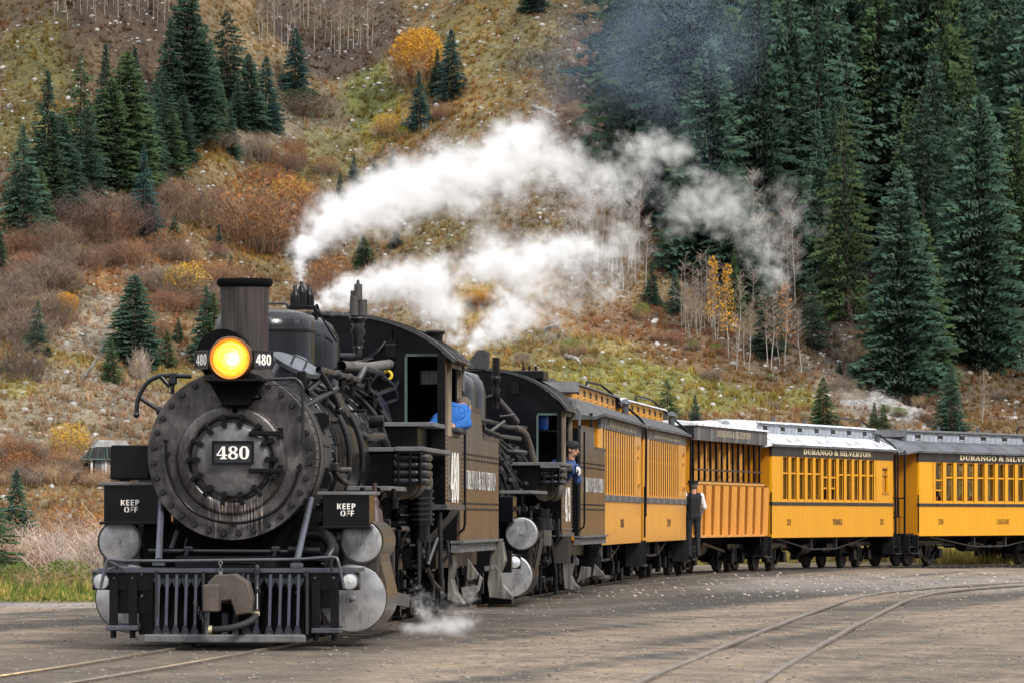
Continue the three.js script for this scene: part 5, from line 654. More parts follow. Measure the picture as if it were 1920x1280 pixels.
    part('sludge_pipe', [pipe([k(824, 960, 8.9), k(826, 1050, 8.9), k(828, 1105, 8.9)], 0.03, 0.05), pipe([k(838, 1012, 8.9), k(842, 1040, 8.9), k(822, 1060, 8.9)], 0.018, 0.06), pipe([k(775, 1062, 7.5), k(800, 1062, 7.5), k(805, 1000, 7.5)], 0.025, 0.05), pipe([k(800, 1062, 7.5), k(812, 1090, 8), k(826, 1105, 8.6)], 0.022, 0.05), pipe([k(800, 1060, 7.4), k(818, 1010, 8.5)], 0.03, 0.04), lathe([[0.02, 0.1], [0.05, 0.05], [0.03, 0], [0.02, -0.12]], 10, 'y', ...k(826, 1122, 8.9).toArray())], M.pipe, E);
  }
  clutter(E, 61, 1.9, 8.6, 46); { const n = rng(62); clutter(E, 63, 2.0, 5.5, 16, -1.35, -0.85); }
  part('firebox', [rb(1.7, 1.1, 2.4, 0, 1.0, -7.6, 0.05)], M.soot, E); part('main_frame', [bx(1.0, 0.35, 9.6, 0, 0.72, -4.3)], M.black, E);
  part('cylinder_saddle', [slab([[-0.85, 0.75], [0.85, 0.75], [0.6, 1.15], [0.72, BY - 0.55], [-0.72, BY - 0.55], [-0.6, 1.15]], 1.0).translate(0, 0, -1.7)], M.soot, E);
  for (const t of [4.0, 5.3, 6.6, 7.9]) driver(E, t, 0.56);
  wheelPair(E, -0.4, 0.36); wheelPair(E, -9.6, 0.36);
  // pilot
  const pb = (px, py, t = -0.75) => q(px, py, t), l = pb(172, 1073), r = pb(672, 1106), cxp = (l.x + r.x) / 2, yT = l.y, yB2 = r.y;
  const beam = part('pilot_beam', [bx(r.x - l.x, yT - yB2, 0.18, cxp, (yT + yB2) / 2, 0.64), bx(1.75, yT - pb(420, 1190).y, 0.05, cxp, (yT + pb(420, 1190).y) / 2, 0.6), bx(0.5, yT - pb(420, 1150).y, 0.06, pb(262, 1100).x, (yT + pb(420, 1150).y) / 2 , 0.64), bx(0.45, yT - pb(420, 1140).y, 0.06, pb(585, 1100).x, (yT + pb(420, 1140).y) / 2, 0.64)], M.black, E);
  bolts('bolt', beam, M.steel, [[213, 1083], [247, 1083], [265, 1076], [213, 1103], [247, 1103], [265, 1117], [555, 1083], [572, 1077], [590, 1083], [625, 1083], [590, 1105], [625, 1105], [555, 1110]].map(([x, y]) => { const p = pb(x, y); p.z = 0.73; return p; }), 0.017, 0.02);
  part('pilot_deck', [bx(r.x - l.x - 0.1, 0.04, 1.1, cxp, yT + 0.022, 0.2), bx(r.x - l.x, 0.02, 0.24, cxp, yT + 0.012, 0.64)], M.steel, E);
  const yL = q(420, 1191, -1.0).y, slat = (px0, px1) => { const a = q(px0, 1078, -0.78), b = q(px1, 1188, -1.0), m = (f) => lerp(a.x, b.x, f); return [bar(V(a.x, a.y, 0.76), V(b.x, yL, 0.98), 0.028, 0.055), slab([[-0.06, 0], [0.06, 0], [0.016, -0.1], [-0.016, -0.1]], 0.02).translate(a.x, a.y - 0.03, 0.775), slab([[-0.05, 0], [0.05, 0], [0.016, 0.1], [-0.016, 0.1]], 0.02).translate(b.x, yL, 0.98)]; };
  for (const px of [297, 313, 331, 349, 367, 465, 483, 507, 526, 543, 560]) part('pilot_slat', slat(px, px - 3), slatMat, E);
  for (const px of [385, 420, 440]) part('pilot_slat', [bar(V(q(px, 1150, -0.9).x, q(px, 1150, -0.9).y, 0.82), V(q(px, 1190, -1).x, yL, 0.96), 0.06, 0.03)], M.steel, E);
  part('pilot_side_bar', [292, 380, 455, 575].map((px) => bar(V(q(px, 1075, -0.78).x, yT, 0.75), V(q(px, 1190, -0.98).x, yL, 0.95), 0.03, 0.1)), M.black, E);
  { const a = q(268, 1197, -1.05), b = q(572, 1197, -1.05); part('pilot_foot_bar', [rb(b.x - a.x, 0.085, 0.1, (a.x + b.x) / 2, a.y, 1.0, 0.02)], M.worn, E, 'worn steel bar along the foot of the pilot'); part('pilot_blank', [bx(1.5, 0.5, 0.02, (a.x + b.x) / 2, a.y + 0.3, 0.72)], M.soot, E); }
  for (const [x0, x1, py, s0, s1] of [[198, 258, 1177, 212, 248], [583, 638, 1182, 592, 627]]) { const a = q(x0, py, -0.85), b = q(x1, py, -0.85), st = part('footstep', [rb(b.x - a.x, 0.05, 0.26, (a.x + b.x) / 2, a.y, 0.74, 0.01), bx(b.x - a.x, 0.02, 0.05, (a.x + b.x) / 2, a.y + 0.035, 0.62)], M.steel, E); for (const s of [s0, s1]) { const p = q(s, 1100, -0.78); part('step_hanger', [bx(0.085, p.y - a.y + 0.1, 0.025, p.x, (p.y + a.y) / 2 + 0.02, 0.76), cyl(0.03, 0.03, 0.1, p.x, a.y - 0.05, 0.78, 'y', 8)], M.black, st); } }
  for (const [px, e] of [[655, 1], [187, -1]]) { const p = q(px, 1089, -0.8), lamp = part('marker_lamp', [lathe([[0.088, -0.06], [0.09, 0.02], [0.08, 0.026], [0.074, 0.01]], 28, 'z', p.x, p.y, 0.74)], M.steel, E); part('lamp_lens', lathe([[0.001, 0.012], [0.04, 0.01], [0.075, 0]], 24, 'z', p.x, p.y, 0.75), phy({ color: lin(0.62, 0.63, 0.62), roughness: 0.12, metalness: 0.5, bumpMap: rep(T.bump, 5), bumpScale: 0.004 }), lamp); }
  part('cut_lever', [pipe([[187, 1105, -0.9], [200, 1046, -0.9], [225, 1051, -0.9], [330, 1051, -0.9], [480, 1049, -0.9], [560, 1048, -0.9], [632, 1043, -0.9], [645, 1103, -0.9]].map((k) => q(...k)), 0.016, 0.04, 8), rod(q(219, 1048, -0.85), q(219, 1074, -0.8), 0.02), rod(q(621, 1046, -0.85), q(621, 1074, -0.8), 0.014), rb(0.1, 0.06, 0.06, ...q(219, 1068, -0.8).toArray(), 0.01), bar(q(200, 1048, -0.9), q(222, 1060, -0.9), 0.012, 0.02), bar(q(240, 1060, -0.9), q(222, 1060, -0.9), 0.012, 0.02)], M.steel, E);
  part('train_pipe', [pipe([[416, 1054, -0.85], [482, 1054, -0.85], [481, 1100, -0.9], [481, 1148, -1.0]].map((k) => q(...k)), 0.026, 0.06, 10), cyl(0.036, 0.036, 0.04, ...q(481, 1072, -0.88).toArray(), 'y', 10), cyl(0.036, 0.036, 0.04, ...q(482, 1107, -0.92).toArray(), 'y', 10), cyl(0.04, 0.04, 0.04, ...q(482, 1053, -0.85).toArray(), 'x', 10)], M.pipe, E);
  part('air_hose', [curve([[481, 1146, -1.0], [474, 1160, -1.1], [450, 1172, -1.2], [425, 1178, -1.22], [397, 1180, -1.2]].map((k) => q(...k)), 0.034, 30, 10)], std({ color: lin(0.015, 0.015, 0.016), roughness: 0.75 }), E); part('hose_clamp', [cyl(0.04, 0.04, 0.04, ...q(479, 1150, -1.03).toArray(), 'y', 12), cyl(0.04, 0.04, 0.035, ...q(394, 1180, -1.2).toArray(), 'x', 12)], std({ color: lin(0.55, 0.48, 0.3), roughness: 0.5, metalness: 0.5 }), E);
  { const p = q(395, 1121, -1.35), c = q(420, 1116, -1.1), rust = std({ color: lin(0.115, 0.09, 0.075), map: T.dust, roughness: 0.8, bumpMap: T.bump, bumpScale: 0.01 }); const cp = part('coupler', [rb(0.16, 0.27, 0.2, p.x, p.y, 1.28, 0.02), slab([[-0.17, 0.1], [-0.1, 0.17], [0.08, 0.18], [0.2, 0.1], [0.24, -0.05], [0.23, -0.18], [0.1, -0.2], [0.05, -0.05], [-0.17, -0.08]], 0.22, 0.015).translate(c.x + 0.03, c.y + 0.02, 0.95), bx(0.16, 0.16, 0.5, c.x, c.y, 0.8)], rust, E, 'rusty knuckle coupler'); part('coupler_pin', [rod(q(413, 1072, -1.05), q(413, 1095, -1.1), 0.02), ...[1055, 1062, 1069, 1076].map((py, i) => new THREE.TorusGeometry(0.018, 0.007, 6, 10).rotateY(i % 2 ? 1.57 : 0).translate(...q(413, py, -0.95).toArray()))], M.worn, cp); part('chain', Array.from({ length: 11 }, (_, i) => new THREE.TorusGeometry(0.016, 0.005, 5, 9).rotateY(i % 2 ? 1.57 : 0.2).translate(...q(366 + i * 2, 1130 + i * 4.6, -1.05).toArray())), M.worn, E); }
  part('crossbar', [rod(q(278, 1032, -0.1), q(580, 1034, -0.1), 0.022), rb(0.09, 0.06, 0.08, ...q(353, 1029, -0.12).toArray(), 0.015), rb(0.09, 0.06, 0.08, ...q(517, 1029, -0.12).toArray(), 0.015), bar(q(353, 1030, -0.1), q(345, 1046, -0.4), 0.03, 0.03), bar(q(517, 1030, -0.1), q(512, 1046, -0.4), 0.03, 0.03), rod(q(320, 1030, -0.1), q(331, 995, 0.1), 0.026), rod(q(345, 1030, -0.1), q(349, 1008, 0.1), 0.01)], M.pipe, E);
  part('smokebox_brace', [rod(q(302, 935, 0.25), q(297, 1050, -0.5), 0.034, 0.034, 14), rb(0.12, 0.05, 0.1, ...q(297, 1056, -0.5).toArray(), 0.01)], M.steel, E); part('smokebox_brace', [rod(q(583, 935, 0.25), q(556, 1052, -0.5), 0.034, 0.034, 14), rb(0.12, 0.05, 0.1, ...q(556, 1060, -0.5).toArray(), 0.01)], M.steel, E);
  part('exhaust_elbow', [curve([q(570, 1000, 0.3), q(610, 1005, 0.2), q(622, 1030, 0.1), q(600, 1060, 0)], 0.07, 20, 12), cyl(0.1, 0.1, 0.06, ...q(598, 1045, 0).toArray(), 'y', 14), pipe([q(540, 1030, -0.1), q(600, 1033, -0.1)], 0.04, 0.04)], M.black, E);
  part('front_screen', [bx(1.9, 0.75, 0.03, 0, 0.85, -0.45)], M.soot, E);
  part('far_side_box', [rb(0.4, 0.34, 1.2, ...q(258, 868, 1.0).toArray(), 0.02), ...[0, 1, 2, 3].map((i) => cyl(0.05, 0.05, 0.6, ...q(234, 845 + i * 16, 1.2).toArray(), 'z', 10)), rb(0.42, 0.03, 1.2, ...q(262, 838, 1.0).toArray(), 0.01)], M.black, E);
}
const T1 = vehicle(thing('locomotive_tender', 'weathered black tender behind the front engine, its tall side streaked grey and gold', 'tender'), 0);
{
  const qt = gauge(T1), yb = qt(849, 1013, 13).y;
  tender(T1, { t0: 12.5, t1: 19.1, w: qt(934, 900, 19.1).x, y0: yb, deck: qt(934, 829, 19.1).y, bunker: qt(885, 772, 15).y, tb: 16.0, label: 'DURANGO & SILVERTON' });
  const scoop = (pts, t, name, mat, d) => part(name, slab(pts.map(([x, y]) => { const p = qt(x, y, t); return [p.x, p.y]; }), d, 0.008).translate(0, 0, -t), mat, T1);
  const scoopMat = std({ color: lin(0.27, 0.255, 0.23), map: T.streak, roughness: 0.5, metalness: 0.5, bumpMap: T.bump, bumpScale: 0.006 });
  scoop([[848, 1036], [853, 1040], [856, 1062], [851, 1085], [858, 1108], [874, 1130], [862, 1128], [846, 1122]], 13.2, 'front_step_guard', scoopMat, 0.5); scoop([[866, 1102], [897, 1098], [900, 1078], [904, 1084], [898, 1106], [878, 1130], [868, 1118]], 14.0, 'step_plate', scoopMat, 0.05); scoop([[878, 1048], [897, 1076], [893, 1084], [877, 1086]], 14.2, 'step_plate', scoopMat, 0.1);
  scoop([[923, 1016], [944, 1016], [950, 1050], [941, 1072], [946, 1096], [962, 1116], [961, 1122], [922, 1118], [918, 1092], [922, 1066]], 18.9, 'rear_step_guard', scoopMat, 0.35); scoop([[918, 1120], [962, 1118], [962, 1130], [920, 1132]], 19.0, 'rear_step', M.black, 0.3); scoop([[909, 1062], [930, 1060], [932, 1066], [910, 1070]], 17.5, 'step_plate', scoopMat, 0.1);
}
// ------------------------------------------------------------------ the second engine, number 473, and its tender
const E2 = vehicle(thing('steam_locomotive', 'second black steam locomotive, coupled behind the first tender, numbered 473 on its cab', 'steam locomotive'), 22.6);
const q2 = gauge(E2);
{
  const E = E2, q = q2, B2 = 1.8;
  part('smokebox_front', lathe([[0.74, -0.05], [0.74, 0], [0.5, 0.01], [0.45, 0.05], [0.3, 0.1], [0.001, 0.12]], 48, 'z', 0, B2, 0), doorMat, E);
  part('smokebox', cyl(0.73, 0.73, 1.7, 0, B2, -0.9, 'z', 48), stackMat, E);
  const bo = part('boiler', [cyl(0.78, 0.76, 4.2, 0, B2, -3.85, 'z', 48), cyl(0.84, 0.78, 1.9, 0, B2, -6.9, 'z', 48)], jacketMat, E);
  for (const t of [1.75, 2.9, 4.1, 5.3, 6.2]) part('boiler_band', lathe([[0.74, -0.03], [0.8, -0.028], [0.8, 0.028], [0.74, 0.03]], 48, 'z', 0, B2, -t), M.blackGloss, bo);
  part('smokestack', lathe([[0.3, B2 + 0.6], [0.23, B2 + 0.8], [0.22, B2 + 1.5], [0.26, B2 + 1.55], [0.26, B2 + 1.62], [0.2, B2 + 1.62], [0.2, B2 + 1]], 36, 'y', 0, 0, -0.9), stackMat, E);
  part('headlight', lathe([[0.001, -0.4], [0.18, -0.35], [0.2, 0], [0.17, 0.02], [0.001, 0.02]], 32, 'z', 0, 2.6, 0.1), M.black, E);
  const dm = phy({ color: lin(0.010, 0.012, 0.018), map: T.dust, roughness: 0.27, roughnessMap: T.rough, clearcoat: 0.4, clearcoatRoughness: 0.2 });
  const a = q(876, 694, 2.6), b = q(897, 694, 4.4);
  part('sand_dome', lathe([[0.5, B2 + 0.6], [0.46, B2 + 0.8], [0.46, a.y - 0.28], [0.43, a.y - 0.14], [0.33, a.y - 0.04], [0.15, a.y], [0.001, a.y + 0.005]], 44, 'y', q(892, 760, 2.6).x - 0.46, 0, -2.6), dm, E);
  part('steam_dome', lathe([[0.5, B2 + 0.6], [0.46, B2 + 0.8], [0.46, b.y - 0.34], [0.42, b.y - 0.18], [0.33, b.y - 0.06], [0.15, b.y - 0.01], [0.001, b.y]], 44, 'y', q(911, 760, 4.4).x - 0.46, 0, -4.4), dm, E);
  { const p0 = q(880, 690, 3.6), p1 = q(914, 657, 3.6); part('valve_shroud', [slab([[p0.x, p0.y], [p1.x - 0.02, p0.y - 0.02], [p1.x, p0.y + 0.08], [p1.x, p1.y - 0.03], [p1.x - 0.05, p1.y], [p0.x + 0.14, p1.y - 0.01], [p0.x, p0.y + 0.06]], 0.35, 0.015).translate(0, 0, -3.8)], std({ color: lin(0.035, 0.036, 0.042), map: T.dust, roughness: 0.65 }), E); }
  { const t = 5, f = (py) => q(930, py, t).y, x = q(930, 700, t).x; part('whistle', [cyl(0.055, 0.06, f(670) - f(706), x, (f(670) + f(706)) / 2, -t, 'y', 16), lathe([[0.05, f(765)], [0.035, f(752)], [0.07, f(745)], [0.05, f(738)], [0.07, f(730)], [0.035, f(724)], [0.07, f(712)], [0.07, f(705)], [0.03, f(703)]], 16, 'y', x, 0, -t), pipe([V(x, f(742), -t), V(x - 0.15, f(746), -t), V(x - 0.2, f(765), -t)], 0.035, 0.06)], M.black, E); }
  const P = (list, r, mat = M.pipe, name = 'boiler_pipe') => part(name, pipe(list.map(([x, y, t]) => q(x, y, t)), r, 0.1, 8), mat, E);
  P([[932, 748, 5], [952, 770, 5.5], [968, 790, 6]], 0.055, std({ color: lin(0.1, 0.09, 0.085), map: T.dust, roughness: 0.8 }), 'lagged_steam_pipe'); P([[965, 800, 5.6], [985, 810, 5.8], [995, 840, 6], [1002, 868, 6.1]], 0.05, std({ color: lin(0.12, 0.1, 0.085), map: T.dust, roughness: 0.8 }), 'lagged_steam_pipe');
  P([[895, 786, 3], [920, 790, 4], [950, 800, 5], [985, 802, 6.2]], 0.036); P([[900, 815, 2.5], [930, 825, 3.4], [950, 845, 4.2], [985, 848, 5]], 0.036); P([[895, 800, 2.4], [915, 812, 3], [945, 790, 4.5]], 0.028); P([[905, 840, 2], [925, 868, 2.6], [940, 885, 3]], 0.03); P([[900, 790, 2], [905, 830, 2.2], [918, 880, 2.4]], 0.026); P([[935, 780, 5], [965, 777, 5.6]], 0.018); P([[950, 830, 4.4], [970, 860, 5]], 0.04); P([[905, 802, 2.2], [940, 818, 3.4], [975, 822, 4.8]], 0.03);
  { const R = rng(88), g = [], h = []; for (let i = 0; i < 34; i++) { const t = 1.5 + 5.2 * R(), an = 0.5 + 0.95 * R(), r = 0.84 + 0.1 * R(), p = V(Math.sin(an) * r, B2 + Math.cos(an) * r, -t), e = V(Math.sin(an + 0.3 * R()) * (r + 0.05), B2 + Math.cos(an + 0.3) * r, -t - 0.2 - 0.5 * R()); if (R() < 0.6) g.push(rod(p, e, 0.02 + 0.02 * R())); else h.push(rb(0.09 + 0.06 * R(), 0.1, 0.1, p.x, p.y, p.z, 0.02), ball(0.055, e.x, e.y, e.z, 8, 6)); } part('pipework', g, M.pipe, E); part('boiler_fitting', h, M.black, E); }
  const cf = (px, py) => q(px, py, 7.7);
  cab(E, { t0: 7.7, t1: 9.75, w: cf(1053, 800).x, y0: q(1070, 998, 9.2).y, eave: cf(1053, 762).y, top: cf(905, 692).y, door: [cf(1010, 800).x, cf(1010, 866).y, cf(1044, 800).x, cf(1010, 778).y], win: [0.3, q(1070, 884, 8.7).y, 1.6, q(1070, 780, 8.7).y], number: '473', numY: q(1066, 945, 8.7).y, numH: 0.55 });
  { const p = q(966, 727, 7.65), m = part('cab_front_box', [rb(0.13, 0.2, 0.08, p.x, p.y, -7.62, 0.01)], M.black, E); }
  { const p = q(980, 703, 8.6); part('roof_hatch', [rb(0.9, 0.14, 1.0, p.x - 0.1, p.y, -8.9, 0.02), ...[0, 1, 2].map((i) => cyl(0.02, 0.02, 0.1, p.x + 0.1 * i, p.y + 0.1, -8.7, 'y', 8))], M.black, E); }
  { const p = q(1076, 765, 9.4); part('wind_deflector', [rb(0.05, 0.3, 0.4, p.x, p.y, -9.4, 0.01), rb(0.04, 0.25, 0.08, p.x + 0.08, p.y - 0.15, -9.5, 0.01)], M.worn, E); }
  for (const e of [1, -1]) {
    const X = (px, t) => q(px, 800, t).x, board = (x0, x1, py, t0, t1) => { const y = q(960, py, t0).y; part('running_board', [rb(x1 - x0, 0.05, t1 - t0, (e * (x0 + x1)) / 2, y, -(t0 + t1) / 2, 0.01)], M.worn, E); return y; };
    const yA = board(X(952, 5.2), X(1052, 5.2), 869, 5.2, 7.65); board(X(935, 2.6), X(1000, 2.6), 922, 2.6, 5.2);
    const k = (px, py, t) => { const p = q(px, py, t); return V(e * p.x, p.y, p.z); };
    part('side_tank', [slab([[X(950, 5.3), yA], [X(1016, 5.3), yA], [X(1012, 5.3), yA - 0.3], [X(1000, 5.3), yA - 0.4], [X(950, 5.3), yA - 0.4]].map(([x, y]) => [x, y]), 2.0).scale(e, 1, 1).translate(0, 0, -7.4)], M.blackGloss, E);
    if (e > 0) { const ct = part('cooling_coil', [rb(0.3, 0.05, 0.2, q(1032, 872, 5.3).x, q(1032, 874, 5.3).y, -5.3, 0.01)], M.worn, E, 'cooling tubes with return bends on the second engine'); coils(E, q, X(1017, 5.35), X(1050, 5.35), q(1030, 880, 5.35).y, 5.35, 3, 0.04, 0.095, ct); }
    const res = q(1022, 918, 5.6); part('air_reservoir', [cyl(0.17, 0.17, 1.6, e * res.x, res.y, -6.4, 'z', 24)], std({ color: lin(0.14, 0.115, 0.09), map: T.streak, roughness: 0.7 }), E); part('reservoir_strap', [0.05, 0.3].map((t) => lathe([[0.17, -0.02], [0.182, -0.02], [0.182, 0.02], [0.17, 0.02]], 24, 'z', e * res.x, res.y, -5.65 - t)), M.black, E);
    part('handrail_strut', [pipe([k(948, 872, 4.8), k(975, 905, 4.9), k(984, 908, 5.1)], 0.03, 0.05), ball(0.06, ...k(985, 908, 5.1).toArray())], M.black, E);
    const sb = [k(936, 930, 1.6), k(962, 978, 1.6)]; part('step_box', [rb(Math.abs(sb[1].x - sb[0].x), sb[0].y - sb[1].y, 0.6, (sb[0].x + sb[1].x) / 2, (sb[0].y + sb[1].y) / 2, -1.9, 0.01)], M.blackGloss, E);
    const vc = k(978, 1000, 1.9), lc = k(957, 1079, 1.9);
    const cy = part('cylinder_casting', [cyl(0.32, 0.32, 1.1, lc.x, lc.y, -2.47, 'z', 40), cyl(0.24, 0.24, 1.1, vc.x, vc.y, -2.47, 'z', 36), rb(0.42, 0.45, 1.0, (vc.x + lc.x) / 2, (vc.y + lc.y) / 2, -2.45, 0.05)], M.black, E);
    part('valve_chest_cover', [lathe([[0.236, -0.05], [0.238, 0], [0.22, 0.012], [0.05, 0.02], [0.001, 0.02]], 44, 'z', vc.x, vc.y, -1.9), cyl(0.02, 0.024, 0.03, vc.x, vc.y, -1.87, 'z', 8)], coverMat, cy); part('cylinder_cover', [lathe([[0.318, -0.05], [0.32, 0], [0.3, 0.012], [0.05, 0.018], [0.001, 0.018]], 48, 'z', lc.x, lc.y, -1.9)], coverMat, cy);
    part('valve_rod', [bar(k(1014, 1008, 2.4), k(1000, 1085, 2.6), 0.06, 0.08), bar(k(1008, 1010, 2.4), k(996, 1090, 2.6), 0.03, 0.04), rb(0.12, 0.3, 0.1, ...k(1026, 1005, 3).toArray(), 0.02)], std({ color: lin(0.19, 0.17, 0.155), map: T.dust, roughness: 0.6, metalness: 0.3 }), E);
    part('relief_valve', [cyl(0.1, 0.1, 0.12, vc.x + e * 0.26, vc.y + 0.3, -2.4, 'y', 16), cyl(0.14, 0.16, 0.18, vc.x + e * 0.26, vc.y + 0.14, -2.4, 'y', 18), ...[0, 1, 2].map((i) => cyl(0.045, 0.045, 0.2, vc.x - e * 0.15 + e * i * 0.14, vc.y + 0.36, -2.5, 'z', 10))], M.black, cy);
    part('front_lamp_plate', [rb(0.24, 0.2, 0.04, e * q(961, 1053, 0.9).x, q(961, 1053, 0.9).y, -0.9, 0.01)], M.black, E); part('marker_lamp', [lathe([[0.085, -0.03], [0.087, 0.02], [0.07, 0.03], [0.001, 0.045]], 24, 'z', e * q(965, 1054, 0.9).x, q(965, 1054, 0.9).y, -0.86)], phy({ color: lin(0.62, 0.65, 0.68), roughness: 0.2, metalness: 0.4 }), E);
    part('main_rod', [bar(V(e * 1.1, lc.y, -3.2), V(e * 1.1, 0.35, -5.6), 0.06, 0.13), bar(V(e * 1.08, 0.32, -4.2), V(e * 1.08, 0.32, -7), 0.05, 0.11), rb(0.14, 0.3, 0.3, e * 1.1, lc.y, -3.3, 0.03), rb(0.1, 0.05, 1.1, e * 1.1, lc.y + 0.2, -3.4, 0.01), rb(0.1, 0.05, 1.1, e * 1.1, lc.y - 0.2, -3.4, 0.01), bar(V(e * 1.05, vc.y, -3.0), V(e * 1.05, vc.y - 0.2, -4.6), 0.05, 0.08)], M.steel, E);
    part('frame_plate', [bx(0.06, 0.5, 6.4, e * 0.78, 0.7, -5.2)], M.black, E);
    part('frame_guard', slab([[1026, 1008], [1070, 1004], [1070, 1055], [1032, 1055]].map(([x, y]) => { const p = q(x, y, 7.8); return [p.x, p.y]; }), 0.04).scale(e, 1, 1).translate(0, 0, -7.8), std({ color: lin(0.05, 0.04, 0.035), map: T.streak, roughness: 0.6 }), E);
    for (const g of [pipe([k(1040, 1000, 7.9), k(1046, 1045, 7.9), k(1050, 1095, 7.9)], 0.035, 0.05), pipe([k(1020, 1040, 5), k(1034, 1034, 5)], 0.03, 0.04), pipe([k(1032, 1010, 6), k(1042, 1075, 6), k(1038, 1110, 6)], 0.035, 0.05), rb(0.12, 0.1, 0.14, ...k(1022, 1055, 4.4).toArray(), 0.03), pipe([k(1014, 1060, 3.5), k(1012, 1110, 3.5)], 0.025, 0.05), pipe([k(1042, 1075, 5.5), k(1042, 1115, 5.5)], 0.025, 0.04)]) part('steam_pipe_down', g, M.black, E);
  }
  clutter(E, 71, 2.0, 7.6, 40, 0.8, 1.3, 0.7, 1.55);
  part('firebox', [rb(1.6, 1.0, 2.2, 0, 0.95, -6.7, 0.05)], M.soot, E); part('main_frame', [bx(1.0, 0.35, 8.6, 0, 0.7, -4.2)], M.black, E); part('cylinder_saddle', [bx(1.4, 0.9, 1.0, 0, 1.0, -2.4)], M.soot, E);
  for (const t of [4.2, 5.6, 7.0]) driver(E, t, 0.56); wheelPair(E, -0.6, 0.36); wheelPair(E, -8.8, 0.4);
  part('pilot_beam', [bx(2.4, 0.3, 0.16, 0, 0.65, -0.0), bx(1.6, 0.4, 0.1, 0, 0.4, 0.05)], M.black, E); part('rear_running_gear_guard', [bx(1.8, 0.5, 0.04, 0, 0.6, -9.7)], M.soot, E);
}
const T2 = vehicle(thing('locomotive_tender', 'tender of the second engine with rusty golden reflections on its dark side', 'tender'), 22.6);
{
  const qt = gauge(T2), w = qt(1134, 900, 16.6).x, yb = qt(1134, 1002, 16.6).y;
  tender(T2, { t0: 10.9, t1: 16.6, w, y0: yb, deck: qt(1134, 846, 16.6).y, bunker: qt(1095, 806, 13).y, tb: 13.9, label: 'DURANGO & SILVERTON' });
  const scoop = (pts, t, name, mat, d) => part(name, slab(pts.map(([x, y]) => { const p = qt(x, y, t); return [p.x, p.y]; }), d, 0.008).translate(0, 0, -t), mat, T2), sm = std({ color: lin(0.2, 0.19, 0.185), map: T.streak, roughness: 0.5, metalness: 0.5, bumpMap: T.bump, bumpScale: 0.006 });
  scoop([[1058, 1056], [1078, 1056], [1073, 1078], [1080, 1094], [1087, 1100], [1086, 1106], [1062, 1102]], 11.4, 'front_step_guard', sm, 0.3); scoop([[1091, 1062], [1108, 1064], [1106, 1080], [1083, 1092]], 12.2, 'step_plate', sm, 0.1); scoop([[1073, 1036], [1085, 1050], [1084, 1058], [1076, 1056]], 12.0, 'step_plate', sm, 0.08); scoop([[1116, 1058], [1133, 1076], [1133, 1080], [1112, 1078]], 16.2, 'step_plate', sm, 0.1); scoop([[1120, 1016], [1128, 1014], [1129, 1045], [1126, 1040]], 16.6, 'hose_bracket', sm, 0.05); scoop([[1112, 1079], [1144, 1079], [1144, 1084], [1114, 1085]], 16.6, 'rear_step', sm, 0.3);
}
// ------------------------------------------------------------------ the yellow coaches
const yellow = (r, g, b) => phy({ color: lin(r, g, b), map: rep(T.streakSoft ??= tex(512, (u, v) => 0.86 + 0.16 * tfbm(u, v, 30, 3, 2.5, 91) * (0.6 + 0.8 * tfbm(u, v, 4, 3, 4, 93)), true), 0.5), roughness: 0.4, roughnessMap: T.streakRough, clearcoat: 0.2, clearcoatRoughness: 0.25 });
const Y = { pale: yellow(0.88, 0.42, 0.085), gold: yellow(0.88, 0.39, 0.006), deep: yellow(0.55, 0.22, 0.012), orange: yellow(0.82, 0.4, 0.1), brown: yellow(0.26, 0.1, 0.012) };  // pale: grazing sky sheen painted into the coach yellow
const roofTex = tex(512, (u, v) => { const a = tfbm(u, v, 9, 5, 9, 101), b = tfbm(u, v, 40, 2, 40, 103); return clamp(0.45 + 0.5 * (a - 0.3) + 0.25 * (b - 0.5)); }, true, 0.4);
const ROOF = { dark: std({ color: lin(0.25, 0.25, 0.26), map: roofTex, roughness: 0.7, bumpMap: T.bump, bumpScale: 0.01 }), frost: std({ color: lin(0.8, 0.82, 0.86), map: tex(512, (u, v) => { const a = tfbm(u, v, 10, 5, 10, 111), b = tfbm(u, v, 50, 2, 50, 113); return lerp(0.5, 0.88, smooth(0.34, 0.5, a + 0.3 * (b - 0.5))); }, true, 0.35), roughness: 0.85 }), grey: std({ color: lin(0.34, 0.36, 0.4), map: roofTex, roughness: 0.65, metalness: 0.2, bumpMap: T.bump, bumpScale: 0.01 }) };
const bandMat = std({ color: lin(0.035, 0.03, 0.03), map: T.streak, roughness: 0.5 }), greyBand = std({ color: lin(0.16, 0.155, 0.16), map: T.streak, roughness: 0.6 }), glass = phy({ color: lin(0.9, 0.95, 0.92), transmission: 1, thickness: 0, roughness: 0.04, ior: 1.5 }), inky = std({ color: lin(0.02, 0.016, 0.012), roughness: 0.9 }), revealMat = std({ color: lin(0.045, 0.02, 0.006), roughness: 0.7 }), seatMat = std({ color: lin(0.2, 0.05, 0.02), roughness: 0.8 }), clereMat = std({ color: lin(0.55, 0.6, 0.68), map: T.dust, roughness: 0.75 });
function letterTo(side, e, text, h, w, x, y, z, mat, f = font.serif, name = 'lettering') { const g = letters(text, h, w, 0.004, f); g.rotateY((e * Math.PI) / 2); return part(name, g.translate(x, y, z), mat, side); }
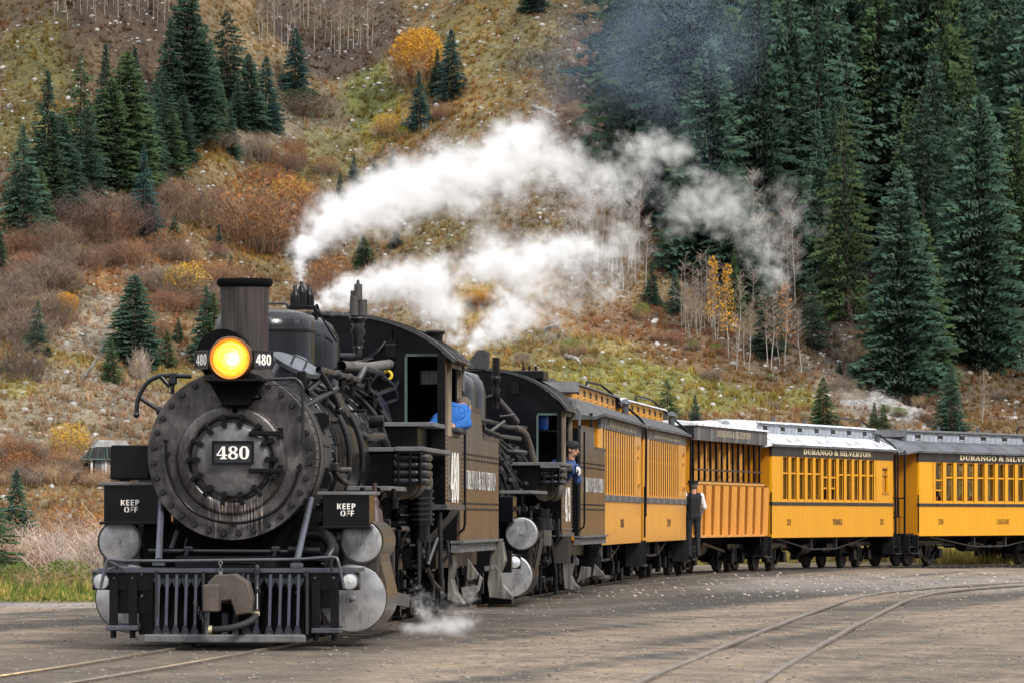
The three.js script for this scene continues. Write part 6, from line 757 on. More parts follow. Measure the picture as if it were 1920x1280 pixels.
// origin at the middle of the body at rail height; z towards the front of the train
function coach(label, s0, s1, o) {
  const C = thing('passenger_coach', label, 'railway coach'), L = chord(C, s0, s1), { w = 1.22, y0 = 0.8, rail = 1.6, wb = 1.7, wt = 2.78, lb = 3.02, eave = 3.06, mat, n = 12, win = [0.07, 0.85] } = o, z0 = L / 2;
  const postGeo = {}, revGeo = {}, wz = [z0 - win[0] * L, z0 - win[1] * L], pitch = (wz[0] - wz[1]) / n, post = o.post ?? pitch * 0.3;
  for (const e of [1, -1]) {
    const x = e * (w - 0.03), side = part('side_panel', [bx(0.06, rail - y0, L, x, (y0 + rail) / 2, 0)], mat, C);
    part('belt_rail', rb(0.09, o.beltH ?? 0.08, L + 0.02, e * (w - 0.02), rail + 0.03, 0, 0.01), o.band, side);
    part('upper_panel', [bx(0.06, wt - rail, z0 - wz[0], x, (wt + rail) / 2, (z0 + wz[0]) / 2), bx(0.06, wt - rail, wz[1] + z0 - (o.lav ? 0.095 * L : 0) - 0.0, x, (wt + rail) / 2, o.lav ? (wz[1] + (-z0 + 0.095 * L)) / 2 : (wz[1] - z0) / 2), ...(o.lav ? [bx(0.06, wt - rail, 0.045 * L, x, (wt + rail) / 2, -z0 + 0.0225 * L), bx(0.06, 0.3, 0.05 * L, x, rail + 0.15, -z0 + 0.07 * L), bx(0.06, 0.18, 0.05 * L, x, wt - 0.09, -z0 + 0.07 * L)] : [])], mat, side);
    part('window_rail', [bx(0.06, wb - rail, wz[0] - wz[1], x, (wb + rail) / 2, (wz[0] + wz[1]) / 2)], mat, side);
    part('letter_board', [bx(0.07, lb - wt, L + 0.04, e * (w - 0.025), (lb + wt) / 2, 0)], o.board, C);
    if (o.text) letterTo(C, e, o.text, 0.13, o.textW ?? L * 0.45, e * (w + 0.014), (lb + wt) / 2 + 0.01, -0.02 * L, o.textMat ?? goldMat);
    for (const [t, f, h, ww] of o.marks ?? []) letterTo(side, e, t, h, ww, e * (w + 0.003), (y0 + rail) / 2 - 0.02, z0 - f * L, std({ color: lin(0.1, 0.05, 0.01), roughness: 0.6 }), font.serif, 'car_number');
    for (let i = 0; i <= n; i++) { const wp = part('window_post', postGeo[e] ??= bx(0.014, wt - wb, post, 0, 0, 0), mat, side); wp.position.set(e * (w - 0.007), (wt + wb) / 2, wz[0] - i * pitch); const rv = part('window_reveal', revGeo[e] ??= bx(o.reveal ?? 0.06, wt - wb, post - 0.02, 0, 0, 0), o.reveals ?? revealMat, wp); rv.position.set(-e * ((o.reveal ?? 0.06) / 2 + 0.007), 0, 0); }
    for (let i = 0; i < n; i++) { const zc = wz[0] - (i + 0.5) * pitch, ww = pitch - post, hgt = wt - wb, mid = o.openLow?.includes(i) ? 0.55 : 0.62; const f = part('window', [bx(0.035, 0.04, ww, e * (w - 0.045), wb + hgt * mid, zc), bx(0.035, 0.04, ww, e * (w - 0.045), wb + 0.02, zc), bx(0.035, 0.03, ww, e * (w - 0.045), wt - 0.015, zc), bx(0.012, hgt, 0.02, e * (w - 0.05), wb + hgt / 2, zc - ww / 2 + 0.012), bx(0.012, hgt, 0.02, e * (w - 0.05), wb + hgt / 2, zc + ww / 2 - 0.012), ...(o.openLow?.includes(i) ? [bx(0.035, 0.04, ww, e * (w - 0.06), wb + hgt * 0.3, zc)] : [])], mat, C); if (o.glass !== false) { const pane = part('window_pane', bx(0.006, hgt * (o.openLow?.includes(i) ? 0.7 : 1) - 0.06, ww, e * (w - 0.075), wb + hgt * (o.openLow?.includes(i) ? 0.65 : 0.5), zc), glass, f); } }
    if (o.lav) { const lz = -z0 + 0.07 * L; part('small_window', [bx(0.05, 0.05, 0.05 * L, e * (w - 0.02), wt - 0.2, lz), bx(0.07, 0.05, 0.06 * L, e * (w - 0.01), rail + 0.32, lz), bx(0.05, 0.04, 0.05 * L, e * (w - 0.03), lerp(rail, wt, 0.68), lz), bx(0.02, wt - rail - 0.5, 0.03 * L, e * (w - 0.06), (wt + rail) / 2, lz)], Y.deep, C); }
    for (let i = 0; i < 10; i++) { const zc = z0 - ((i + 0.5) / 10) * L; part('seat', [rb(0.8, 0.5, 0.1, e * 0.65, 1.62, zc, 0.03), rb(0.8, 0.12, 0.45, e * 0.65, 1.38, zc + 0.2, 0.03)], seatMat, C); }
    part('truss_rod', [pipe([V(e * 0.9, y0 - 0.02, z0 - 1.5), V(e * 0.9, y0 - 0.3, 1.2), V(e * 0.9, y0 - 0.3, -1.2), V(e * 0.9, y0 - 0.02, -z0 + 1.5)], 0.022, 0.1), cyl(0.04, 0.04, 0.2, e * 0.9, y0 - 0.3, 0, 'z', 8), bx(0.08, 0.26, 0.08, e * 0.9, y0 - 0.16, 1.2), bx(0.08, 0.26, 0.08, e * 0.9, y0 - 0.16, -1.2)], M.steel, C);
  }
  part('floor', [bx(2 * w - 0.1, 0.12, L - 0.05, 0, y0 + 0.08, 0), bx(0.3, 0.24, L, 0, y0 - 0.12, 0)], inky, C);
  part('underframe_gear', [cyl(0.2, 0.2, 0.9, 0.4, y0 - 0.24, 0.4, 'z', 18), cyl(0.16, 0.16, 0.6, 0.55, y0 - 0.22, -1.4, 'z', 16), rb(0.5, 0.3, 0.6, -0.4, y0 - 0.2, -0.8, 0.02), bar(V(0.3, y0 - 0.25, 2), V(0.5, y0 - 0.3, -2), 0.04, 0.05), pipe([V(0.85, y0 - 0.1, z0 - 0.4), V(0.85, y0 - 0.25, z0 - 0.7), V(0.7, y0 - 0.2, z0 - 2)], 0.03, 0.08)], M.black, C);
  for (const k of [1, -1]) { part('end_wall', [bx(2 * w - 0.12, lb - y0, 0.06, 0, (lb + y0) / 2, k * (z0 - 0.03))], o.endMat ?? Y.deep, C); }
  // roof: a turtle-ended main roof and a clerestory
  const H = o.hood ?? 0.75, N = 16, cs = (e) => { const p = []; for (let i = 0; i <= N; i++) { const a = -1 + (2 * i) / N, b = Math.abs(a); p.push([a * (w + 0.09), eave + 0.36 * (1 - Math.pow(b, 2.6)) * e]); } return p; };
  const secs = [[z0 + H, 0.2, -0.06], [z0 + H * 0.85, 0.55, -0.03], [z0 + H * 0.5, 0.85, 0], [z0 + H * 0.1, 1, 0], [-z0 - H * 0.1, 1, 0], [-z0 - H * 0.5, 0.85, 0], [-z0 - H * 0.85, 0.55, -0.03], [-z0 - H, 0.2, -0.06]];
  const pos = [], ix = []; secs.forEach(([z, e, dy], j) => { const c = cs(e), nar = 1 - 0.12 * (1 - e); for (const [x, y] of c) pos.push(x * nar, y + dy, z); for (const [x] of c) pos.push(x * nar, eave - 0.05 + dy, z); const m = 2 * (N + 1); if (j) for (let i = 0; i < N; i++) { const a = (j - 1) * m + i, b = a + 1, c2 = j * m + i, d = c2 + 1; ix.push(a, b, c2, b, d, c2); const e2 = N + 1; ix.push(a + e2, c2 + e2, b + e2, b + e2, c2 + e2, d + e2); } });
  const m = 2 * (N + 1); secs.forEach((_, j) => { if (j) for (const i of [0, N]) { const a = (j - 1) * m + i, c2 = j * m + i; ix.push(a, c2, a + N + 1, c2, c2 + N + 1, a + N + 1); } });
  for (const j of [0, secs.length - 1]) for (let i = 0; i < N; i++) { const a = j * m + i; ix.push(a, a + N + 1, a + 1, a + 1, a + N + 1, a + N + 2); }
  let rg = new THREE.BufferGeometry(); rg.setAttribute('position', new THREE.Float32BufferAttribute(pos, 3)); rg.setIndex(ix); rg = rg.toNonIndexed(); rg.computeVertexNormals(); rg.setAttribute('uv', new THREE.BufferAttribute(new Float32Array(rg.attributes.position.count * 2), 2));
  const roof = part('roof', rg, o.roof, C);
  part('gutter', [1, -1].map((e) => bx(0.05, 0.05, L + 0.5, e * (w + 0.08), eave - 0.02, 0)), o.gutter ?? o.roof, roof);
  const cw = 0.74, cb = eave + 0.3, ct = eave + 0.52, cl = L / 2 - (o.clereIn ?? 0.3);
  const cl1 = part('clerestory', [bx(2 * cw, ct - cb + 0.1, 2 * cl, 0, (ct + cb) / 2 - 0.05, 0)], o.clere ?? clereMat, C);
  part('clerestory_roof', [slab([[-cw - 0.08, 0], [cw + 0.08, 0], [cw + 0.06, 0.03], [cw * 0.5, 0.075], [0, 0.09], [-cw * 0.5, 0.075], [-cw - 0.06, 0.03]], 2 * cl + 0.3).translate(0, ct, -cl - 0.15), ...[1, -1].map((k) => slab([[-cw - 0.08, 0], [cw + 0.08, 0], [cw + 0.1, -0.3], [-cw - 0.1, -0.3]], 0.04).rotateX(k * -0.9).translate(0, ct + 0.02, k * (cl + 0.13)))], o.roofTop ?? o.roof, C);
  for (const e of [1, -1]) for (let i = 0; i < 7; i++) { const zc = cl - ((i + 0.5) / 7) * 2 * cl, f = part('clerestory_window', [bx(0.03, 0.03, 0.42, e * (cw + 0.01), ct - 0.045, zc), bx(0.03, 0.03, 0.42, e * (cw + 0.01), cb + 0.035, zc)], o.clere ?? clereMat, cl1); part('window_pane', bx(0.012, ct - cb - 0.09, 0.38, e * (cw + 0.004), (ct + cb) / 2 - 0.005, zc), inky, f); }
  for (let i = 0; i < 3; i++) part('roof_vent', [cyl(0.07, 0.07, 0.24, 0.95, eave + 0.3, -z0 + 0.6 + i * 20, 'y', 12), lathe([[0.13, 0], [0.13, 0.02], [0.04, 0.09], [0.001, 0.1]], 14, 'y', 0.95, eave + 0.4, -z0 + 0.6 + i * 20)].slice(0, i === 0 ? 2 : 0).concat(i === 0 ? [] : [cyl(0.05, 0.05, 0.2, 0, ct + 0.12, z0 - 1.5 - i * 3, 'y', 10)]), M.steel, roof);
  part('roof_cable_rod', [pipe([V(0.3, ct + 0.05, -z0 + 2.2), V(0.3, ct + 0.28, -z0 + 2.2), V(0.5, ct + 0.24, -z0 + 0.5), V(w + 0.1, eave + 0.02, -z0 - 0.15), V(w + 0.08, y0 + 0.5, -z0 - 0.18)], 0.024, 0.2)], M.black, roof);
  // platforms, railings and steps at both ends
  for (const k of [1, -1]) {
    const zp = k * (z0 + 0.4), pl = part('platform', [rb(2 * w - 0.3, 0.1, 0.8, 0, y0 + 0.02, zp, 0.02), bx(2 * w - 0.3, 0.22, 0.1, 0, y0 - 0.1, k * (z0 + 0.78)), cyl(0.11, 0.11, 0.5, 0, y0 - 0.05, k * (z0 + 0.95), 'z', 12)], M.black, C);
    for (const e of [1, -1]) {
      part('platform_post', rod(V(e * (w - 0.12), y0, k * (z0 + 0.74)), V(e * (w - 0.12), eave, k * (z0 + 0.72)), 0.03), M.black, pl);
      part('end_railing', [bar(V(e * 0.35, y0 + 1.0, k * (z0 + 0.76)), V(e * (w - 0.12), y0 + 1.0, k * (z0 + 0.76)), 0.035, 0.035), bar(V(e * 0.35, y0 + 0.5, k * (z0 + 0.76)), V(e * (w - 0.12), y0 + 0.5, k * (z0 + 0.76)), 0.02, 0.02), ...[0.35, 0.55, 0.75, 0.95].map((x) => rod(V(e * x, y0, k * (z0 + 0.76)), V(e * x, y0 + 1.0, k * (z0 + 0.76)), 0.012, 0.012, 6)), new THREE.TorusGeometry(0.13, 0.02, 6, 4).scale(0.7, 1.3, 1).translate(e * 0.75, y0 + 0.55, k * (z0 + 0.78)), rod(V(e * (w - 0.02), y0 + 0.1, k * z0), V(e * (w - 0.02), y0 + 1.1, k * z0), 0.018)], M.black, pl);
      const st = [0, 1, 2].map((i) => rb(0.3, 0.03, 0.62, e * (w - 0.3 + i * 0.1), y0 - 0.12 - i * 0.17, zp, 0.005));
      part('platform_steps', [...st, bx(0.32, 0.5, 0.03, e * (w - 0.15), y0 - 0.22, zp + 0.32), bx(0.32, 0.5, 0.03, e * (w - 0.15), y0 - 0.22, zp - 0.32)], M.pipe, pl);
    }
    part('end_door', [bx(0.7, 1.9, 0.03, 0, y0 + 1.05, k * (z0 + 0.02)), bx(0.5, 0.8, 0.02, 0, y0 + 1.5, k * (z0 + 0.04))], Y.brown, C);
    part('brake_wheel', [new THREE.TorusGeometry(0.16, 0.016, 6, 18).rotateX(1.57).translate(-0.6, y0 + 1.2, k * (z0 + 0.7)), rod(V(-0.6, y0, k * (z0 + 0.7)), V(-0.6, y0 + 1.2, k * (z0 + 0.7)), 0.015)], M.pipe, pl);
  }
  truck(C, z0 - 1.75, 1.5, 0.33, 0.74); truck(C, -z0 + 1.75, 1.5, 0.33, 0.74);
  return C;
}
const textFaded = std({ color: lin(0.4, 0.34, 0.24), roughness: 0.8 }), textCream = std({ color: lin(0.75, 0.66, 0.42), roughness: 0.6 });
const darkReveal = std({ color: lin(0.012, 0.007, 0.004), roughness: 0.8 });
const CA = coach('pale orange coach right behind the second tender, windows packed close together', 40.3, 51.4, { mat: Y.pale, band: greyBand, beltH: 0.12, board: greyBand, roof: ROOF.dark, roofTop: ROOF.dark, clere: Y.pale, n: 14, win: [0.04, 0.84], text: 'DURANGO & SILVERTON', textW: 7.5, textMat: textFaded, marks: [['306', 0.5, 0.16, 0.9]], eave: 3.1, lb: 3.07, wt: 2.86, lav: true, glass: false, reveals: darkReveal });
const CB = coach('second pale orange coach, in front of the open gondola car', 53.0, 63.8, { mat: Y.pale, band: greyBand, beltH: 0.12, board: greyBand, roof: ROOF.dark, roofTop: ROOF.frost, clere: Y.gold, n: 14, win: [0.08, 0.82], text: 'DURANGO & SILVERTON', textW: 7.2, textMat: textFaded, marks: [['319', 0.55, 0.16, 0.9]], eave: 3.1, lb: 3.07, wt: 2.86, lav: true, glass: false, reveals: darkReveal });
const CC = coach('golden yellow coach with frosty white roof lettered 331', 76.0, 87.8, { mat: Y.gold, band: bandMat, board: bandMat, roof: ROOF.frost, roofTop: ROOF.frost, gutter: ROOF.grey, n: 12, win: [0.075, 0.845], text: 'DURANGO & SILVERTON', textW: 6.6, textMat: textCream, marks: [['331', 0.13, 0.15, 0.36], ['TRIMBLE', 0.52, 0.14, 0.95], ['331', 0.9, 0.15, 0.36]], lav: true, openLow: [5, 6] });
const CD = coach('golden yellow coach cut by the right edge, lettered 330, with a dark grey roof', 90.2, 102.2, { mat: Y.gold, band: bandMat, board: bandMat, roof: ROOF.grey, roofTop: ROOF.dark, n: 12, win: [0.09, 0.87], text: 'DURANGO & SILVERTON', textW: 6.6, textMat: textCream, marks: [['330', 0.13, 0.15, 0.36], ['CASCADE', 0.52, 0.14, 0.95]], lav: true, openLow: [0] });
{ // the open gondola car
  const C = thing('open_gondola_car', 'open-sided orange gondola car with a roof between the pale orange and golden coaches', 'railway car'), L = chord(C, 65.6, 74.9), z0 = L / 2, w = 1.24, y0 = 0.86, yt = 2.04, lb0 = 3.06, lb1 = 3.33;
  for (const e of [1, -1]) {
    const n = 5, side = part('body_side', [bx(0.05, yt - y0, L, e * (w - 0.1), (yt + y0) / 2, 0), rb(0.14, 0.05, L + 0.1, e * (w - 0.07), yt + 0.02, 0, 0.01), rb(0.14, 0.05, L + 0.1, e * (w - 0.05), y0, 0, 0.01)], Y.orange, C);
    for (let i = 0; i < n; i++) part('side_plank', bx(0.02, (yt - y0) / n - 0.012, L, e * (w - 0.068), y0 + ((i + 0.5) * (yt - y0)) / n, 0), Y.orange, side);
    for (let i = 0; i < 9; i++) { const z = z0 - 0.12 - (i / 8) * (L - 0.24); part('stake', [slab([[0, y0], [0.05, y0], [0.09, yt - 0.03], [0, yt - 0.03]], 0.012).scale(e, 1, 1).translate(e * (w - 0.06), 0, z - 0.12), slab([[0, y0], [0.05, y0], [0.09, yt - 0.03], [0, yt - 0.03]], 0.012).scale(e, 1, 1).translate(e * (w - 0.06), 0, z + 0.12)], Y.brown, side); part('stake_face', [bar(V(e * (w - 0.006), y0, z), V(e * (w + 0.032), yt - 0.03, z), 0.2, 0.012)], Y.orange, side); }  // brown side plates: shade painted onto the sides of the orange stakes
    for (let i = 0; i < 13; i++) { const z = z0 - 0.15 - (i / 12) * (L - 0.3); part('roof_post', [bx(0.05, lb0 - yt, 0.05, e * (w - 0.1), (lb0 + yt) / 2, z)], M.black, C); }
    part('guard_rail', [rod(V(e * (w - 0.05), 2.36, z0), V(e * (w - 0.05), 2.36, -z0), 0.02), rod(V(e * (w - 0.05), 2.1, z0), V(e * (w - 0.05), 2.1, -z0), 0.015)], M.pipe, C);
    const board = part('letter_board', [bx(0.06, lb1 - lb0, L + 0.5, e * w, (lb0 + lb1) / 2, 0), bx(0.1, 0.05, L + 0.5, e * (w - 0.02), lb0 - 0.02, 0)], greyBand, C);
    letterTo(board, e, 'DURANGO & SILVERTON', 0.15, 4.6, e * (w + 0.034), (lb0 + lb1) / 2, -0.2, textFaded);
    part('end_ladder', [rod(V(e * (w + 0.02), y0, -z0 + 0.1), V(e * (w + 0.02), yt, -z0 + 0.1), 0.02), rod(V(e * (w + 0.02), y0, -z0 - 0.15), V(e * (w + 0.02), yt, -z0 - 0.15), 0.02), ...[0.2, 0.5, 0.8, 1.1].map((y) => rod(V(e * (w + 0.02), y0 + y, -z0 + 0.1), V(e * (w + 0.02), y0 + y, -z0 - 0.15), 0.014))], M.black, C);
    for (const k of [1, -1]) part('corner_step', [rb(0.32, 0.04, 0.5, e * (w - 0.15), 0.36, k * (z0 - 0.1 + 0.3), 0.01), bar(V(e * (w - 0.02), y0, k * (z0 + 0.1)), V(e * (w - 0.02), 0.36, k * (z0 + 0.1)), 0.03, 0.03), bar(V(e * (w - 0.02), y0, k * (z0 + 0.4)), V(e * (w - 0.02), 0.36, k * (z0 + 0.4)), 0.03, 0.03)], M.pipe, C);
    for (let i = 0; i < 7; i++) part('bench_seat', [rb(0.5, 0.06, 1.1, e * 0.45, 1.5, z0 - 1 - i * 1.3, 0.02)], Y.brown, C);
  }
  for (const k of [1, -1]) { part('end_wall', [bx(2 * w - 0.3, lb1 - y0 - 0.15, 0.06, 0, (lb1 + y0) / 2, k * (z0 - 0.02))], Y.deep, C); part('partition', [bx(2 * w - 0.3, 0.95, 0.04, 0, 2.45, k * (z0 - 2.2)), bx(0.7, 0.95, 0.04, -0.75, 2.5, k * (z0 - 3.6)), bx(0.7, 0.95, 0.04, 0.75, 2.5, k * 0.6)], Y.orange, C); part('end_window', [bx(0.6, 0.8, 0.03, 0, 2.5, k * (z0 + 0.02)), bx(0.6, 0.8, 0.03, 0, 2.5, k * (z0 - 0.06))], inky, C); part('end_hood', [bx(2 * w, lb1 - lb0 + 0.04, 0.08, 0, (lb0 + lb1) / 2, k * (z0 + 0.25))], M.pipe, C); part('buffer_beam', [bx(2 * w - 0.2, 0.25, 0.12, 0, y0 - 0.1, k * (z0 + 0.05)), cyl(0.11, 0.11, 0.6, 0, y0 - 0.1, k * (z0 + 0.4), 'z', 12), bx(1.6, 0.08, 0.7, 0, y0, k * (z0 + 0.4))], M.black, C); }
  part('roof', [slab([[-w - 0.08, 0], [w + 0.08, 0], [w + 0.06, 0.03], [w * 0.6, 0.12], [0, 0.17], [-w * 0.6, 0.12], [-w - 0.06, 0.03]], L + 0.6).translate(0, lb1 + 0.005, -z0 - 0.3)], ROOF.frost, C);
  part('roof_seam', Array.from({ length: 14 }, (_, i) => slab([[-w - 0.09, 0], [w + 0.09, 0], [w + 0.07, 0.04], [w * 0.6, 0.135], [0, 0.185], [-w * 0.6, 0.135], [-w - 0.07, 0.04]], 0.03).translate(0, lb1 + 0.004, -z0 - 0.25 + (i * (L + 0.5)) / 13)), ROOF.frost, C);
  part('floor', [bx(2 * w - 0.2, 0.1, L, 0, y0 + 0.06, 0), bx(0.4, 0.3, L, 0, y0 - 0.16, 0)], inky, C);
  part('underframe_gear', [cyl(0.2, 0.2, 0.8, 0.45, 0.6, 0.3, 'z', 16), rb(0.5, 0.3, 0.7, -0.4, 0.6, -0.6, 0.02), pipe([V(0.9, 0.75, z0 - 0.6), V(0.95, 0.5, z0 - 1.2), V(0.9, 0.6, z0 - 2.2)], 0.03, 0.1), bar(V(0.8, 0.7, 1.5), V(0.8, 0.5, -1.5), 0.05, 0.05)], M.black, C);
  truck(C, z0 - 1.45, 1.5, 0.33, 0.74); truck(C, -z0 + 1.45, 1.5, 0.33, 0.74);
}
// ------------------------------------------------------------------ people
function capsules(bones, centre, half, res, blend = 0.028) {        // one continuous skin over tapered limbs; each spot takes the colour of the nearest limb
  const mc = new MarchingCubes(res, new THREE.MeshStandardMaterial(), false, false, 60000), p = V(), cell = (2 * half) / res;
  const B = bones.map(([a, b, r1, r2, c]) => ({ a: V(...a), d: V(...b).sub(V(...a)), r1, r2, c })); B.forEach((b) => (b.l = Math.max(1e-9, b.d.lengthSq())));
  const dist = (b, x, y, z) => { const X = x - b.a.x, Y = y - b.a.y, Z = z - b.a.z, t = clamp((X * b.d.x + Y * b.d.y + Z * b.d.z) / b.l); return Math.hypot(X - b.d.x * t, Y - b.d.y * t, Z - b.d.z * t) - lerp(b.r1, b.r2, t); };
  for (let k = 0, i = 0; k < res; k++) for (let j = 0; j < res; j++) for (let m = 0; m < res; m++, i++) {
    const x = centre[0] + ((m - res / 2) / (res / 2)) * half, y = centre[1] + ((j - res / 2) / (res / 2)) * half, z = centre[2] + ((k - res / 2) / (res / 2)) * half;
    let d = 1e3; for (const b of B) { const e = dist(b, x, y, z), h = clamp(0.5 + (0.5 * (e - d)) / blend); if (e - d > 0.3) continue; d = d > 900 ? e : lerp(e, d, h) - blend * h * (1 - h); } mc.field[i] = -d;
  }
  mc.isolation = 0; mc.update();
  const n = mc.count, P = mc.positionArray.slice(0, n * 3), N = mc.normalArray.slice(0, n * 3), C = new Float32Array(n * 3);
  for (let i = 0; i < n; i++) { for (let a = 0; a < 3; a++) P[i * 3 + a] = centre[a] + P[i * 3 + a] * half; const l = Math.hypot(N[i * 3], N[i * 3 + 1], N[i * 3 + 2]) || 1; for (let a = 0; a < 3; a++) N[i * 3 + a] /= l; let best = 1e9, c; for (const b of B) { const e = dist(b, P[i * 3], P[i * 3 + 1], P[i * 3 + 2]); if (e < best) { best = e; c = b.c; } } C.set(c, i * 3); }
  const g = new THREE.BufferGeometry(); g.setAttribute('position', new THREE.BufferAttribute(P, 3)); g.setAttribute('normal', new THREE.BufferAttribute(N, 3)); g.setAttribute('color', new THREE.BufferAttribute(C, 3)); g.setAttribute('uv', new THREE.BufferAttribute(new Float32Array(n * 2), 2));
  // outward normals: flip if the mesh was turned inside out
  const ab = V(P[3] - P[0], P[4] - P[1], P[5] - P[2]), ac = V(P[6] - P[0], P[7] - P[1], P[8] - P[2]), f = ab.cross(ac); const out = f.x * N[0] + f.y * N[1] + f.z * N[2]; if (out < 0) for (let i = 0; i < N.length; i++) N[i] *= -1;
  return g;
}
const bodyMat = std({ vertexColors: true, roughness: 0.85, bumpMap: rep(T.bump, 2.2), bumpScale: 0.012 }), SKIN = [0.46, 0.25, 0.17];
function hand(w, dir, palmUp, c = SKIN) {                           // wrist point, direction of the fingers, which way they curl
  const d = V(...dir).normalize(), u = V(...palmUp).normalize(), s = d.clone().cross(u).normalize(), o = V(...w), at3 = (a, b, e) => o.clone().addScaledVector(d, a).addScaledVector(s, b).addScaledVector(u, e).toArray(), B = [[at3(0, 0, 0), at3(0.075, 0.0, 0), 0.026, 0.03, c], [at3(0.03, 0.02, 0), at3(0.08, 0.025, 0), 0.02, 0.018, c], [at3(0.03, -0.02, 0), at3(0.08, -0.025, 0), 0.02, 0.018, c]];
  [[-0.032, 0.058], [-0.011, 0.07], [0.011, 0.066], [0.032, 0.052]].forEach(([x, l]) => { const a = at3(0.085, x, 0), b = at3(0.085 + l * 0.5, x * 1.05, 0.012), e = at3(0.085 + l * 0.75, x * 1.05, 0.045); B.push([a, b, 0.0095, 0.009, c], [b, e, 0.009, 0.0075, c]); });
  B.push([at3(0.02, -0.03, 0), at3(0.055, -0.06, 0.02), 0.012, 0.01, c], [at3(0.055, -0.06, 0.02), at3(0.085, -0.05, 0.045), 0.01, 0.008, c]);
  const m = at3(0.07, 0, 0.01); return capsules(B, m, 0.13, 56, 0.008);
}
function head(c, f, hair) {                                        // centre, facing direction
  const d = V(...f).normalize(), s = UPV.clone().cross(d).normalize(), o = V(...c), P = (a, b, e) => o.clone().addScaledVector(d, a).addScaledVector(s, b).addScaledVector(UPV, e).toArray();
  return capsules([[P(-0.01, 0, 0.03), P(0.0, 0, 0.035), 0.092, 0.09, hair], [P(0.025, 0, -0.01), P(0.035, 0, -0.06), 0.07, 0.052, SKIN], [P(0.05, 0, 0.03), P(0.05, 0, 0.0), 0.05, 0.05, SKIN], [P(0.095, 0, 0.01), P(0.115, 0, -0.02), 0.012, 0.016, SKIN], [P(0, 0.085, 0), P(0.005, 0.09, -0.03), 0.018, 0.012, SKIN], [P(0, -0.085, 0), P(0.005, -0.09, -0.03), 0.018, 0.012, SKIN], [P(0.085, -0.02, -0.055), P(0.085, 0.02, -0.055), 0.012, 0.012, [0.36, 0.13, 0.1]], [P(0.086, 0.032, 0.02), P(0.086, 0.03, 0.02), 0.013, 0.013, [0.05, 0.035, 0.03]], [P(0.086, -0.032, 0.02), P(0.086, -0.03, 0.02), 0.013, 0.013, [0.05, 0.035, 0.03]], [P(-0.01, 0, -0.04), P(-0.02, 0, -0.14), 0.055, 0.058, SKIN]], c, 0.2, 64, 0.02);
}
const capMat = std({ color: lin(0.012, 0.012, 0.015), roughness: 0.85 });
{ // the conductor on the step between the coaches
  const p = on(64.75, 1.27, 0.43), t = thing('person', 'person in black vest and flat cap standing on the step before the gondola car', 'person'); t.position.copy(p); t.rotation.y = 0.25;
  const tr = [0.010, 0.011, 0.016], ve = [0.006, 0.006, 0.008], wh = [0.7, 0.68, 0.66], sh = [0.012, 0.01, 0.01];
  const body = capsules([
    [[-0.085, 0.9, 0], [-0.1, 0.48, -0.03], 0.088, 0.062, tr], [[-0.1, 0.48, -0.03], [-0.09, 0.09, 0.01], 0.06, 0.046, tr], [[0.085, 0.9, 0], [0.1, 0.48, -0.01], 0.088, 0.062, tr], [[0.1, 0.48, -0.01], [0.1, 0.09, 0.04], 0.06, 0.046, tr],
    [[-0.09, 0.05, 0.03], [-0.11, 0.04, -0.17], 0.042, 0.035, sh], [[0.1, 0.05, 0.06], [0.13, 0.04, -0.13], 0.042, 0.035, sh], [[-0.06, 0.92, 0.0], [0.06, 0.92, 0.0], 0.115, 0.115, tr],
    [[-0.04, 1.0, 0], [-0.05, 1.28, -0.01], 0.112, 0.13, ve], [[0.04, 1.0, 0], [0.05, 1.28, -0.01], 0.112, 0.13, ve], [[-0.12, 1.36, 0], [0.12, 1.36, 0], 0.075, 0.075, ve], [[0, 1.36, 0], [0, 1.47, -0.01], 0.07, 0.055, SKIN],
    [[0.185, 1.37, 0], [0.26, 1.12, -0.04], 0.062, 0.052, wh], [[0.26, 1.12, -0.04], [0.2, 0.94, -0.2], 0.05, 0.036, wh], [[-0.185, 1.37, 0], [-0.25, 1.13, -0.06], 0.062, 0.052, wh], [[-0.25, 1.13, -0.06], [-0.24, 1.02, -0.28], 0.05, 0.036, wh],
  ], [0, 0.78, -0.02], 0.86, 92, 0.03);
  part('body', merge([body, head([0, 1.56, -0.01], [-0.5, 0, -1], [0.1, 0.075, 0.06]), hand([0.2, 0.94, -0.2], [-0.1, -0.6, -0.7], [-1, 0, 0]), hand([-0.24, 1.02, -0.28], [0.1, 0.0, -1], [1, 0, 0])]), bodyMat, t);
  part('cap', [cyl(0.135, 0.118, 0.035, 0, 1.685, -0.01, 'y', 24), cyl(0.112, 0.108, 0.055, 0, 1.645, -0.01, 'y', 24), slab([[-0.08, 0], [0.08, 0], [0.06, 0.06], [-0.06, 0.06]], 0.012).rotateX(-1.35).translate(-0.06, 1.62, -0.1)], capMat, t);
}
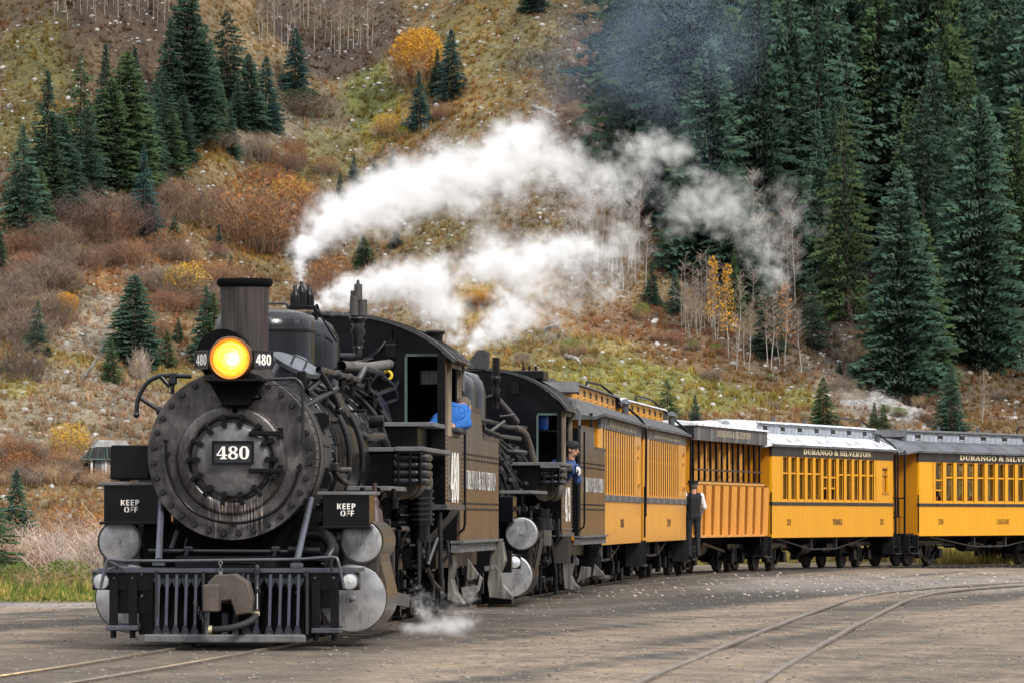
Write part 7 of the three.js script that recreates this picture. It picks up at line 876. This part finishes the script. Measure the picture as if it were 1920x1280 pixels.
{ // the driver of the first engine
  const a = q1(856, 775, 10.2), t = thing('person', 'person in bright blue shirt leaning out of the front engine cab window', 'person'); t.position.copy(E1.position); t.rotation.copy(E1.rotation);
  const sy = q1(850, 812, 10).y, bl = [0.015, 0.12, 0.42], je = [0.02, 0.035, 0.09], X = a.x, top = q1(860, 752, 10.2).y;
  const body = capsules([
    [[X - 0.42, sy - 0.18, -9.75], [X - 0.3, sy - 0.2, -10.1], 0.12, 0.13, je], [[X - 0.42, sy - 0.18, -9.75], [X - 0.45, sy - 0.55, -9.6], 0.09, 0.06, je], [[X - 0.3, sy - 0.12, -10.05], [X - 0.06, top - 0.17, -10.2], 0.14, 0.165, bl], [[X - 0.2, top - 0.24, -10.05], [X + 0.06, top - 0.13, -10.3], 0.1, 0.1, bl],
    [[X - 0.2, top - 0.24, -10.0], [X - 0.34, top - 0.36, -9.8], 0.07, 0.058, bl], [[X - 0.34, top - 0.36, -9.8], [X - 0.3, sy + 0.02, -9.55], 0.056, 0.04, bl], [[X + 0.08, top - 0.12, -10.28], [X + 0.12, sy + 0.12, -10.1], 0.075, 0.062, bl], [[X + 0.12, sy + 0.12, -10.1], [X + 0.0, sy + 0.08, -9.85], 0.06, 0.042, bl], [[X + 0.04, top - 0.08, -10.3], [X + 0.06, top - 0.06, -10.42], 0.06, 0.055, SKIN],
  ], [X - 0.12, sy + 0.05, -10.0], 0.75, 80, 0.04);
  part('body', merge([body, head([X + 0.06, top - 0.06, -10.5], [0.5, -0.2, -1], [0.12, 0.09, 0.07]), hand([X + 0.0, sy + 0.08, -9.85], [-0.3, -0.3, 1], [-1, 0, 0]), hand([X - 0.3, sy + 0.02, -9.55], [0.2, -0.5, 1], [1, 0, 0])]), bodyMat, t);
}
{ // the driver of the second engine
  const h = q2(1073, 842, 8.5), g = q2(1085, 880, 8.2), t = thing('person', 'person in dark cap and white glove leaning out of the second engine cab', 'person'); t.position.copy(E2.position); t.rotation.copy(E2.rotation);
  const bl = [0.035, 0.085, 0.24], je = [0.02, 0.03, 0.07], gl = [0.6, 0.6, 0.62], c = [h.x - 0.16, h.y - 0.36, -8.7];
  const body = capsules([
    [[c[0] - 0.22, c[1] - 0.3, -8.75], [c[0], c[1], -8.65], 0.14, 0.16, bl], [[c[0] - 0.12, c[1] + 0.12, -8.75], [c[0] + 0.12, c[1] + 0.14, -8.55], 0.085, 0.085, bl], [[c[0] + 0.08, c[1] + 0.15, -8.6], [h.x, h.y - 0.08, -8.5], 0.06, 0.055, SKIN], [[c[0] - 0.3, c[1] - 0.3, -8.75], [c[0] - 0.45, c[1] - 0.7, -8.3], 0.11, 0.07, je],
    [[c[0] + 0.15, c[1] + 0.12, -8.55], [c[0] + 0.26, c[1] - 0.13, -8.4], 0.07, 0.056, bl], [[c[0] + 0.26, c[1] - 0.13, -8.4], [g.x - 0.03, g.y + 0.05, -8.25], 0.054, 0.042, bl], [[c[0] - 0.15, c[1] + 0.1, -8.75], [c[0] - 0.36, c[1] - 0.04, -8.3], 0.07, 0.055, bl], [[c[0] - 0.36, c[1] - 0.04, -8.3], [c[0] - 0.2, c[1] - 0.2, -8.1], 0.05, 0.04, bl],
  ], [c[0] - 0.02, c[1] - 0.12, -8.45], 0.75, 80, 0.035);
  part('body', merge([body, head([h.x, h.y, -8.5], [0.9, -0.25, 0.45], [0.05, 0.04, 0.035]), hand([g.x - 0.03, g.y + 0.05, -8.25], [0.5, -0.8, 0.3], [-0.5, -0.4, 0], gl), hand([c[0] - 0.2, c[1] - 0.2, -8.1], [1, -0.3, 0.3], [0, -1, 0])]), bodyMat, t);
  const cap = part('cap', [lathe([[0.112, 0], [0.116, 0.03], [0.11, 0.075], [0.07, 0.105], [0.001, 0.112]], 24, 'y', 0, 0, 0), slab([[-0.07, 0], [0.07, 0], [0.05, 0.075], [-0.05, 0.075]], 0.014).rotateX(1.45).translate(0, 0.02, 0.09)], capMat, t); cap.position.set(h.x - 0.01, h.y + 0.03, -8.5); cap.rotation.y = 1.1;
  const j = q2(1016, 792, 8.3); const jug = thing('water_jug', 'bright blue water jug on the shelf inside the second engine cab', 'jug'); jug.position.copy(E2.position); jug.rotation.copy(E2.rotation); part('jug_body', lathe([[0.001, j.y - 0.11], [0.1, j.y - 0.11], [0.105, j.y + 0.08], [0.1, j.y + 0.1], [0.001, j.y + 0.1]], 24, 'y', j.x, 0, -8.3), std({ color: lin(0.02, 0.16, 0.7), roughness: 0.4 }), jug); part('jug_lid', cyl(0.108, 0.108, 0.03, j.x, j.y + 0.11, -8.3, 'y', 24), std({ color: lin(0.01, 0.05, 0.25), roughness: 0.4 }), jug);
  part('cab_shelf', [rb(0.5, 0.03, 0.25, j.x, j.y - 0.13, -8.35, 0.005)], M.pipe, E2);
}
// ------------------------------------------------------------------ hut, logs
{ const p = ground(205, 893), t = thing('hut', 'small weathered hut with white walls and sagging dark roof left of the front engine', 'hut'), k = -p.z / FPX, m = (px) => (px - 205) * k, y = (py) => (893 - py) * k; t.position.copy(p); t.rotation.y = 0.15;
  part('wall', [bx(m(250) - m(178), y(862), 1.6, (m(250) + m(178)) / 2, y(862) / 2 - 0.1, -0.8)], std({ color: lin(0.55, 0.57, 0.6), map: T.streak, roughness: 0.8 }), t);
  part('door', [bx(m(190) - m(177), y(866), 0.05, m(183), y(866) / 2 - 0.1, 0.02)], std({ color: lin(0.1, 0.1, 0.1), roughness: 0.9 }), t);
  part('corner_post', [bx(0.1, y(862), 0.1, m(171), y(862) / 2 - 0.1, 0.02), bx(0.08, y(860), 0.08, m(198), y(860) / 2 - 0.1, 0.03)], std({ color: lin(0.6, 0.6, 0.58), roughness: 0.9 }), t);
  part('lower_roof', [slab([[m(150), y(864)], [m(252), y(864)], [m(245), y(842)], [m(178), y(842)]], 1.9).translate(0, 0, -1.7)], std({ color: lin(0.06, 0.062, 0.065), map: T.streak, roughness: 0.9 }), t);
  part('upper_roof', [slab([[m(172), y(844)], [m(246), y(844)], [m(236), y(830)], [m(182), y(829)]], 1.2).translate(0, 0, -1.4)], std({ color: lin(0.6, 0.6, 0.6), map: T.dust, roughness: 0.9 }), t);
  part('green_trim', [bar(V(m(150), y(865), 0.2), V(m(252), y(866), 0.2), 0.06, 0.06), bar(V(m(172), y(845), 0.25), V(m(165), y(864), 0.25), 0.05, 0.05), bar(V(m(172), y(843), 0.25), V(m(182), y(829), 0.25), 0.05, 0.05), bar(V(m(198), y(843), 0.25), V(m(200), y(864), 0.25), 0.05, 0.05)], std({ color: lin(0.07, 0.12, 0.11), roughness: 0.8 }), t);
}
const logMat = std({ color: lin(0.5, 0.47, 0.43), map: T.streak, roughness: 0.9 });
for (const [a, b, r, label] of [[[154, 714], [183, 668], 0.1, 'bleached dead log leaning upright on the left slope'], [[1000, 205], [1045, 222], 0.16, 'pale fallen log high on the middle slope above the steam'], [[1020, 622], [1048, 610], 0.1, 'thin pale fallen log right of the lower steam'], [[1062, 672], [1088, 680], 0.12, 'short white log lying above the second engine']]) {
  const p = ground(...a), q = at(...b, -p.z - (a[1] - b[1] > 30 ? 0.3 : 2)), t = thing('fallen_log', label, 'log'); t.position.copy(p); const e = q.sub(p);
  part('trunk', [rod(V(0, 0.08, 0), e.clone().multiplyScalar(0.5).add(V(0.1, 0.12, 0)), r, r * 0.85), rod(e.clone().multiplyScalar(0.5).add(V(0.1, 0.12, 0)), e, r * 0.85, r * 0.5)], logMat, t); part('branch_stub', [rod(e.clone().multiplyScalar(0.7), e.clone().multiplyScalar(0.7).add(V(0.3, 0.35, 0)), r * 0.4, r * 0.2), rod(e.clone().multiplyScalar(0.9), e.clone().multiplyScalar(0.9).add(V(-0.25, 0.3, 0.1)), r * 0.35, r * 0.15)], logMat, t);
}
// ------------------------------------------------------------------ steam and smoke: clouds of minute drifting flecks, thick where they billow, thin at the edges
const steamMat = (c, thru) => phy({ color: lin(...c), roughness: 1, specularIntensity: 0, transmission: thru, thickness: 0, side: THREE.DoubleSide });
const ballOf = (k, count, size) => { // a soft ball of minute flecks
  const R = rng(700 + k), gauss = () => Math.sqrt(-2 * Math.log(1 - R())) * Math.cos(6.2832 * R()), p = [];
  for (let i = 0; i < count; i++) { const q = V(gauss(), gauss(), gauss()), a = V(R() - 0.5, R() - 0.5, R() - 0.5).normalize(), b = V(R() - 0.5, R() - 0.5, R() - 0.5).cross(a).normalize(), u = size * (0.7 + 0.6 * R()); p.push(q.x, q.y, q.z, q.x + a.x * u, q.y + a.y * u, q.z + a.z * u, q.x + b.x * u, q.y + b.y * u, q.z + b.z * u); }
  const g = new THREE.BufferGeometry(); g.setAttribute('position', new THREE.BufferAttribute(new Float32Array(p), 3)); g.computeVertexNormals(); return g;
};
const clumps = [1, 2, 3].map((k) => ballOf(k, 760, 0.049)), fine = ballOf(4, 1800, 0.018);
function plume(name, label, category, mat, seed, puffs, soft = 1, freq = 1, ball = clumps[seed % 3]) {
  const R = rng(seed), gauss = () => Math.sqrt(-2 * Math.log(1 - R())) * Math.cos(6.2832 * R()), at4 = [], q4 = new THREE.Quaternion();
  for (const [px, py, d, rpx, tau, flat2 = 1] of puffs) {
    const c = at(px, py, d), r = (rpx * d) / FPX, n = Math.round(tau * 400 * DENSE);
    for (let i = 0, tries = 0; i < n && tries < n * 4; tries++) {
      const q = V(c.x + gauss() * r * 0.46, c.y + gauss() * r * 0.46 * flat2, c.z + gauss() * r * 0.5), k = freq / Math.max(0.3, r), f = 0.5 * fbm(q.x * k * 1.4 + seed, q.y * k * 1.7, q.z * k * 1.4, 4) + 0.5 * fbm(q.x * k * 3.6 + seed, q.y * k * 4.6, q.z * k * 3.6, 4);
      if (R() > smooth(0.455, 0.545, f)) continue; i++;
      q4.setFromEuler(new THREE.Euler(R() * 6.28, R() * 6.28, R() * 6.28)); const u = r * (0.05 + 0.11 * R() * R()) * soft * 1.15;
      at4.push(new THREE.Matrix4().compose(q, q4, V(u, u, u)));
    }
  }
  const m = new THREE.InstancedMesh(ball, mat, at4.length); at4.forEach((x, i) => m.setMatrixAt(i, x)); m.name = numbered(name); m.castShadow = m.receiveShadow = true; scene.add(m); return tag(m, label, category, null, 'stuff');
}
const DENSE = 1.5;
const white = steamMat([0.985, 0.985, 0.985], 0.5);
plume('steam_plume', 'dense white steam plume blown back from the safety valves of the front engine', 'steam', white, 501, [
  [565, 540, 58, 9, 0.8], [563, 520, 58, 12, 0.9], [562, 498, 58, 15, 1.0], [564, 472, 58.5, 22, 1.3], [577, 448, 59, 30, 1.7], [605, 425, 60, 38, 1.9], [640, 402, 62, 45, 2.0], [680, 392, 64, 48, 2.0], [715, 365, 66, 50, 2.0], [755, 350, 69, 52, 2.0], [790, 350, 72, 50, 1.8], [830, 325, 75, 52, 1.9], [875, 325, 79, 50, 1.6], [915, 300, 83, 46, 1.7], [955, 275, 87, 42, 1.7], [985, 255, 90, 36, 1.4], [975, 310, 90, 50, 1.2], [1020, 290, 95, 46, 0.75], [1050, 325, 100, 50, 0.55], [1110, 335, 106, 60, 0.22], [1145, 345, 112, 50, 0.3], [1060, 290, 100, 60, 0.2], [1010, 240, 94, 50, 0.25], [940, 350, 86, 60, 0.3], [1180, 350, 118, 60, 0.16], [1080, 380, 105, 60, 0.14], [880, 375, 82, 45, 0.6], [740, 405, 68, 40, 0.6],
]);
plume('steam_plume', 'second white steam plume drifting low from behind the dome of the front engine', 'steam', white, 502, [
  [595, 572, 59.5, 12, 1.5], [612, 562, 60, 18, 1.7], [640, 555, 61, 26, 1.8], [655, 535, 62, 26, 1.6], [690, 540, 64, 32, 1.8], [725, 530, 66, 36, 1.8], [760, 525, 69, 38, 1.6], [795, 535, 71, 44, 1.7], [830, 520, 74, 40, 1.5], [815, 570, 75, 42, 1.4], [845, 590, 77, 34, 1.0], [850, 625, 79, 22, 0.6],
]);
plume('steam_plume', 'white steam cloud trailing right above the second engine', 'steam', white, 503, [
  [885, 650, 82, 12, 1.1], [900, 632, 82.5, 20, 1.6], [925, 612, 84, 28, 1.6], [955, 600, 86, 32, 1.3], [985, 590, 88, 30, 0.9], [950, 570, 86, 34, 1.0], [895, 500, 84, 36, 1.2], [925, 485, 86, 40, 1.6], [960, 505, 88, 42, 1.4], [990, 480, 91, 42, 1.6], [1025, 485, 94, 40, 1.3], [1060, 470, 97, 36, 1.0], [1095, 462, 100, 34, 0.8], [1000, 540, 92, 40, 0.6], [1130, 475, 105, 50, 0.25], [1165, 470, 110, 50, 0.16], [1150, 545, 110, 36, 0.12], [1020, 590, 95, 50, 0.18], [1060, 560, 98, 60, 0.12], [1080, 500, 100, 60, 0.2], [910, 450, 85, 40, 0.25],
]);
plume('steam_wisp', 'thin grey-white steam wisps hanging before the right forest', 'steam', white, 504, [
  [1190, 285, 150, 40, 0.23], [1225, 275, 155, 45, 0.30, 0.7], [1265, 285, 160, 40, 0.23, 0.7], [1290, 390, 170, 50, 0.25], [1330, 360, 175, 45, 0.23], [1345, 400, 175, 40, 0.23], [1380, 385, 180, 50, 0.17], [1400, 430, 185, 55, 0.12], [1450, 470, 190, 45, 0.17], [1480, 400, 195, 60, 0.10], [1455, 520, 195, 35, 0.20], [1170, 440, 140, 40, 0.17], [1140, 545, 140, 30, 0.15],
], 1.1, 1.8);
plume('steam_wisp', 'low steam curling over the ground beside the front engine', 'steam', white, 505, [[785, 1176, 58, 30, 0.2, 0.35], [830, 1176, 58.5, 40, 0.24, 0.3], [865, 1168, 59.5, 30, 0.16, 0.5], [783, 1120, 58.5, 15, 0.16, 2.6], [882, 1125, 60, 15, 0.13, 2.2], [800, 1150, 58, 28, 0.16], [845, 1150, 59, 30, 0.1]], 1.3, 0.8);
plume('smoke_haze', 'thin blue coal smoke drifting across the upper right forest', 'smoke', steamMat([0.33, 0.43, 0.6], 0.4), 506, [[1330, 40, 200, 110, 0.04], [1260, 80, 195, 120, 0.04], [1180, 120, 190, 110, 0.036], [1230, 0, 200, 120, 0.04], [1120, 90, 180, 110, 0.036], [1090, 180, 170, 110, 0.03], [1250, 200, 190, 100, 0.0200], [1020, 130, 170, 90, 0.0100]], 2.6, 0.8, fine);
renderer.render(scene, camera);
